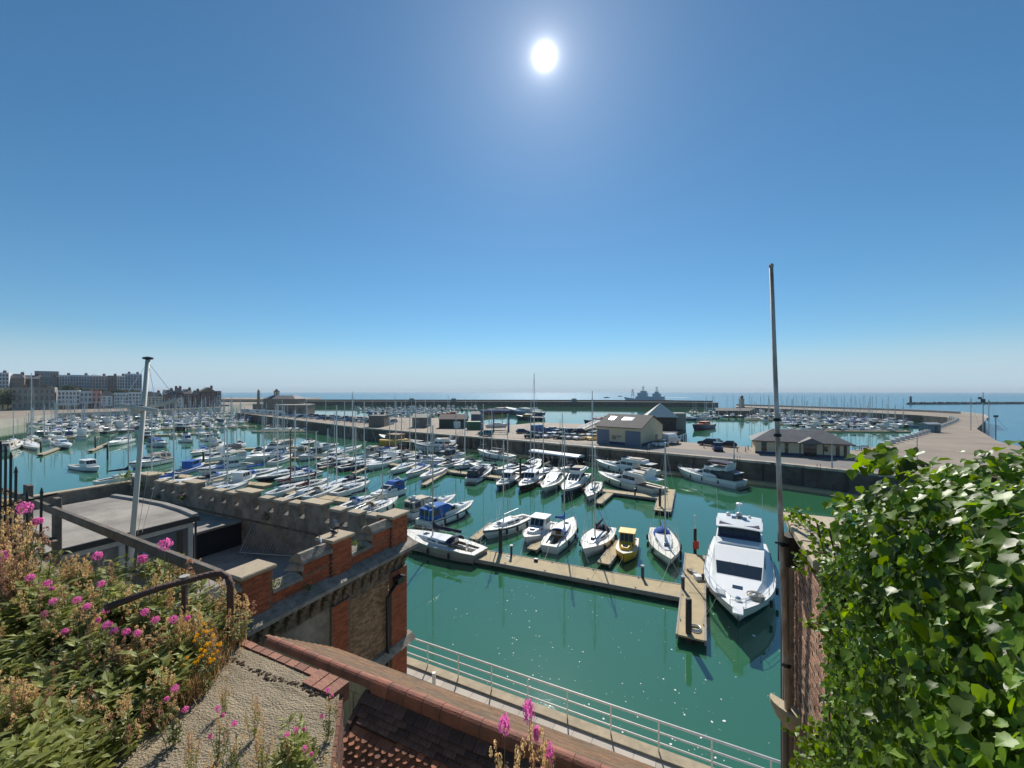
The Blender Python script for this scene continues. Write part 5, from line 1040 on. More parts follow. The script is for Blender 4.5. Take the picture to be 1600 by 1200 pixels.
# two walkers
def walker(px, py, label, top, legs, stride, hair):
    p = Q(px, py); t = thing('person', label, 'person', (p.x, p.y, QZ + .004), R(200))
    V = [(0, 0, .95), (0, 0, 1.2), (0, .0, 1.42), (0, 0, 1.5), (0, .01, 1.62), (0, 0, 1.75), (-.19, 0, 1.40), (-.25, -.05, 1.12), (-.24, .10, .90), (.19, 0, 1.40), (.25, .06, 1.12), (.25, .20, .92), (-.10, 0, .90), (-.11, stride * .5 + .05, .50), (-.11, stride, .08), (-.11, stride + .16, .04), (.10, 0, .90), (.11, -stride * .3, .50), (.11, -stride, .10), (.11, -stride + .15, .04)]
    E = [(0, 1), (1, 2), (2, 3), (3, 4), (4, 5), (2, 6), (6, 7), (7, 8), (2, 9), (9, 10), (10, 11), (0, 12), (12, 13), (13, 14), (14, 15), (0, 16), (16, 17), (17, 18), (18, 19)]
    Rr = [.15, .14, .15, .06, .10, .08, .07, .05, .035, .07, .05, .035, .10, .065, .045, .04, .10, .065, .045, .04]
    me = bpy.data.meshes.new('body'); me.from_pydata(V, E, []); o = link('body', me, t)
    m = bpy.data.materials.new('walker_' + label[:12]); m.use_nodes = True; nd = m.node_tree.nodes; lk = m.node_tree.links
    tc = nd.new('ShaderNodeTexCoord'); sp = nd.new('ShaderNodeSeparateXYZ'); rp = nd.new('ShaderNodeValToRGB'); mr = nd.new('ShaderNodeMapRange'); mr.inputs[2].default_value = 1.85
    lk.new(tc.outputs['Object'], sp.inputs[0]); lk.new(sp.outputs['Z'], mr.inputs[0]); lk.new(mr.outputs[0], rp.inputs[0]); lk.new(rp.outputs[0], nd['Principled BSDF'].inputs['Base Color'])
    cr = rp.color_ramp; cr.interpolation = 'CONSTANT'; cr.elements[0].color = (.02, .02, .02, 1); cr.elements[1].position = .06; cr.elements[1].color = (*legs, 1)
    for pz, cc in ((.50, top), (.80, (.45, .27, .19))): e = cr.elements.new(pz); e.color = (*cc, 1)
    me.materials.append(m)
    sk = o.modifiers.new('skin', 'SKIN'); sk.use_smooth_shade = True
    for i, r in enumerate(Rr): me.skin_vertices[0].data[i].radius = (r, r * .8)
    me.skin_vertices[0].data[0].use_root = True
    o.modifiers.new('sub', 'SUBSURF').levels = 1; o.modifiers['sub'].render_levels = 1
    g = G().lathe([(.02, 1.60), (.115, 1.66), (.115, 1.74), (.07, 1.83), (.01, 1.85)], 10, (0, .0, 0)); g.build('hair', mat('hair_dark', hair, .8), t, True)
walker(1420, 740, 'walker in a dark top on the quay near the ivy', (.09, .03, .03), (.03, .03, .04), .25, (.03, .02, .015))
walker(1393, 737, 'walker in pale top and dark trousers beside the white railing', (.35, .33, .3), (.03, .035, .05), .2, (.10, .06, .03))
# orange rubbish of small round life ring on the wall, weeds on wall
t = thing('life_ring', 'orange life ring hanging on the dark quay wall', 'life ring', W(1387, 757, 2.0) + Vector((-.4, -1.2, 0))); G().tube([(.35 * math.cos(k * math.pi / 8), 0, .35 * math.sin(k * math.pi / 8)) for k in range(17)], .09, 6).build('ring', orangep, t)
# floating foam flecks
rnd = random.Random(9); g = G()
for i in range(330):
    px = rnd.choice([rnd.gauss(900, 120), rnd.uniform(640, 1220), rnd.gauss(1100, 60), rnd.gauss(830, 40)]); py = rnd.uniform(890, 1190)
    if not 640 < px < 1225: continue
    c = W(px, py, .012); r = abs(rnd.gauss(0, .026)) + .010
    if rnd.random() < .03: r *= 3
    n = 6; ph = rnd.random() * 6
    g.add([(c.x + r * rnd.uniform(.6, 1.3) * math.cos(ph + k), c.y + r * rnd.uniform(.6, 1.3) * math.sin(ph + k), .014) for k in range(n)], [tuple(range(n))])
o = g.build('foam_flecks', mat('foam', (.75, .75, .70), .7)); tag(o, 'white foam flecks and litter floating on the near green water', 'foam', kind='stuff')
# ------------------------------------------------------------------ near: battlemented brick building with its roof terrace
BR = math.atan2(UU.y, UU.x); C0 = W(632, 1055, QZ); C0.z = 0
def bpt(a, b, z): return C0 + UU * a + VV * b + Vector((0, 0, z))
redbrick = mat('red_brick', (0.48, 0.125, 0.045), .85, var=.5, vs=9, col2=(.20, .06, .035), bump=.3, bs=40, obj=.3, isl=.28)
stockbrick = mat('stock_brick', (0.34, 0.21, 0.115), .9, var=.5, vs=7, col2=(.10, .07, .05), bump=.3, bs=40, obj=.35, isl=.4)
mortar = mat('mortar', (0.20, 0.165, 0.125), .95, var=.4, vs=4)
greystone = mat('weathered_stone', (0.37, 0.32, 0.255), .9, var=.7, vs=3, col2=(.10, .09, .075), bump=.35, bs=14)
darkcorbel = mat('sooty_stone', (0.21, 0.165, 0.115), .95, var=.85, vs=4, col2=(.035, .03, .025), bump=.6, bs=12)
buff = mat('buff_coping', (0.46, 0.37, 0.25), .85, var=.5, vs=4, col2=(.33, .27, .19), bump=.3, bs=25, obj=.12)
render_grey = mat('grey_render', (0.33, 0.28, 0.22), .95, var=.9, vs=1.3, col2=(.12, .105, .085), bump=.3, bs=10)
roofconc = mat('roof_concrete', (0.34, 0.31, 0.275), .9, var=.6, vs=1.0, col2=(.14, .13, .125), bump=.25, bs=12)
t = BB = thing('battlemented_building', 'red brick building with battlements and a roof terrace on the left', 'building', (C0.x, C0.y, 0), BR)
FZ = 8.3
G().box(-13, -.02, .02, 25, -1, FZ - .01).build('core_wall', mortar, t); G().box(-13, -.46, .46, 24.6, FZ, FZ + .03).build('terrace_floor', roofconc, t)
BRK = G().box(-.106, .106, -.055, .0, -.031, .031).mesh('brick', redbrick); BRK2 = G().box(-.106, .106, -.055, .0, -.031, .031).mesh('brick', stockbrick)
def brickface(root, a0, a1, z0, z1, b, me, m, named, name, rest):
    """bricks in stretcher bond on the plane y=b of root; the first `named` are objects of their own, the rest join in one part"""
    nc = int((z1 - z0) / .0745); n = 0; b = b + .043
    for k in range(nc):
        z = z1 - .037 - k * .0745; x = a0 + (.06 if k % 2 else .172) 
        if k % 2 and named[0] <= 0: rest.box(a0 + .004, a0 + .05, b - .055 + random.uniform(-.004, .004), b, z - .031, z + .031)
        while x + .03 < a1:
            x0 = max(a0 + .004, x - .106); x1 = min(a1 - .004, x + .106); dy = random.uniform(-.006, .006)
            if x1 - x0 > .03:
                if named[0] > 0 and x1 - x0 > .2: link('brick', me, root, (x, b + dy, z)); named[0] -= 1
                else: rest.box(x0, x1, b - .055 + dy, b, z - .031, z + .031)
            x += .2235
nr = [300]; restR = G(); restS = G(); ns = [0]
pill = [(-.95, .05), (-4.1, -3.2), (-7.35, -6.4)]; bays = [(-3.2, -.95), (-6.4, -4.1), (-9.8, -7.35)]
LZ, CZ, MZ, PZ = 10.15, 10.62, 11.12, 11.42
for (p0, p1) in pill:
    G().box(p0, p1, -.12, .62, LZ, PZ).build('pillar', mortar, t); brickface(t, p0, p1, LZ, PZ, -.122, BRK, redbrick, nr, 'brick', restR)
    g = G(); 
    for k in range(int((PZ - LZ) / .0745)):      # end faces of the pillar that look back along the wall
        z = PZ - .037 - k * .0745
        for j in range(3): y = -.02 + j * .2235 + (.11 if k % 2 else 0); restR.box(p0 - .05, p0, y - .1, min(.6, y + .1), z - .031, z + .031)
    bevel(G().box(p0 - .09, p1 + .09, -.22, .72, PZ + .004, PZ + .13).build('coping_stone', buff, t), .03)
for (p0, p1) in bays:
    G().box(p0, p1, -.02, .45, LZ, CZ).build('parapet_wall', mortar, t); brickface(t, p0, p1, LZ, CZ, -.022, BRK, redbrick, nr, 'brick', restR)
    m0 = p0 + 1.12; G().box(m0, p1, -.02, .45, CZ + .001, MZ).build('merlon', mortar, t); brickface(t, m0, p1, CZ, MZ, -.022, BRK, redbrick, nr, 'brick', restR)
    # weathered stones: merlon cap sloping both ways, crenel sill, cheek
    g = G(); g.loft([[(x, -.16, MZ + .003), (x, .58, MZ + .003), (x, .50, MZ + .12), (x, .16, MZ + .34), (x, .02, MZ + .34), (x, -.12, MZ + .10)] for x in (m0 - .06, p1)]); g.build('merlon_stone', greystone, t)
    g = G(); g.loft([[(x, -.17, CZ + .003), (x, .58, CZ + .003), (x, .52, CZ + .10), (x, .16, CZ + .26), (x, -.12, CZ + .10)] for x in (p0 + .005, m0 - .065)]); g.build('sill_stone', greystone, t)
    g = G(); g.prism([(0, 0), (0, 0)], 0, 0) if False else g.loft([[(m0 - .065, -.13, CZ + .27), (m0 - .005, -.13, CZ + .27), (m0 - .005, -.10, MZ), (m0 - .025, -.10, MZ)], [(m0 - .30, .52, CZ + .27), (m0 - .005, .52, CZ + .27), (m0 - .005, .50, MZ), (m0 - .025, .50, MZ)]]); g.build('cheek_stone', greystone, t)
# ledge, corbel table
xk = -9.8
while xk < .3:
    x1 = min(.36, xk + 1.25); g = G(); g.loft([[(x, -.55, LZ - .24), (x, .02, LZ - .24), (x, .02, LZ + .10), (x, -.52, LZ - .12)] for x in (xk + .008, x1)]); g.build('ledge_stone', greystone, t); xk += 1.26
for k in range(21):
    x = -9.6 + k * .47; g = G(); g.box(x - .10, x + .10, -.44, 0, LZ - .42, LZ - .245); g.box(x - .10, x + .10, -.33, 0, LZ - .62, LZ - .421); g.box(x - .09, x + .09, -.2, 0, LZ - .82, LZ - .621); g.box(x - .08, x + .08, -.1, 0, LZ - 1.05, LZ - .821); bevel(g.build('corbel', darkcorbel, t), .02)
    g = G(); n = 8; x0, x1 = x + .105, x + .365
    arc = [(x0 + (x1 - x0) * (.5 - .5 * math.cos(i * math.pi / n)), LZ - .58 + .2 * math.sin(i * math.pi / n)) for i in range(n + 1)]
    g.loft([[(p[0], -.30, p[1]), (p[0], -.02, p[1]), (p[0], -.02, LZ - .245), (p[0], -.30, LZ - .245)] for p in arc]); g.build('arch_stone', darkcorbel, t)
G().box(-13, -.02, -.04, .02, LZ - 1.25, LZ - .25).build('corbel_backing', darkcorbel, t)
# pilasters, brown field, grey recess, drain pipe
ZT = LZ - 1.05
for p0, p1 in ((-1.0, 0.0), (-4.15, -3.28)):
    G().box(p0, p1, -.14, .02, -.5, ZT).build('pilaster', mortar, t); brickface(t, p0, p1, 4.2, ZT, -.142, BRK, redbrick, ns, 'brick', restR)
brickface(t, -3.28, -1.0, 4.2, ZT, -.022, BRK2, stockbrick, ns, 'brick', restS)
G().box(-9.6, -4.16, -.05, .02, 4, ZT).build('rendered_panel', render_grey, t)
tag(restR.build('brickwork', redbrick, t), kind='stuff'); tag(restS.build('stock_brickwork', stockbrick, t), 'brown stock brick field between red pilasters', kind='stuff')
g = G(); g.tube([(-1.32, -.2, 4.1), (-1.32, -.2, 8.2), (-1.2, -.3, 8.45), (-.75, -.32, 8.75)], .075, 8); g.build('drain_pipe', blackp, t, True); G().loft([[(-1.0, -.50, 8.9), (-.5, -.50, 8.9), (-.5, -.16, 8.9), (-1.0, -.16, 8.9)], [(-.9, -.42, 8.6), (-.6, -.42, 8.6), (-.6, -.16, 8.6), (-.9, -.16, 8.6)]][::-1]).build('pipe_hopper', blackp, t)
G().loft([[(x, -.42, 5.65), (x, .02, 5.65), (x, .02, 5.95), (x, -.20, 5.9)] for x in (-3.2, .3)]).build('string_course', greystone, t)
# far parapet of the terrace with its merlons, seen from inside
G().box(-.45, 0, .63, 24.5, FZ + .04, 10.45).build('far_wall', render_grey, t); G().box(-.50, -.451, .7, 24.4, 9.75, 9.84).build('wall_band', darkcorbel, t); G().box(-9, -.46, 24.05, 24.5, FZ + .04, 10.6).build('end_wall', render_grey, t)
bb = 1.1; k = 0
while bb < 24:
    w = 1.35 if k % 4 == 3 else .78; hz = 11.32 if k % 4 == 3 else 11.15 - .008 * bb
    g = G(); g.loft([[(-.45, bb, 10.451), (0, bb, 10.451), (0, bb + w, 10.451), (-.45, bb + w, 10.451)], [(-.45, bb + .03, hz), (0, bb + .03, hz), (0, bb + w - .03, hz), (-.45, bb + w - .03, hz)]]); g.build('merlon', render_grey, t)
    if k % 4 == 3: g = G().box(-.62, .15, bb - .08, bb + w + .08, hz + .003, hz + .10)
    else: g = G().loft([[(-.53, bb - .03, hz + .003), (.06, bb - .03, hz + .003), (.06, bb + w + .03, hz + .003), (-.53, bb + w + .03, hz + .003)], [(-.46, bb, hz + .11), (0, bb, hz + .14), (0, bb + w, hz + .14), (-.46, bb + w, hz + .11)]])
    bevel(g.build('coping_stone', buff, t), .015)
    g = G(); g.loft([[(-.5, y, 10.452), (.05, y, 10.452), (.05, y, 10.50), (-.25, y, 10.62), (-.5, y, 10.50)] for y in (bb + w + .002, bb + w + .44)]); g.build('sill_stone', greystone, t)
    bb += w + .445; k += 1
for b0, w in ((24.0, .6),): bevel(G().box(-9.1, -.3, b0 - .05, b0 + w - .05, 10.603, 10.72).build('coping_stone', buff, t), .02)
# raised roof platform with a dark sheeted side
G().box(-6.6, -.46, 11.4, 24.0, FZ + .035, 9.62).build('raised_roof', roofconc, t); G().box(-6.62, -.5, 11.30, 11.39, FZ + .04, 9.55).build('dark_sheeting', mat('black_sheet', (.013, .014, .018), .75, bump=.4, bs=3), t); G().box(-6.66, -.5, 11.2, 11.75, 9.621, 9.74).build('roof_kerb', roofconc, t)
# the stair hut
hm_ = mat('hut_render', (.26, .24, .225), .9, var=.5, vs=2); felt = mat('roof_felt', (0.21, 0.185, 0.16), .9, var=.9, vs=.45, col2=(.40, .355, .30), bump=.3, bs=9); whp = mat('white_weathered_paint', (.55, .54, .50), .7, var=.4, vs=5)
HU = thing('roof_hut', 'flat-roofed stair hut on the terrace with a dark door in its right side', 'hut', (C0.x, C0.y, 0), BR)
HZ = 11.62
G().box(-12, -5.12, 7.1, 14, FZ + .04, HZ - .02).build('wall', hm_, HU)
rf = G(); rf.prism([(-12.2, 6.85), (-4.95, 6.85), (-4.75, 8.2), (-4.62, 10), (-4.68, 12), (-4.85, 14.2), (-12.2, 14.2)], HZ, HZ + .16); rf = rf.build('roof', felt, HU)
g = G(); pts = [(-4.95, 6.85), (-4.75, 8.2), (-4.62, 10), (-4.68, 12), (-4.85, 14.2)]
for p, q in zip(pts, pts[1:]): g.add([(p[0] - .22, p[1], HZ + .161), (p[0] + .03, p[1], HZ + .161), (q[0] + .03, q[1], HZ + .161), (q[0] - .22, q[1], HZ + .161), (p[0] - .2, p[1], HZ + .26), (p[0] + .01, p[1], HZ + .26), (q[0] + .01, q[1], HZ + .26), (q[0] - .2, q[1], HZ + .26)], [(4, 5, 6, 7), (1, 2, 6, 5), (3, 0, 4, 7), (0, 1, 5, 4), (2, 3, 7, 6)])
g.build('roof_kerb', roofconc, rf); G().box(-12.1, -8.6, 10.6, 13.9, HZ + .162, HZ + .19).build('pale_roof_patch', mat('pale_felt', (.42, .40, .30), .9, var=.4, vs=1.5), rf); G().box(-12.2, -4.9, 6.80, 6.849, HZ - .06, HZ + .15).build('fascia', mat('dark_fascia', (.05, .045, .04), .8, var=.4, vs=6), rf)
G().box(-9.5, -5.05, 7.0, 7.095, HZ - .28, HZ - .07).build('lintel_board', whp, HU)
for x in (-5.22, -7.45): G().box(x, x + .17, 6.99, 7.094, FZ + .05, HZ - .29).build('door_post', whp, HU)
d_ = G().box(-7.2, -5.3, 7.03, 7.092, FZ + .05, HZ - .3).build('door', mat('door_grey', (.12, .13, .14), .6, var=.5, vs=3), HU); G().box(-5.62, -5.42, 7.0, 7.029, FZ + .1, HZ - .35).build('door_stile', mat('door_brown', (.07, .05, .035), .7), d_)
sg = G().box(-6.75, -6.1, 7.0, 7.028, HZ - .95, HZ - .55).build('notice', mat('notice_blue', (.10, .22, .42), .5, var=.6, vs=14, col2=(.5, .55, .6)), HU); G().box(-6.70, -6.15, 6.99, 6.999, HZ - .68, HZ - .58).build('notice_band', mat('notice_green', (.10, .35, .18), .5), sg)
G().tube([(-4.98, 6.95, FZ + .1), (-4.98, 6.95, HZ - .05)], .04, 6).build('down_pipe', blackp, HU)
# left mast with crossed yards
mb = W(207, 838, 11.7); Pt = WD(231, 562, mb.y); P0 = mb + (mb - Pt) * ((mb.z - 8.34) / (Pt.z - mb.z))
t = thing('signal_mast', 'white weathered mast with crossed yards standing beside the roof hut', 'mast', P0); dv = Pt - P0
G().tube([(0, 0, 0), dv], .092, 8, .07).build('pole', mat('mast_paint', (.62, .59, .52), .6, var=.5, vs=3, col2=(.4, .37, .31), stretch=(1, 1, .2)), t, True)
G().lathe([(.07, 0), (.16, .02), (.16, .08), (.05, .11)], 12, dv).build('cap', blackp, t)
yk = WD(219.5, 638, mb.y) - P0; ym = MATS['mast_paint']
for a, b, r in ((WD(187, 633, mb.y - .6), WD(247, 642, mb.y - .1), .075), (WD(205, 644, mb.y - .3), WD(277, 625, mb.y + .5), .075)): G().tube([a - P0, b - P0], r, 6).build('yard', ym, t)
g = G(); g.lathe([(.15, -.12), (.16, .12)], 10, yk); g.build('iron_band', blackp, t)
for a, b in (((231, 566), (277, 625)), ((231, 566), (187, 633)), ((231, 566), (246, 641)), ((277, 626), (222, 832)), ((247, 642), (215, 835))): G().tube([WD(*a, mb.y) - P0, WD(*b, mb.y + .1) - P0], .008, 3).build('stay_wire', steel, t)
# crowd barrier leaning at the wall
t = thing('crowd_barrier', 'galvanised crowd barrier leaning against the terrace wall', 'barrier', W(420, 872, FZ + .04)); o = Vector(t.location)
A_, B_ = W(372, 869, FZ + .06) - o, W(470, 876, FZ + .06) - o; up = Vector((0, 1.35, 1.42)); Am, Bm = A_ + up * .1, B_ + up * .1; At, Bt = A_ + up * .98, B_ + up * .98; gv = mat('galvanised_dull', (.42, .43, .44), .5, metal=.4)
g = G(); e = (Bt - At).normalized() * .2
g.tube([Am, A_ + up * .85, At + e * .3 - up * .02, At + e], .028, 6); g.tube([At + e, Bt - e, Bt - e * .3 - up * .02, B_ + up * .85, Bm, Am], .028, 6); g.build('frame', gv, t)
for k in range(1, 22): u = k / 22; G().tube([Am.lerp(Bm, u), At.lerp(Bt, u) - up * .015], .012, 5).build('bar', gv, t)
for q in (.12, .88): c = A_.lerp(B_, q); G().tube([c + Vector((0, -.35, 0)), c + up * .1, c + Vector((0, .35, 0))], .025, 5).build('foot', gv, t)
# pigeons on the battlements
def pigeon(loc, rz, label, m, wings=False):
    t = thing('pigeon', label, 'pigeon', loc, rz); S_ = []
    for x, z, rw, rh in ((-.19, .105, .015, .008), (-.13, .12, .035, .02), (-.05, .15, .06, .06), (.04, .17, .065, .07), (.10, .20, .045, .055), (.125, .25, .028, .032), (.14, .285, .03, .03), (.165, .285, .02, .02), (.19, .278, .004, .006)):
        S_.append([(x, rw * math.cos(k * math.pi / 4), z + rh * math.sin(k * math.pi / 4)) for k in range(8)])
    G().loft(S_).build('body', m, t, True)
    for s in (1, -1): G().tube([(.03, s * .03, 0), (.03, s * .03, .11)], .008, 4).build('leg', redp, t)
    if wings:
        for s in (1, -1): g = G(); g.loft([[(.08, s * .05, .2), (-.06, s * .05, .19), (-.06, s * .05, .195)], [(.05, s * .2, .36), (-.09, s * .2, .33), (-.09, s * .2, .335)], [(-.06, s * .3, .42), (-.10, s * .3, .41), (-.1, s * .3, .415)]]); g.build('wing', mat('pigeon_wing', (.3, .3, .32), .8), t)
pb = mat('pigeon_dark', (.025, .027, .035), .6); pg = mat('pigeon_grey', (.30, .31, .34), .7)
pigeon(bpt(-3.75, .25, PZ + .131), BR + 2.2, 'dark pigeon standing on the middle pillar of the battlements', pb); pigeon(bpt(-3.35, .5, PZ + .131), BR - .6, 'pigeon with raised wings at the back of the middle pillar', pb, True); pigeon(bpt(-4.45, .1, MZ + .341), BR + 1.0, 'grey pigeon on the merlon left of the middle pillar', pg)
# small plants rooted in the walls
def tuft(loc, r, label, n=70, flower=None, seed=0, down=False):
    q = random.Random(seed); t = thing('wall_plant', label, 'plant', loc); g = G()
    for i in range(n):
        a = q.random() * 6.28; e = q.uniform(.1, 1.3); d = Vector((math.cos(a) * math.cos(e), math.sin(a) * math.cos(e), math.sin(e) * (-.4 if down and q.random() < .5 else 1))); p = d * r * q.uniform(.3, 1); s = Vector((-math.sin(a), math.cos(a), q.uniform(-.3, .3))) * r * .09; l = d * r * .3
        g.add([p - s * .3, p + l * .5 - s, p + l, p + l * .5 + s], [(0, 1, 2, 3)])
    for i in range(10): a = q.random() * 6.28; g.tube([(0, 0, 0), (math.cos(a) * r * .4, math.sin(a) * r * .4, r * q.uniform(.3, .8))], .006, 3)
    g.build('foliage', leafy, t)
    if flower:
        g = G()
        for i in range(24): p = Vector((q.gauss(0, r * .35), q.gauss(0, r * .35), r * q.uniform(.6, 1.0))); g.lathe([(.004, -.02), (.02, 0), (.004, .02)], 5, p)
        g.build('flowers', flower, t)
leafy = mat('weed_leaf', (.10, .14, .035), .6, isl=.5, trans=.4); pinkf = mat('valerian_pink', (.72, .13, .38), .6, isl=.25, trans=.3)
for i, (a, b, z, r, lb, fl) in enumerate(((-.6, 24.1, 10.7, .75, 'leafy weed on top of the far end of the terrace wall', None), (-.55, 22.2, 10.2, .55, 'weed hanging from the terrace wall left of the mast', None), (-.5, 17.2, 10.1, .5, 'weed with reddish flowers on the terrace wall right of the mast', pinkf), (-.5, 9.0, 10.0, .42, 'pink-flowered weed growing from the inside of the terrace wall', pinkf), (-3.0, -.08, 10.95, .22, 'small weed on the face of the middle pillar', None), (-2.7, -.1, 10.7, .2, 'small weed right of the middle pillar', None), (-6.3, -.1, 10.75, .25, 'small weed beside the near pillar', None), (.02, -.05, 9.9, .25, 'tuft at the top of the building corner above the water', None), (-5.2, -.25, 10.2, .2, 'tiny weed on the brick parapet', None), (-.5, 20.0, 9.9, .4, 'weed low on the terrace wall behind the mast', None), (-7.2, 24.3, 10.75, .8, 'spreading weed on the left end of the terrace wall', None))):
    tuft(bpt(a, b, z), r, lb, 80, fl, i)
# ------------------------------------------------------------------ promenade and railing
E0, E1 = W(630, 1026, QZ), W(990, 1158, QZ); ed = (E1 - E0).normalized(); en = Vector((ed.y, -ed.x, 0))
if en.y > 0: en = -en
PR = math.atan2(ed.y, ed.x); o0 = E0 - ed * 6
prom = link('promenade', G().box(0, 30, -9, 0, -3, QZ - .012).mesh('promenade', mat('promenade_wall', (.30, .26, .2), .9, var=.5, vs=1)), None, (o0.x, o0.y, 0), PR); struct(prom)
G().box(0, 30, -.42, .06, QZ - .3, QZ + .05).build('kerb', mat('promenade_kerb', (.42, .34, .23), .85, var=.5, vs=2, bump=.2, bs=10), prom)
slabm = mat('paving_slab', (.50, .44, .37), .85, var=.25, vs=2, obj=.12); sl = G().box(.006, .744, -.744, -.006, -.1, 0).mesh('paving_slab', slabm)
for i in range(26):
    for j in range(4): link('paving_slab', sl, prom, (3.6 + i * .75, -.43 - j * .75, QZ + .004))
t = thing('promenade_railing', 'white three-bar railing along the promenade edge', 'railing', (o0.x, o0.y, QZ + .05), PR); railw = mat('railing_white', (.78, .76, .70), .5, var=.3, vs=4)
for z, r in ((1.08, .042), (.68, .034), (.30, .034)): G().tube([(3.5, -.1, z), (30, -.1, z)], r, 8).build('rail', railw, t, True)
po = G().tube([(0, 0, -.02), (0, 0, 1.06)], .03, 8).mesh('post', railw)
for k in range(15): link('post', po, t, (5.85 + k * 1.72, -.1, 0))
q = W(678, 1076, QZ); o = G().box(-.07, .07, -.07, .07, 0, .7).build('bollard', railw); o.location = (q.x, q.y, QZ + .005); tag(o, 'short square white post on the promenade beside the railing', 'post')
# ------------------------------------------------------------------ tiled roof in front
RZ_ = 10.5; R0 = W(430, 1003, RZ_); RR = math.atan2(-VV.y, -VV.x)
t = RT = thing('tiled_roof_house', 'house roof with red rounded ridge tiles and dark fish-scale tiles', 'roof', (R0.x, R0.y, 0), RR)
SL = .74; XG = 3.36; ridge_m = mat('ridge_tile_red', (.33, .115, .068), .75, var=.75, vs=4, col2=(.16, .075, .05), bump=.25, bs=30, obj=.18)
g = G()
for k in range(20): pass
hr_ = .14
for k in range(21):
    x0, x1 = k * .46 - .25, k * .46 + .205; rr = hr_ * (1.0 if x0 > XG - .3 else .85); g = G()
    prof = lambda r: [(r * math.cos(a * math.pi / 8), r * math.sin(a * math.pi / 8)) for a in range(9)]
    legs = .16 if x0 > XG - .3 else .04
    P_ = [(rr * 1.15, -legs)] + prof(rr) + [(-rr * 1.15, -legs)]
    g.loft([[(x0, p[0], RZ_ + p[1] - .03) for p in P_], [(x1, p[0] * 1.04, RZ_ + p[1] * 1.05 - .03) for p in P_]][::-1], cap=True); g.build('ridge_tile', ridge_m, t, False)
tile_d = mat('dark_plain_tile', (.13, .07, .05), .8, var=.6, vs=5, col2=(.03, .022, .02), bump=.3, bs=20, obj=.45); tile_s = mat('scalloped_tile_sun_tint', (.30, .115, .055), .75, var=.5, vs=6, col2=(.12, .06, .04), bump=.3, bs=20, obj=.5)  # scalloped tiles coloured brighter to imitate sun catching their rounded ends
def slope_pt(x, s, up=0.0):
    n = math.hypot(1, SL); return Vector((x, -.13 - s / n + up * -SL / n, RZ_ - .12 - s * SL / n + up / n))
def tile_mesh(name, w, l, m, round_=False):
    g = G(); n = math.hypot(1, SL); dn = Vector((0, -1 / n, -SL / n)); u = Vector((0, -SL / n, 1 / n))
    if round_: pts = [(-w / 2, 0), (-w / 2, l * .6)] + [(-w / 2 * math.cos(k * math.pi / 6), l * .6 + l * .4 * math.sin(k * math.pi / 6)) for k in range(1, 6)] + [(w / 2, l * .6), (w / 2, 0)]
    else: pts = [(-w / 2, 0), (-w / 2, l), (w / 2, l), (w / 2, 0)]
    T = []; Bt_ = []
    for x, s in pts: p = Vector((x, 0, 0)) + dn * s; lift = .015 + .05 * (s / l) + (.03 * (1 - (2 * x / w) ** 2) * (s / l) ** 2 if round_ else 0); T.append(p + u * lift); Bt_.append(p + u * (lift - .022))
    k = len(pts); g.add(T + Bt_, [tuple(range(k)), tuple(range(2 * k - 1, k - 1, -1))] + [(i, k + i, k + (i + 1) % k, (i + 1) % k) for i in range(k)]); return g.mesh(name, m)
g = G(); a_, b_ = slope_pt(XG, 0), slope_pt(XG, 3); c_, d_ = slope_pt(11, 3), slope_pt(11, 0); g.quad(a_, b_, c_, d_); g.build('roof_underlay', tile_d, t)
tp = tile_mesh('tile', .27, .21, tile_d); tr = tile_mesh('tile', .165, .21, tile_s, True)
for c in range(4):
    for k in range(20):
        x = XG + .15 + k * .28 + (.14 if c % 2 else 0)
        o = link('tile', tp, t, slope_pt(x, .04 + c * .11)); o.rotation_euler = (random.uniform(-.03, .03), random.uniform(-.02, .02), random.uniform(-.02, .02))
for c in range(4, 14):
    for k in range(30):
        x = XG + .11 + k * .173 + (.086 if c % 2 else 0)
        if c == 4 and x < XG + 1.2: continue
        o = link('tile', tr, t, slope_pt(x, .04 + c * .115)); o.rotation_euler = (random.uniform(-.06, .06), random.uniform(-.03, .03), random.uniform(-.03, .03))
# cream wall beneath the coping left of the gable; house walls below
crm = mat('cream_boards', (.45, .38, .26), .85, var=.6, vs=2.5, col2=(.22, .18, .12), bump=.2, bs=12, stretch=(3, 3, .5)); G().box(-.2, XG + .3, -.10, .12, 6, RZ_ - .06).build('cream_wall', crm, t)
for k in range(7): G().box(-.1 + k * .5, .37 + k * .5, -.125, -.101, 6, RZ_ - .32).build('wall_board', crm, t)
g = G(); g.loft([[(XG, -.13, RZ_ - .16), (XG, -3, RZ_ - .16 - 2.87 * SL), (XG, -3, 4), (XG, -.13, 4)], [(11, -.13, RZ_ - .16), (11, -3, RZ_ - .16 - 2.87 * SL), (11, -3, 4), (11, -.13, 4)]]); g.build('house_wall', crm, t)
vg = tile_mesh('verge_tile', .12, .26, tile_d)
for c in range(12): p = slope_pt(XG - .02, c * .19); o = link('verge_tile', vg, t, p)
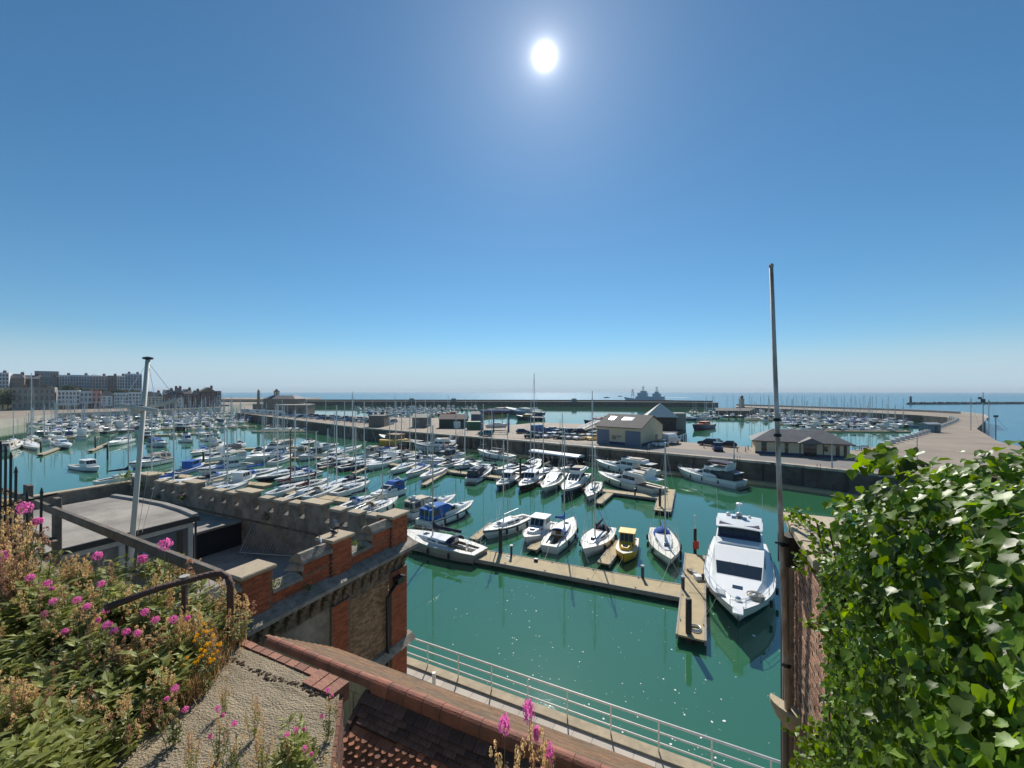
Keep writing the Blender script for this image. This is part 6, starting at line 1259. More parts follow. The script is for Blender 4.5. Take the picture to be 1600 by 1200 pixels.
# seaward slope
far_m = mat('seaward_tiles', (.25, .125, .055), .85, var=.95, vs=2.2, col2=(.12, .095, .065), bump=.5, bs=18, stretch=(.35, 2.5, 2.5), isl=.25)
g = G(); n = 22; W_ = 2.25
for k in range(n):
    s0, s1 = k / n, (k + 1.06) / n
    for j in range(40):
        x0 = -.6 + j * .3 + (.15 if k % 2 else 0); g.add([(x0, .12 + W_ * s0, RZ_ - .05 - W_ * s0 * .72), (x0 + .29, .12 + W_ * s0, RZ_ - .05 - W_ * s0 * .72), (x0 + .29, .12 + W_ * s1, RZ_ - .02 - W_ * s1 * .72 + .02), (x0, .12 + W_ * s1, RZ_ - .02 - W_ * s1 * .72 + .02)], [(0, 1, 2, 3)])
o = g.build('seaward_slope', far_m, t); tag(o, 'orange and grey lichen-streaked tiles of the slope facing the harbour', kind='stuff')
G().loft([[(-.6, .12, RZ_ - .2), (-.6, .12 + W_, RZ_ - .2 - W_ * .72), (-.6, .12 + W_, 4), (-.6, .12, 4)], [(11.4, .12, RZ_ - .2), (11.4, .12 + W_, RZ_ - .2 - W_ * .72), (11.4, .12 + W_, 4), (11.4, .12, 4)]]).build('seaward_wall', crm, t)
# ------------------------------------------------------------------ right wall with flag pole
W0 = WD(1238, 815, 6.9); wd = Vector((.4245, .9055, 0)); WR = math.atan2(-wd.y, -wd.x); ZW = W0.z
t = RW_ = thing('garden_wall', 'tall weathered brick wall below the ivy on the right', 'wall', (W0.x, W0.y, 0), WR)
oldb = mat('old_mixed_brick', (.34, .24, .165), .9, var=.55, vs=2.2, col2=(.36, .115, .05), bump=.4, bs=30, obj=.4, isl=.4)
G().box(.02, 7, .02, .5, 3, ZW).build('core', mat('wall_mortar', (.26, .22, .17), .95, var=.5, vs=3), t)
BRK3 = G().box(-.106, .106, -.055, .0, -.031, .031).mesh('brick', oldb); rest = G(); nn_ = [300]
# side y: the face that looks left toward the viewer
def brickside(root, x0, x1, z0, z1, y, me, rest, named):
    for k in range(int((z1 - z0) / .0745)):
        z = z1 - .037 - k * .0745; x = x0 + (.06 if k % 2 else .172)
        while x + .03 < x1:
            a = max(x0 + .003, x - .106); b = min(x1, x + .106); dy = random.uniform(-.006, .005)
            if b - a > .03:
                if named[0] > 0 and b - a > .2: link('brick', me, root, (x, y + dy, z)); named[0] -= 1
                else: rest.box(a, b, y - .055 + dy, y, z - .031, z + .031)
            x += .2235
brickside(t, 0, 2.9, 9.6, ZW - .03, .062, BRK3, rest, nn_); tag(rest.build('brickwork', oldb, t), kind='stuff')
xk = -.08
for k in range(3): bevel(G().box(xk + .005, xk + .74, -.14, .62, ZW + .002, ZW + .13).build('coping_stone', buff, t), .02); xk += .75
G().box(-.10, .0, -.05, .5, 9, ZW).build('end_pier', greystone, t); G().tube([(.22, -.13, 8), (.22, -.13, ZW - .35)], .05, 8).build('drain_pipe', mat('grey_pipe', (.25, .22, .19), .7, var=.5, vs=4), t, True)
G().tube([(-.02, -.12, 8), (-.02, -.12, ZW - .5)], .045, 8).build('cable_pipe', blackp, t, True)
fb, ft = WD(1231, 1108, 6.5), WD(1205, 418, 6.5)
t = thing('flag_pole', 'tall weathered white flag pole leaning slightly, fixed to the right wall', 'flag pole', fb); dv = ft - fb
pm = mat('pole_paint', (.66, .60, .54), .65, var=.9, vs=5, col2=(.24, .15, .10), stretch=(1, 1, .35), bump=.2, bs=12)
G().tube([(0, 0, 0), dv * .5, dv], .046, 10, .030).build('pole', pm, t, True); G().lathe([(.03, 0), (.036, .01), (.036, .04), (.02, .06)], 8, dv).build('truck', pm, t)
for f in (.10, .375, .62, .655): p = dv * f; G().lathe([(.066 - .025 * f, -.02), (.076 - .025 * f, 0), (.066 - .025 * f, .03)], 10, p).build('iron_band', blackp, t)
p = WD(1222, 850, 6.5) - fb; q = Vector((.28, .25, 0)); g = G(); g.tube([p + Vector((-.06, -.06, 0)), p + Vector((.06, -.07, 0)), p + q + Vector((0, 0, 0))], .02, 5); g.tube([p + Vector((-.06, .06, 0)), p + q], .02, 5); g.build('wall_bracket', blackp, t); G().box(.06, .30, -.06, .2, -.35, .12, o=p).build('bracket_block', MATS['dark_timber'], t)
g = G(); g.loft([[(.34 * math.cos(a * math.pi / 10) * s - .0, .22 * math.sin(a * math.pi / 10) * s * -1 + .12, z) for a in range(11)] for s, z in ((1.0, 0.02), (1.0, -.06), (.75, -.22), (.4, -.34))][::-1]); o = g.build('stone_socket', buff, t); o.rotation_euler = (0, 0, R(-60)); o.location = (.02, .0, -.02)
# ------------------------------------------------------------------ fence, iron railings and handrail at the left
BZ = 14.5
tm = mat('grey_timber', (.20, .165, .13), .9, var=.6, vs=4, col2=(.07, .055, .045), bump=.4, bs=15, stretch=(1, 1, 1))
ra, rb = W(345, 897, 14.9), W(40, 778, 14.9); d = rb - ra; t = thing('timber_fence', 'old grey timber post and rail fence at the edge of the flower bed', 'fence', (ra.x, ra.y, BZ), math.atan2(d.y, d.x)); L = math.hypot(d.x, d.y)
bevel(G().box(0, L + 1.5, -.035, .035, .31, .44).build('rail', tm, t), .008); G().box(L - 1.7, L + 2.0, -.03, .03, -.28, -.16).build('rail', tm, t)
for s, z1, w in ((L * .80, .56, .10), (L * 1.03, .62, .13)): bevel(G().box(s - w, s + w, -.125, -.036, -1.5, z1).build('post', tm, t), .01)
t = thing('iron_railings', 'black iron railings at the left edge of the picture', 'railing', W(20, 905, BZ - .3)); o = Vector(t.location)
for i, (px, y0, y1) in enumerate(((-8, 690, 910), (1, 695, 910), (9, 702, 905), (17, 712, 900), (25, 735, 895), (42, 772, 885), (65, 768, 862))):
    a, b = WD(px, y0, 5.3), WD(px - 2, y1, 5.3); G().tube([a - o, b - o], .014, 6).build('bar', blackp, t); G().lathe([(.022, -.03), (.006, .05)], 5, a - o).build('spike', blackp, t)
for a, b in (((-12, 795), (90, 771)), ((-12, 868), (70, 850))): G().tube([WD(*a, 5.3) - o, WD(*b, 5.5) - o], .014, 6).build('cross_bar', blackp, t)
t = thing('rusty_handrail', 'rusty pipe handrail bending down beside the flower bed', 'handrail', W(362, 985, BZ + .2)); o = Vector(t.location)
rust = mat('rusty_pipe', (.13, .06, .04), .75, var=.6, vs=12, col2=(.05, .035, .03), bump=.3, bs=40); Z1 = 15.15
pts = [W(165, 950, Z1), W(250, 918, Z1), W(330, 897, Z1), W(345, 894, Z1) + Vector((0, 0, -.01)), W(356, 894, Z1) + Vector((0, 0, -.05)), W(360, 897, Z1) + Vector((0, 0, -.12))]; e = pts[-1]; pts.append(Vector((e.x, e.y, BZ - .1)))
G().tube([p - o for p in pts], .032, 8).build('pipe', rust, t, True); p = W(288, 906, Z1); G().lathe([(.044, -.04), (.044, .04)], 8, p - o).build('joint', mat('pipe_joint', (.4, .37, .33), .7), t); G().tube([p - o, Vector((p.x, p.y, BZ)) - o], .025, 6).build('upright', rust, t)
# ------------------------------------------------------------------ foreground bed: rough sandy slab with brick edging, soil under the plants
S0 = W(531, 1078, BZ); S1 = W(514, 1215, BZ); far = S0 + VV * 9.5
sandm = mat('roughcast_sand', (.40, .32, .21), .95, var=.7, vs=3, col2=(.25, .20, .13), bump=.85, bs=70, vdet=8)
g = G(); gp = [S0, far, Vector((far.x - 3, far.y - 6, BZ)), Vector((-9, .6, BZ)), Vector((-.9, .6, BZ)), Vector((-1.05, 1.6, BZ)), S1]
g.prism(gp, 11.0, BZ); bed = struct(g.build('planted_bank', sandm))
sd = G(); N_ = 26; rq = random.Random(4)      # lumpy render skin on top
vs_, fs_ = [], []
for i in range(N_ + 1):
    for j in range(N_ + 1):
        u, v = i / N_, j / N_; a = S0.lerp(S0 + VV * 4.2, u); b = S1.lerp(Vector((-4.2, 1.2, BZ)), u); p = a.lerp(b, v); vs_.append((p.x, p.y, BZ + .006 + (rq.uniform(0, .010) if 0 < v < 1 and i > 0 else 0) + .05 * max(0, u - .35)))
for i in range(N_):
    for j in range(N_): k = i * (N_ + 1) + j; fs_.append((k, k + 1, k + N_ + 2, k + N_ + 1)[::-1])
sd.add(vs_, fs_); sd.build('rough_render', sandm, bed)
ebm = mat('edging_brick', (.36, .16, .10), .8, var=.4, vs=9, bump=.3, bs=40, obj=.2)
BE = math.atan2(VV.y, VV.x); eb = G().box(.004, .116, -.075, .10, -.11, .03).mesh('edging_brick', ebm); eb2 = G().box(.004, .116, -.075, -.005, -.11, .022).mesh('edging_brick', ebm)
for k in range(16): p = S0 + VV * (k * .122 - .03); o = link('edging_brick', eb if k < 3 else eb2, bed, (p.x, p.y, BZ + .002 - (.004 if k > 2 else 0)), BE); o.rotation_euler = (random.uniform(-.03, .03), random.uniform(-.03, .03), BE)
g = G(); q = [S0 + Vector((.02, .03, 0)), S1 + Vector((.02, 0, 0))]; sb = mat('side_brick', (.20, .09, .06), .9, var=.6, vs=8, bump=.4, bs=30, isl=.3)
for k in range(7):
    for j in range(9):
        u0, u1 = j / 9 + (.05 if k % 2 else 0), (j + .92) / 9 + (.05 if k % 2 else 0); a, b = q[0].lerp(q[1], u0), q[0].lerp(q[1], min(1.02, u1)); z = BZ - .10 - k * .0745
        g.add([(a.x, a.y, z), (b.x, b.y, z), (b.x, b.y, z + .064), (a.x, a.y, z + .064), (a.x - .1, a.y, z), (b.x - .1, b.y, z), (b.x - .1, b.y, z + .064), (a.x - .1, a.y, z + .064)], [(3, 2, 1, 0), (0, 1, 5, 4), (7, 6, 2, 3)])
tag(g.build('side_brickwork', sb, bed), kind='stuff')
# crack line with debris in the render
g = G(); rq = random.Random(8); crk = [W(*p, BZ + .012) for p in ((365, 1030), (395, 1047), (425, 1057), (440, 1064), (470, 1072), (500, 1085))]
for a, b in zip(crk, crk[1:]):
    for i in range(26):
        p = a.lerp(b, rq.random()) + Vector((rq.gauss(0, .015), rq.gauss(0, .015), 0)); r = rq.uniform(.005, .02); g.lathe([(r * .3, -r * .4), (r, 0), (r * .3, r * .5)], 5, p)
o = g.build('crack_debris', mat('crack_dark', (.09, .055, .03), .95, isl=.5)); tag(o, 'dark crumbled mortar along the crack in the sandy slab', 'debris', kind='stuff')
# ------------------------------------------------------------------ trees on the cliff
treel = mat('tree_leaves', (.04, .065, .02), .8, isl=.5, trans=.2); bark = mat('bark', (.08, .06, .045), .9)
def tree(px, off, base, h, r, label, seed):
    q = random.Random(seed); s = s_of(px, off); p = A0 - nn * off + dd * s; t = thing('tree', label, 'tree', (p.x, p.y, base), 0, 'trees on the left cliff')
    g = G(); g.tube([(0, 0, -2), (.2, 0, h * .35), (0, .1, h * .7)], .35, 7, .12)
    for i in range(5): a = i * 1.26; g.tube([(0.1, 0, h * .35), (math.cos(a) * r * .6, math.sin(a) * r * .6, h * .65)], .14, 5, .05)
    g.build('trunk', bark, t); g = G(); cl = [(Vector((q.gauss(0, r * .45), q.gauss(0, r * .45), h * q.uniform(.4, .85))), r * q.uniform(.3, .5)) for _ in range(11)]
    for i in range(650):
        c, cr_ = q.choice(cl); d = Vector((q.gauss(0, 1), q.gauss(0, 1), q.gauss(0, .8))).normalized(); p = c + d * cr_ * q.uniform(.75, 1.1); u = d.orthogonal().normalized() * q.uniform(.25, .55); v = d.cross(u) * q.uniform(.7, 1.1); u = u + d * q.uniform(-.25, .25)
        g.add([p - u, p - v, p + u, p + v], [(0, 1, 2, 3)])
    g.build('crown', treel, t)
for i, (px, off, base, h, r, lb) in enumerate(((4, 4, 4, 17, 9, 'big dark tree at the left edge below the cliff'), (12, 8, 4, 12, 6, 'lower bushy tree left of the stone building'), (80, 24, 13, 8, 5, 'dark round tree behind the stone building'), (92, 26, 13, 8, 5, 'tree at the left end below the long terrace'), (104, 26, 13, 9, 6, 'largest tree below the left end of the terrace'), (116, 27, 13, 8, 5, 'tree below the pale blue terrace houses'), (128, 28, 13, 6, 4, 'small tree above the pale grey house'), (142, 28, 13, 6, 4, 'small tree above the pink house'), (158, 28, 13, 6, 4, 'small tree above the tall white house'), (190, 28, 13, 6, 4, 'small tree above the pale blue-white house'), (206, 28, 13, 6, 4, 'tree left of the near mast below the end block'), (232, 26, 10, 7, 4.5, 'tree above the cream yellow house'), (244, 28, 10, 6, 4, 'tree behind the cream yellow house roof'), (40, 66, 19, 8, 6, 'clifftop tree behind the brown brick house'), (112, 90, 19, 13, 8, 'clifftop tree rising over the terrace roofs'), (150, 95, 19, 14, 9, 'broad clifftop tree showing above the terrace roofs'))):
    tree(px, off, base, h, r, lb, 40 + i)
# ------------------------------------------------------------------ plants of the foreground bed
stem_m = mat('plant_stem', (.16, .15, .06), .7, isl=.3); stem_dry = mat('dry_stem', (.24, .16, .08), .8, isl=.3)
leaf_g = mat('valerian_leaf', (.125, .155, .035), .5, isl=.45, trans=.45); leaf_y = mat('valerian_leaf_pale', (.24, .26, .07), .5, isl=.4, trans=.45); leaf_b = mat('withered_leaf', (.22, .13, .06), .8, isl=.4, trans=.25)
seed_m = mat('seed_fluff', (.60, .45, .22), .9, isl=.4, trans=.35); seed_r = mat('seed_head_reddish', (.42, .25, .16), .9, isl=.4, trans=.3); pink = mat('valerian_flower', (.74, .22, .44), .6, isl=.3, trans=.35); yell = mat('ragwort_yellow', (.75, .48, .02), .6, isl=.2, trans=.3)
viewpoint = struct(G().box(-.55, 1.4, .45, 1.50, 11, 15.28).build('viewpoint_wall', sandm))
def leafq(g, p, d, n, l, w):
    """a leaf blade: from p along d, n = up side"""
    s = d.cross(n).normalized() * w; m = p + d * l * .45 + n * l * .06
    g.add([p, m - s, p + d * l - n * l * .1, m + s, m - n * l * .05], [(0, 1, 4), (1, 2, 4), (2, 3, 4), (3, 0, 4)])
def stalk(g, q, base, top, r):
    mid = base.lerp(top, .5) + Vector((q.gauss(0, .03), q.gauss(0, .03), .04)); g.tube([base, mid, top], r, 3, r * .5); return mid
def head(q, c, r, n, flat=.7, l=.012):
    g = G()
    for i in range(n):
        d = Vector((q.gauss(0, 1), q.gauss(0, 1), q.gauss(0, 1) * .8 + .35)).normalized(); p = c + Vector((d.x * r, d.y * r, d.z * r * flat)) * q.uniform(.6, 1.05); u = d.orthogonal().normalized(); v = d.cross(u); a = q.random() * 3.14; u, v = u * math.cos(a) + v * math.sin(a), v * math.cos(a) - u * math.sin(a); e = l * q.uniform(.7, 1.5)
        g.add([p - u * e, p - v * e * .7 + d * e * .4, p + u * e, p + v * e * .7 + d * e * .4], [(0, 1, 2, 3)])
    return g
def plant_T(seed, kind):
    q = random.Random(seed); T = []; st = G(); lf = G(); heads = []
    nst = {'pink': 7, 'tan': 9, 'leaf': 8, 'tall': 10, 'yellow': 7}[kind]; tops = [Vector((0, 0, 1))]
    for i in range(nst): a = q.random() * 6.28; tops.append(Vector((math.cos(a) * q.uniform(.1, .42), math.sin(a) * q.uniform(.1, .42), q.uniform(.5, .95) if kind != 'leaf' else q.uniform(.35, .7))))
    for i, t in enumerate(tops):
        b = Vector((t.x * .25 + q.gauss(0, .03), t.y * .25 + q.gauss(0, .03), -.06)); m = stalk(st, q, b, t, .009)
        for k in range(5 if kind != 'leaf' else 8):
            u = q.uniform(.12, .72 if kind != 'leaf' else 1.0); p = b.lerp(m, u * 2) if u < .5 else m.lerp(t, u * 2 - 1)
            a = q.random() * 6.28
            for s in (0, math.pi):
                d = Vector((math.cos(a + s), math.sin(a + s), q.uniform(.1, .7))).normalized(); n = Vector((-d.x * d.z, -d.y * d.z, 1 - d.z * d.z)).normalized(); L = q.uniform(.13, .24) * (1.35 if kind == 'leaf' else .8); leafq(lf, p, d, n, L, L * .21)
        if kind == 'pink' and (i == 0 or q.random() < .14): heads.append(('flower_head', head(q, t, .085 if i == 0 else q.uniform(.045, .075), 130, .75, .014), pink))
        elif kind == 'yellow': heads.append(('flower_head', head(q, t, .05, 40, .5, .016), yell))
        elif kind in ('tan', 'tall', 'pink') and (kind != 'pink' or q.random() < .8):
            g = G()
            for k in range(7 if kind != 'tall' else 11):
                u = k / 10; c = t - Vector((0, 0, .045 * k)) + Vector((q.gauss(0, .025 + .004 * k), q.gauss(0, .025 + .004 * k), 0)); h = head(q, c, .035, 16, 1.0, .013); g.add(h.v, h.f)
            heads.append(('seed_head', g, seed_m if (seed + i) % 3 else seed_r))
    T.append(('stems', st.mesh('stems', stem_dry if kind in ('tan', 'tall') else stem_m), None)); T.append(('foliage', lf.mesh('foliage', {'pink': leaf_g, 'tan': leaf_b if seed % 2 else leaf_y, 'leaf': leaf_g if seed % 2 else leaf_y, 'tall': leaf_b, 'yellow': leaf_g}[kind]), None))
    for nm, g, m in heads: T.append((nm, g.mesh(nm, m), 0))
    return T
PT = {k: [plant_T(int(101 * j) + ord(k[0]), k) for j in (1.01, 2.02, 3.03, 4.04)] for k in ('pink', 'tan', 'leaf', 'tall', 'yellow')}
rq = random.Random(17)
def plantb(px, by, h, kind, label, group=None, wide=1.0): return plant(px, 0, h, kind, label, group, BZ, wide, (H - BZ) * F / (by - 612.0))
def edge(by): return 388 - (by - 1000) * (.95 if by > 1000 else -.75)
def plant(px, py, h, kind, label, group=None, base=BZ, wide=1.0, D=None):
    D = D or (H - base - h) * F / (py - 612.0); p = Vector(((px - 800) / F * D, D, base))
    o = place(PT[kind][rq.randrange(4)], p, rq.random() * 6.28, label, 'plant', group, {'pink': 'red_valerian', 'tan': 'seeding_valerian', 'leaf': 'leafy_weed', 'tall': 'seeding_valerian', 'yellow': 'ragwort'}[kind]); o.scale = (h * wide, h * wide, h); return o
VG = 'red valerian plants in the foreground bed'
for px, py, h, lb in ((47, 903, .60, 'red valerian with a big pink head, leftmost of the large pair'), (74, 912, .58, 'red valerian with a big pink head, right one of the large pair'), (120, 938, .55, 'pink valerian left of the rusty handrail end'), (158, 913, .55, 'pink valerian high in the bed below the timber rail'), (136, 948, .5, 'pink valerian in the middle cluster, left head'), (166, 953, .5, 'pink valerian in the middle cluster, right head'), (226, 957, .52, 'pink valerian right of the middle cluster'), (243, 969, .5, 'pink valerian left of the lone round head'), (271, 968, .52, 'pink valerian with one round head near the handrail foot'), (166, 977, .48, 'pink valerian below the middle cluster'), (178, 986, .46, 'small pink valerian in the lower cluster'), (197, 988, .46, 'small pink valerian right in the lower cluster'), (215, 990, .46, 'pink valerian at the right end of the lower cluster'), (82, 940, .5, 'faded pink valerian below the large pair'), (258, 851, .95, 'tall pink valerian in front of the hut door'), (152, 869, .75, 'small pink valerian above the bed near the fence'), (38, 794, 1.15, 'tall pink valerian beside the iron railings'), (273, 1076, .4, 'single pink valerian low at the edge of the sandy slab'), (340, 1108, .36, 'lone pink valerian on the sandy slab, upper of two'), (366, 1131, .36, 'lone pink valerian on the sandy slab, lower of two'), (448, 1149, .34, 'pink valerian in the slab edge clump, left'), (462, 1141, .34, 'pink valerian in the slab edge clump, right'), (476, 1170, .32, 'pink valerian lowest in the slab edge clump'), (512, 1079, .36, 'small pink valerian at the corner of the brick edging')):
    plant(px, py, h, 'pink', lb, VG, wide=.75 if px < 300 else .55)
for px, py, lb in ((788, 1135, 'pink valerian in the bottom middle, left of three heads'), (826, 1112, 'pink valerian in the bottom middle, topmost of three heads'), (858, 1176, 'pink valerian in the bottom middle, right of three heads')):
    D = 1.36; z = H - (py - 612) / F * D; o = plant(px, py, z - 15.28, 'pink', lb, VG, 15.28, .38, D)
    for k in range(2): plant(px + rq.uniform(-22, 22), py + 40, z - 15.34, 'tan', 'brown seeding valerian among the pink heads in the bottom middle', 'seeding valerian in the bottom middle', 15.28, .38, D - .08 * k)
TG = 'seeding valerian plants in the foreground bed'
for i in range(28):
    by = rq.uniform(905, 1180); px = rq.uniform(-40, edge(by) - 8)
    plantb(px, by, rq.uniform(.34, .5), 'tan', 'tan seeding valerian with fluffy heads in the flower bed', TG, wide=.85)
for i in range(84):
    by = rq.uniform(900, 1330); px = rq.uniform(-50, edge(by) - 22)
    plantb(px, by, rq.uniform(.26, .42), 'leaf', 'leafy green valerian without flowers in the lower flower bed', 'leafy valerian in the foreground bed', wide=1.15)
for i in range(16): px = rq.uniform(30, 260); plant(px, 880 + px * .18 + rq.uniform(0, 30), rq.uniform(.4, .5), 'leaf', 'leafy green weed along the fence', 'leafy weeds along the fence', wide=1.1)
for px, py, h in ((-8, 772, 1.15), (8, 768, 1.15), (22, 790, 1.05), (4, 820, .95), (30, 838, .85), (14, 850, .85)):
    plant(px, py, h, 'tall', 'tall brown seeding valerian against the left railings', 'tall seeding valerian by the left railings', wide=.55)
for px, py in ((318, 975), (330, 985), (306, 995), (322, 1008)): plant(px, py, .42, 'yellow', 'ragwort with yellow flowers at the right edge of the flower bed', 'yellow ragwort in the foreground bed', wide=.6)
for px, py in ((250, 885), (262, 895), (296, 935), (310, 945), (284, 950)): plant(px, py, rq.uniform(.5, .75), 'tan', 'tall tan seed heads between the handrail and the hut', 'seed heads by the handrail', wide=.45)
for i in range(11): plant(rq.uniform(395, 520), rq.uniform(1120, 1225), rq.uniform(.25, .36), rq.choice(['leaf', 'tan', 'leaf']), 'weeds spilling over the corner of the sandy slab', 'weeds on the slab corner', wide=.8)
for px, py in ((395, 1085), (412, 1120), (350, 1060), (300, 1140), (330, 1175), (385, 1180)): plant(px, py, rq.uniform(.25, .4), 'tan', 'thin dry weed standing on the sandy slab', 'dry weeds on the sandy slab', wide=.4)
for i in range(34):
    plantb(rq.uniform(-420, -45), rq.uniform(905, 1250), rq.uniform(.28, .42), 'leaf' if i % 3 else 'tan', 'valerian growing beyond the left edge of the picture', 'valerian beyond the left edge', wide=1.15)
# dry grass and leaf litter nobody could count
g = G(); gd = G()
for i in range(9500):
    px = rq.uniform(-440, 380); py = rq.uniform(880, 1300)
    if px > edge(py) - 5 - rq.random() * 25: continue
    p = W(px, py, BZ + .01); a = rq.random() * 6.28; e = rq.uniform(.1, .9); L = rq.uniform(.06, .13); d = Vector((math.cos(a) * math.cos(e), math.sin(a) * math.cos(e), math.sin(e))); leafq(g, p + Vector((0, 0, rq.uniform(0, .16))), d, Vector((0, 0, 1)), L, L * .24)
tag(g.build('ground_cover', leaf_g), 'low green leaves covering the soil of the flower bed', 'ground cover', kind='stuff')
for i in range(2600):
    c = rq.random(); px = rq.gauss(330, 30) if c < .5 else rq.uniform(0, 340); py = (rq.uniform(985, 1110) if c < .5 else rq.uniform(880, 1150))
    if px > 392: continue
    px = min(px, edge(py) + rq.gauss(0, 7))
    p = W(px, py, BZ); a = rq.random() * 6.28; L = rq.uniform(.08, .26); b = Vector((math.cos(a), math.sin(a), 0)) * L * rq.uniform(.1, .6); s = Vector((-math.sin(a), math.cos(a), 0)) * .003
    gd.add([p - s, p + s, p + b * .5 + s * .7 + Vector((0, 0, L * .6)), p + b * .5 - s * .7 + Vector((0, 0, L * .6)), p + b + Vector((0, 0, L * .9))], [(0, 1, 2, 3), (3, 2, 4)])
tag(gd.build('dry_grass', mat('dry_grass', (.30, .21, .10), .85, isl=.45, trans=.35)), 'brown dry grass along the right side of the flower bed', 'grass', kind='stuff')
# ------------------------------------------------------------------ ivy over the right wall
ivy_m = mat('ivy_leaf', (.115, .195, .014), .42, isl=.65, trans=.42, spec=.4); ivy_o = mat('ivy_leaf_single', (.115, .195, .014), .42, obj=.65, trans=.42, spec=.4); ivy_s = mat('ivy_stem', (.12, .075, .04), .8)
wx = -wd; wy = Vector((.9055, -.4245, 0))       # along the wall toward the viewer; into the wall
def wall_pt(s, y, z): return Vector((W0.x, W0.y, 0)) + wx * s + wy * y + Vector((0, 0, z))
CT_ = [(2.15, 14.95), (2.5, 15.4), (3.2, 15.82), (3.8, 16.1), (4.2, 16.4), (4.7, 16.63), (5.2, 16.74), (6.5, 16.80)]
def ztop(s):
    for (a, za), (b, zb) in zip(CT_, CT_[1:]):
        if s <= b: return za + (zb - za) * max(0, (s - a)) / (b - a)
    return CT_[-1][1]
LF = [((0, 0), (.20, .07), (.44, .0), (.42, -.22), (.52, -.40), (.32, -.58), (.12, -.86), (0, -1.0)), ((0, 0), (.26, .03), (.50, -.16), (.44, -.42), (.26, -.72), (.10, -.9), (0, -1.05)), ((0, 0), (.24, .07), (.48, -.05), (.44, -.26), (.50, -.46), (.28, -.66), (.10, -.86), (0, -.95))]
def leaf_vf(v, fold):
    o = LF[v]; n = len(o); V = [(0, 0, 0), (0, -.35, -.02), (0, o[-1][1], -.10)]; Fc = []
    for sg in (1, -1):
        k = len(V); V += [(sg * x, y, fold * abs(x) - .10 * max(0, -y - .5)) for x, y in o[1:-1]]; r = list(range(k, k + n - 2))
        for a, b in zip(r, r[1:]): Fc.append((1, a, b) if sg < 0 else (1, b, a))
        Fc.append((1, r[0], 0) if sg > 0 else (0, r[0], 1)); Fc.append((1, r[-1], 2) if sg < 0 else (2, r[-1], 1))
    return V, Fc
LV = [leaf_vf(v, f) for v in range(3) for f in (.10, .20)]
LM = []
for V, Fc in LV: me = bpy.data.meshes.new('leaf'); me.from_pydata(V, [], Fc); me.polygons.foreach_set('use_smooth', [True] * len(me.polygons)); me.materials.append(ivy_o); LM.append(me)
iv = thing('ivy', 'dense glossy green ivy covering the wall on the right', 'ivy', (0, 0, 0)); q = random.Random(31); leaves = []
def frame(nrm, roll):
    nrm = nrm.normalized(); dn = Vector((0, 0, -1)); t_ = (dn - nrm * dn.dot(nrm)); t_ = t_.normalized() if t_.length > .05 else nrm.orthogonal().normalized(); s_ = t_.cross(nrm); c, n = math.cos(roll), math.sin(roll); y = -(t_ * c + s_ * n); x = y.cross(nrm); return Matrix((x, y, nrm)).transposed()
for i in range(23000):
    s = 2.36 + 4.0 * q.random() ** .9; zt = ztop(s); dep = 6.9 - .9055 * s; zb = H - 1.0 * dep - .2; f = q.random() ** .85
    lump = .10 * math.sin(s * 5.1 + f * 7) + .08 * math.sin(s * 11 + f * 13 + 1)
    bul = .06 + .09 * (s - 2.2) + lump * min(1, (s - 2.1)); inner = q.random() ** 1.3
    if f < .86: y = -bul + inner * .5; z = zb + (zt - zb) * f; nrm = -wy * 1.0 + Vector((0, 0, .55))
    else: g_ = (f - .86) / .14; y = -bul + g_ * .9; z = zb + (zt - zb) * (.86 + .14 * math.sin(g_ * 1.57)) - inner * .22; nrm = -wy * (1 - g_) * .7 + Vector((0, 0, 1.1))
    z += q.gauss(0, .02); nrm = nrm.normalized() + Vector((q.gauss(0, .38), q.gauss(0, .38), q.gauss(0, .3))) + wx * .25
    leaves.append((wall_pt(s, y, z), nrm, q.gauss(0, .55), q.uniform(.030, .064) * (1.0 if q.random() < .88 else 1.4)))
def sprig(pts, n, size, spread):
    g = G().tube(pts, .008, 4); g.build('stem', ivy_s, iv)
    for i in range(n):
        u = q.random() * (len(pts) - 1); k = int(u); p = Vector(pts[k]).lerp(Vector(pts[min(k + 1, len(pts) - 1)]), u - k) + Vector((q.gauss(0, spread), q.gauss(0, spread), q.gauss(0, spread))); leaves.append((p, Vector((q.gauss(-.3, .5), q.gauss(-.4, .5), q.gauss(.7, .3))), q.gauss(0, .9), q.uniform(size * .7, size * 1.3)))
sprig([wall_pt(2.5, .1, 15.3), wall_pt(1.6, .05, 15.15), wall_pt(.9, .0, 15.12), wall_pt(.2, -.05, 14.98)], 150, .06, .07)
sprig([wall_pt(2.3, -.05, 15.1), wall_pt(1.9, -.1, 14.95), wall_pt(1.5, -.14, 14.6)], 110, .055, .07)
sprig([wall_pt(2.4, -.05, 14.3), wall_pt(2.0, -.1, 14.1), wall_pt(1.8, -.12, 13.95)], 30, .05, .05)
sprig([wall_pt(2.6, -.02, 12.7), wall_pt(2.1, -.1, 12.75), wall_pt(1.7, -.12, 12.4)], 240, .06, .10); sprig([wall_pt(2.6, -.02, 12.3), wall_pt(1.9, -.1, 12.1), wall_pt(1.55, -.12, 11.7)], 300, .06, .10)
sprig([wall_pt(3.8, .0, 16.0), wall_pt(3.2, -.05, 15.95), wall_pt(2.7, -.05, 15.7)], 60, .075, .06); sprig([wall_pt(4.6, .0, 16.5), wall_pt(4.1, -.1, 16.5), wall_pt(3.75, -.15, 16.4)], 60, .08, .05)
leaves.sort(key=lambda l: -(l[3] / max(.5, (l[0] - Vector((0, 0, H))).length)) if -.2 < (l[0].x / max(.3, l[0].y)) < 1.27 and l[0].y > .7 else 1)
g = G()
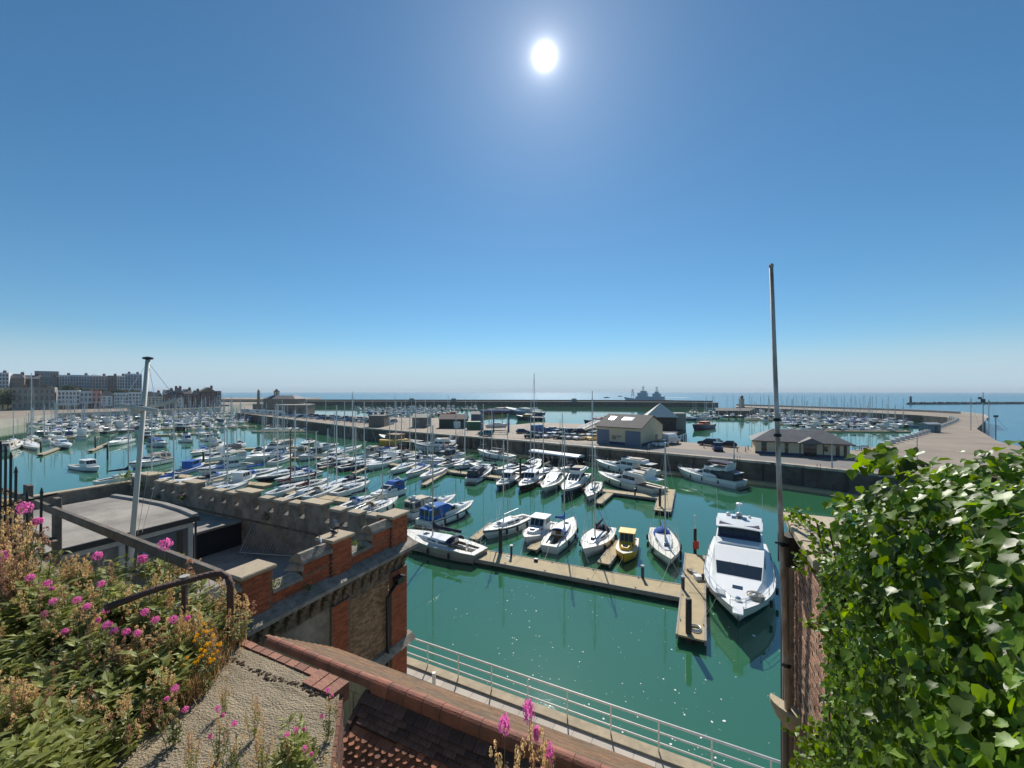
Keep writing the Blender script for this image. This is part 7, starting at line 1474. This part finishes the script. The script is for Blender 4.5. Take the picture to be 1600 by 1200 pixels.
for i, (p, nrm, roll, sz) in enumerate(leaves):
    if p.y < .55: continue
    M3 = frame(nrm, roll); k = q.randrange(len(LV))
    if i < 300: o = bpy.data.objects.new('leaf', LM[k]); COL.objects.link(o); o.parent = iv; o.matrix_local = Matrix.Translation(p) @ (M3 * sz).to_4x4()
    else: V, Fc = LV[k]; g.add([p + M3 @ (Vector(v) * sz) for v in V], Fc)
tag(g.build('leaf_mass', ivy_m, iv, True), kind='stuff')
g = G()
for i in range(26): s = q.uniform(2.3, 6); z0 = ztop(s) - q.uniform(.1, 1.0); g.tube([wall_pt(s, -.02, z0 - 1.6), wall_pt(s + q.uniform(-.3, .3), -.05, z0 - .8), wall_pt(s + q.uniform(-.5, .5), -.1, z0)], .012, 4)
g.build('stem', ivy_s, iv)
core = mat('dark_wall_stone', (.12, .10, .08), .95, var=.5, vs=3)  # dark stone of the higher wall behind the ivy
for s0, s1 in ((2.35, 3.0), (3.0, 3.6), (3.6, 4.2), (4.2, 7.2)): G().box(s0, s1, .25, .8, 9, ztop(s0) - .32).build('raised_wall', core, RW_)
# ------------------------------------------------------------------ details on the quay and in the air
lad = mat('rusty_ladder', (.10, .07, .05), .8)
for i, (u, lb) in enumerate(((.12, 'iron ladder on the quay wall below the parked cars, leftmost'), (.34, 'iron ladder on the quay wall left of the yellow shed'), (.52, 'iron ladder on the quay wall behind the classic motor yacht'), (.70, 'iron ladder on the quay wall left of the black-canopied motor yacht'), (.86, 'iron ladder on the quay wall below the low yellow building'))):
    k = 3 + u * 4; a = fr[int(k)]; b = fr[min(len(fr) - 1, int(k) + 1)]; p = a.lerp(b, k - int(k)); d = (b - a).normalized(); n = Vector((d.y, -d.x, 0))
    t = thing('wall_ladder', lb, 'ladder', (p.x + n.x * .12, p.y + n.y * .12, 0), math.atan2(d.y, d.x))
    for s in (-.22, .22): G().box(s - .03, s + .03, -.03, .03, .3, QZ + .7).build('side_rail', lad, t)
    for j in range(12): G().box(-.19, .19, -.02, .02, .5 + j * .3, .54 + j * .3).build('rung', lad, t)
line_m = mat('road_paint', (.62, .61, .57), .8, var=.5, vs=3, col2=(.35, .32, .29))
for i in range(15):
    p = Q(826 + i * 6.6, 690 - (.0) + i * .35); d = Vector((-.55, .83, 0)); n = Vector((.83, .55, 0)); g = G()
    G().prism([p, p + n * .12, p + n * .12 + d * 4.6, p + d * 4.6], QZ + .005, QZ + .011).build('parking_line', line_m, quay)
pm_ = mat('worn_asphalt', (.17, .155, .145), .9, var=.5, vs=.5, col2=(.24, .215, .195))
g = G(); rp_ = [Q(*p) for p in ((735, 678.5), (830, 687), (1000, 702.5), (1200, 719.5), (1385, 738), (1440, 725), (1400, 712), (1180, 710.5), (1040, 699.5), (930, 694), (800, 684.5))]
g.add([(p.x, p.y, QZ + .004) for p in rp_], [tuple(range(len(rp_)))[::1]]); g.build('roadway', pm_, quay)
fend = mat('fender_timber', (.05, .042, .035), .9, var=.4, vs=3)
for i, (p, a) in enumerate(walk(fr[3:], 6.0)):
    q_ = fr[4] - fr[3]; n = Vector((math.sin(a), -math.cos(a), 0)); G().box(-.14, .14, -.2, .02, -1, QZ - .35, a, (p.x + n.x * .1, p.y + n.y * .1, 0)).build('fender_timber', fend, quay)
# wake of the far motor boat, a line of foam on the sea
g = G(); a, b = W(972, 619.7, .05), W(1075, 621.5, .05); d = (b - a); n = Vector((-d.y, d.x, 0)).normalized()
g.add([a - n * 2, a + n * 2, b + n * 16, b - n * 16], [(0, 1, 2, 3)]); o = g.build('boat_wake', mat('wake_foam', (.62, .66, .68), .7)); tag(o, 'white wake trailing behind the right tiny motor boat at sea', 'wake', kind='stuff')
# sea haze
hz = G().box(-9600, 9600, -760, 9600, -8, 60).build('haze', None); hz['kind'] = 'stuff'; hz['label'] = 'thin pale sea haze over the whole harbour'; hz['category'] = 'haze'
hm = bpy.data.materials.new('sea_haze'); hm.use_nodes = True; hn = hm.node_tree; hn.nodes.clear()
ho = hn.nodes.new('ShaderNodeOutputMaterial'); hv = hn.nodes.new('ShaderNodeVolumePrincipled'); hv.inputs['Color'].default_value = (.80, .92, 1, 1); hv.inputs['Density'].default_value = 0.00011; hv.inputs['Anisotropy'].default_value = 0.0
hn.links.new(hv.outputs[0], ho.inputs['Volume']); hz.data.materials.append(hm)
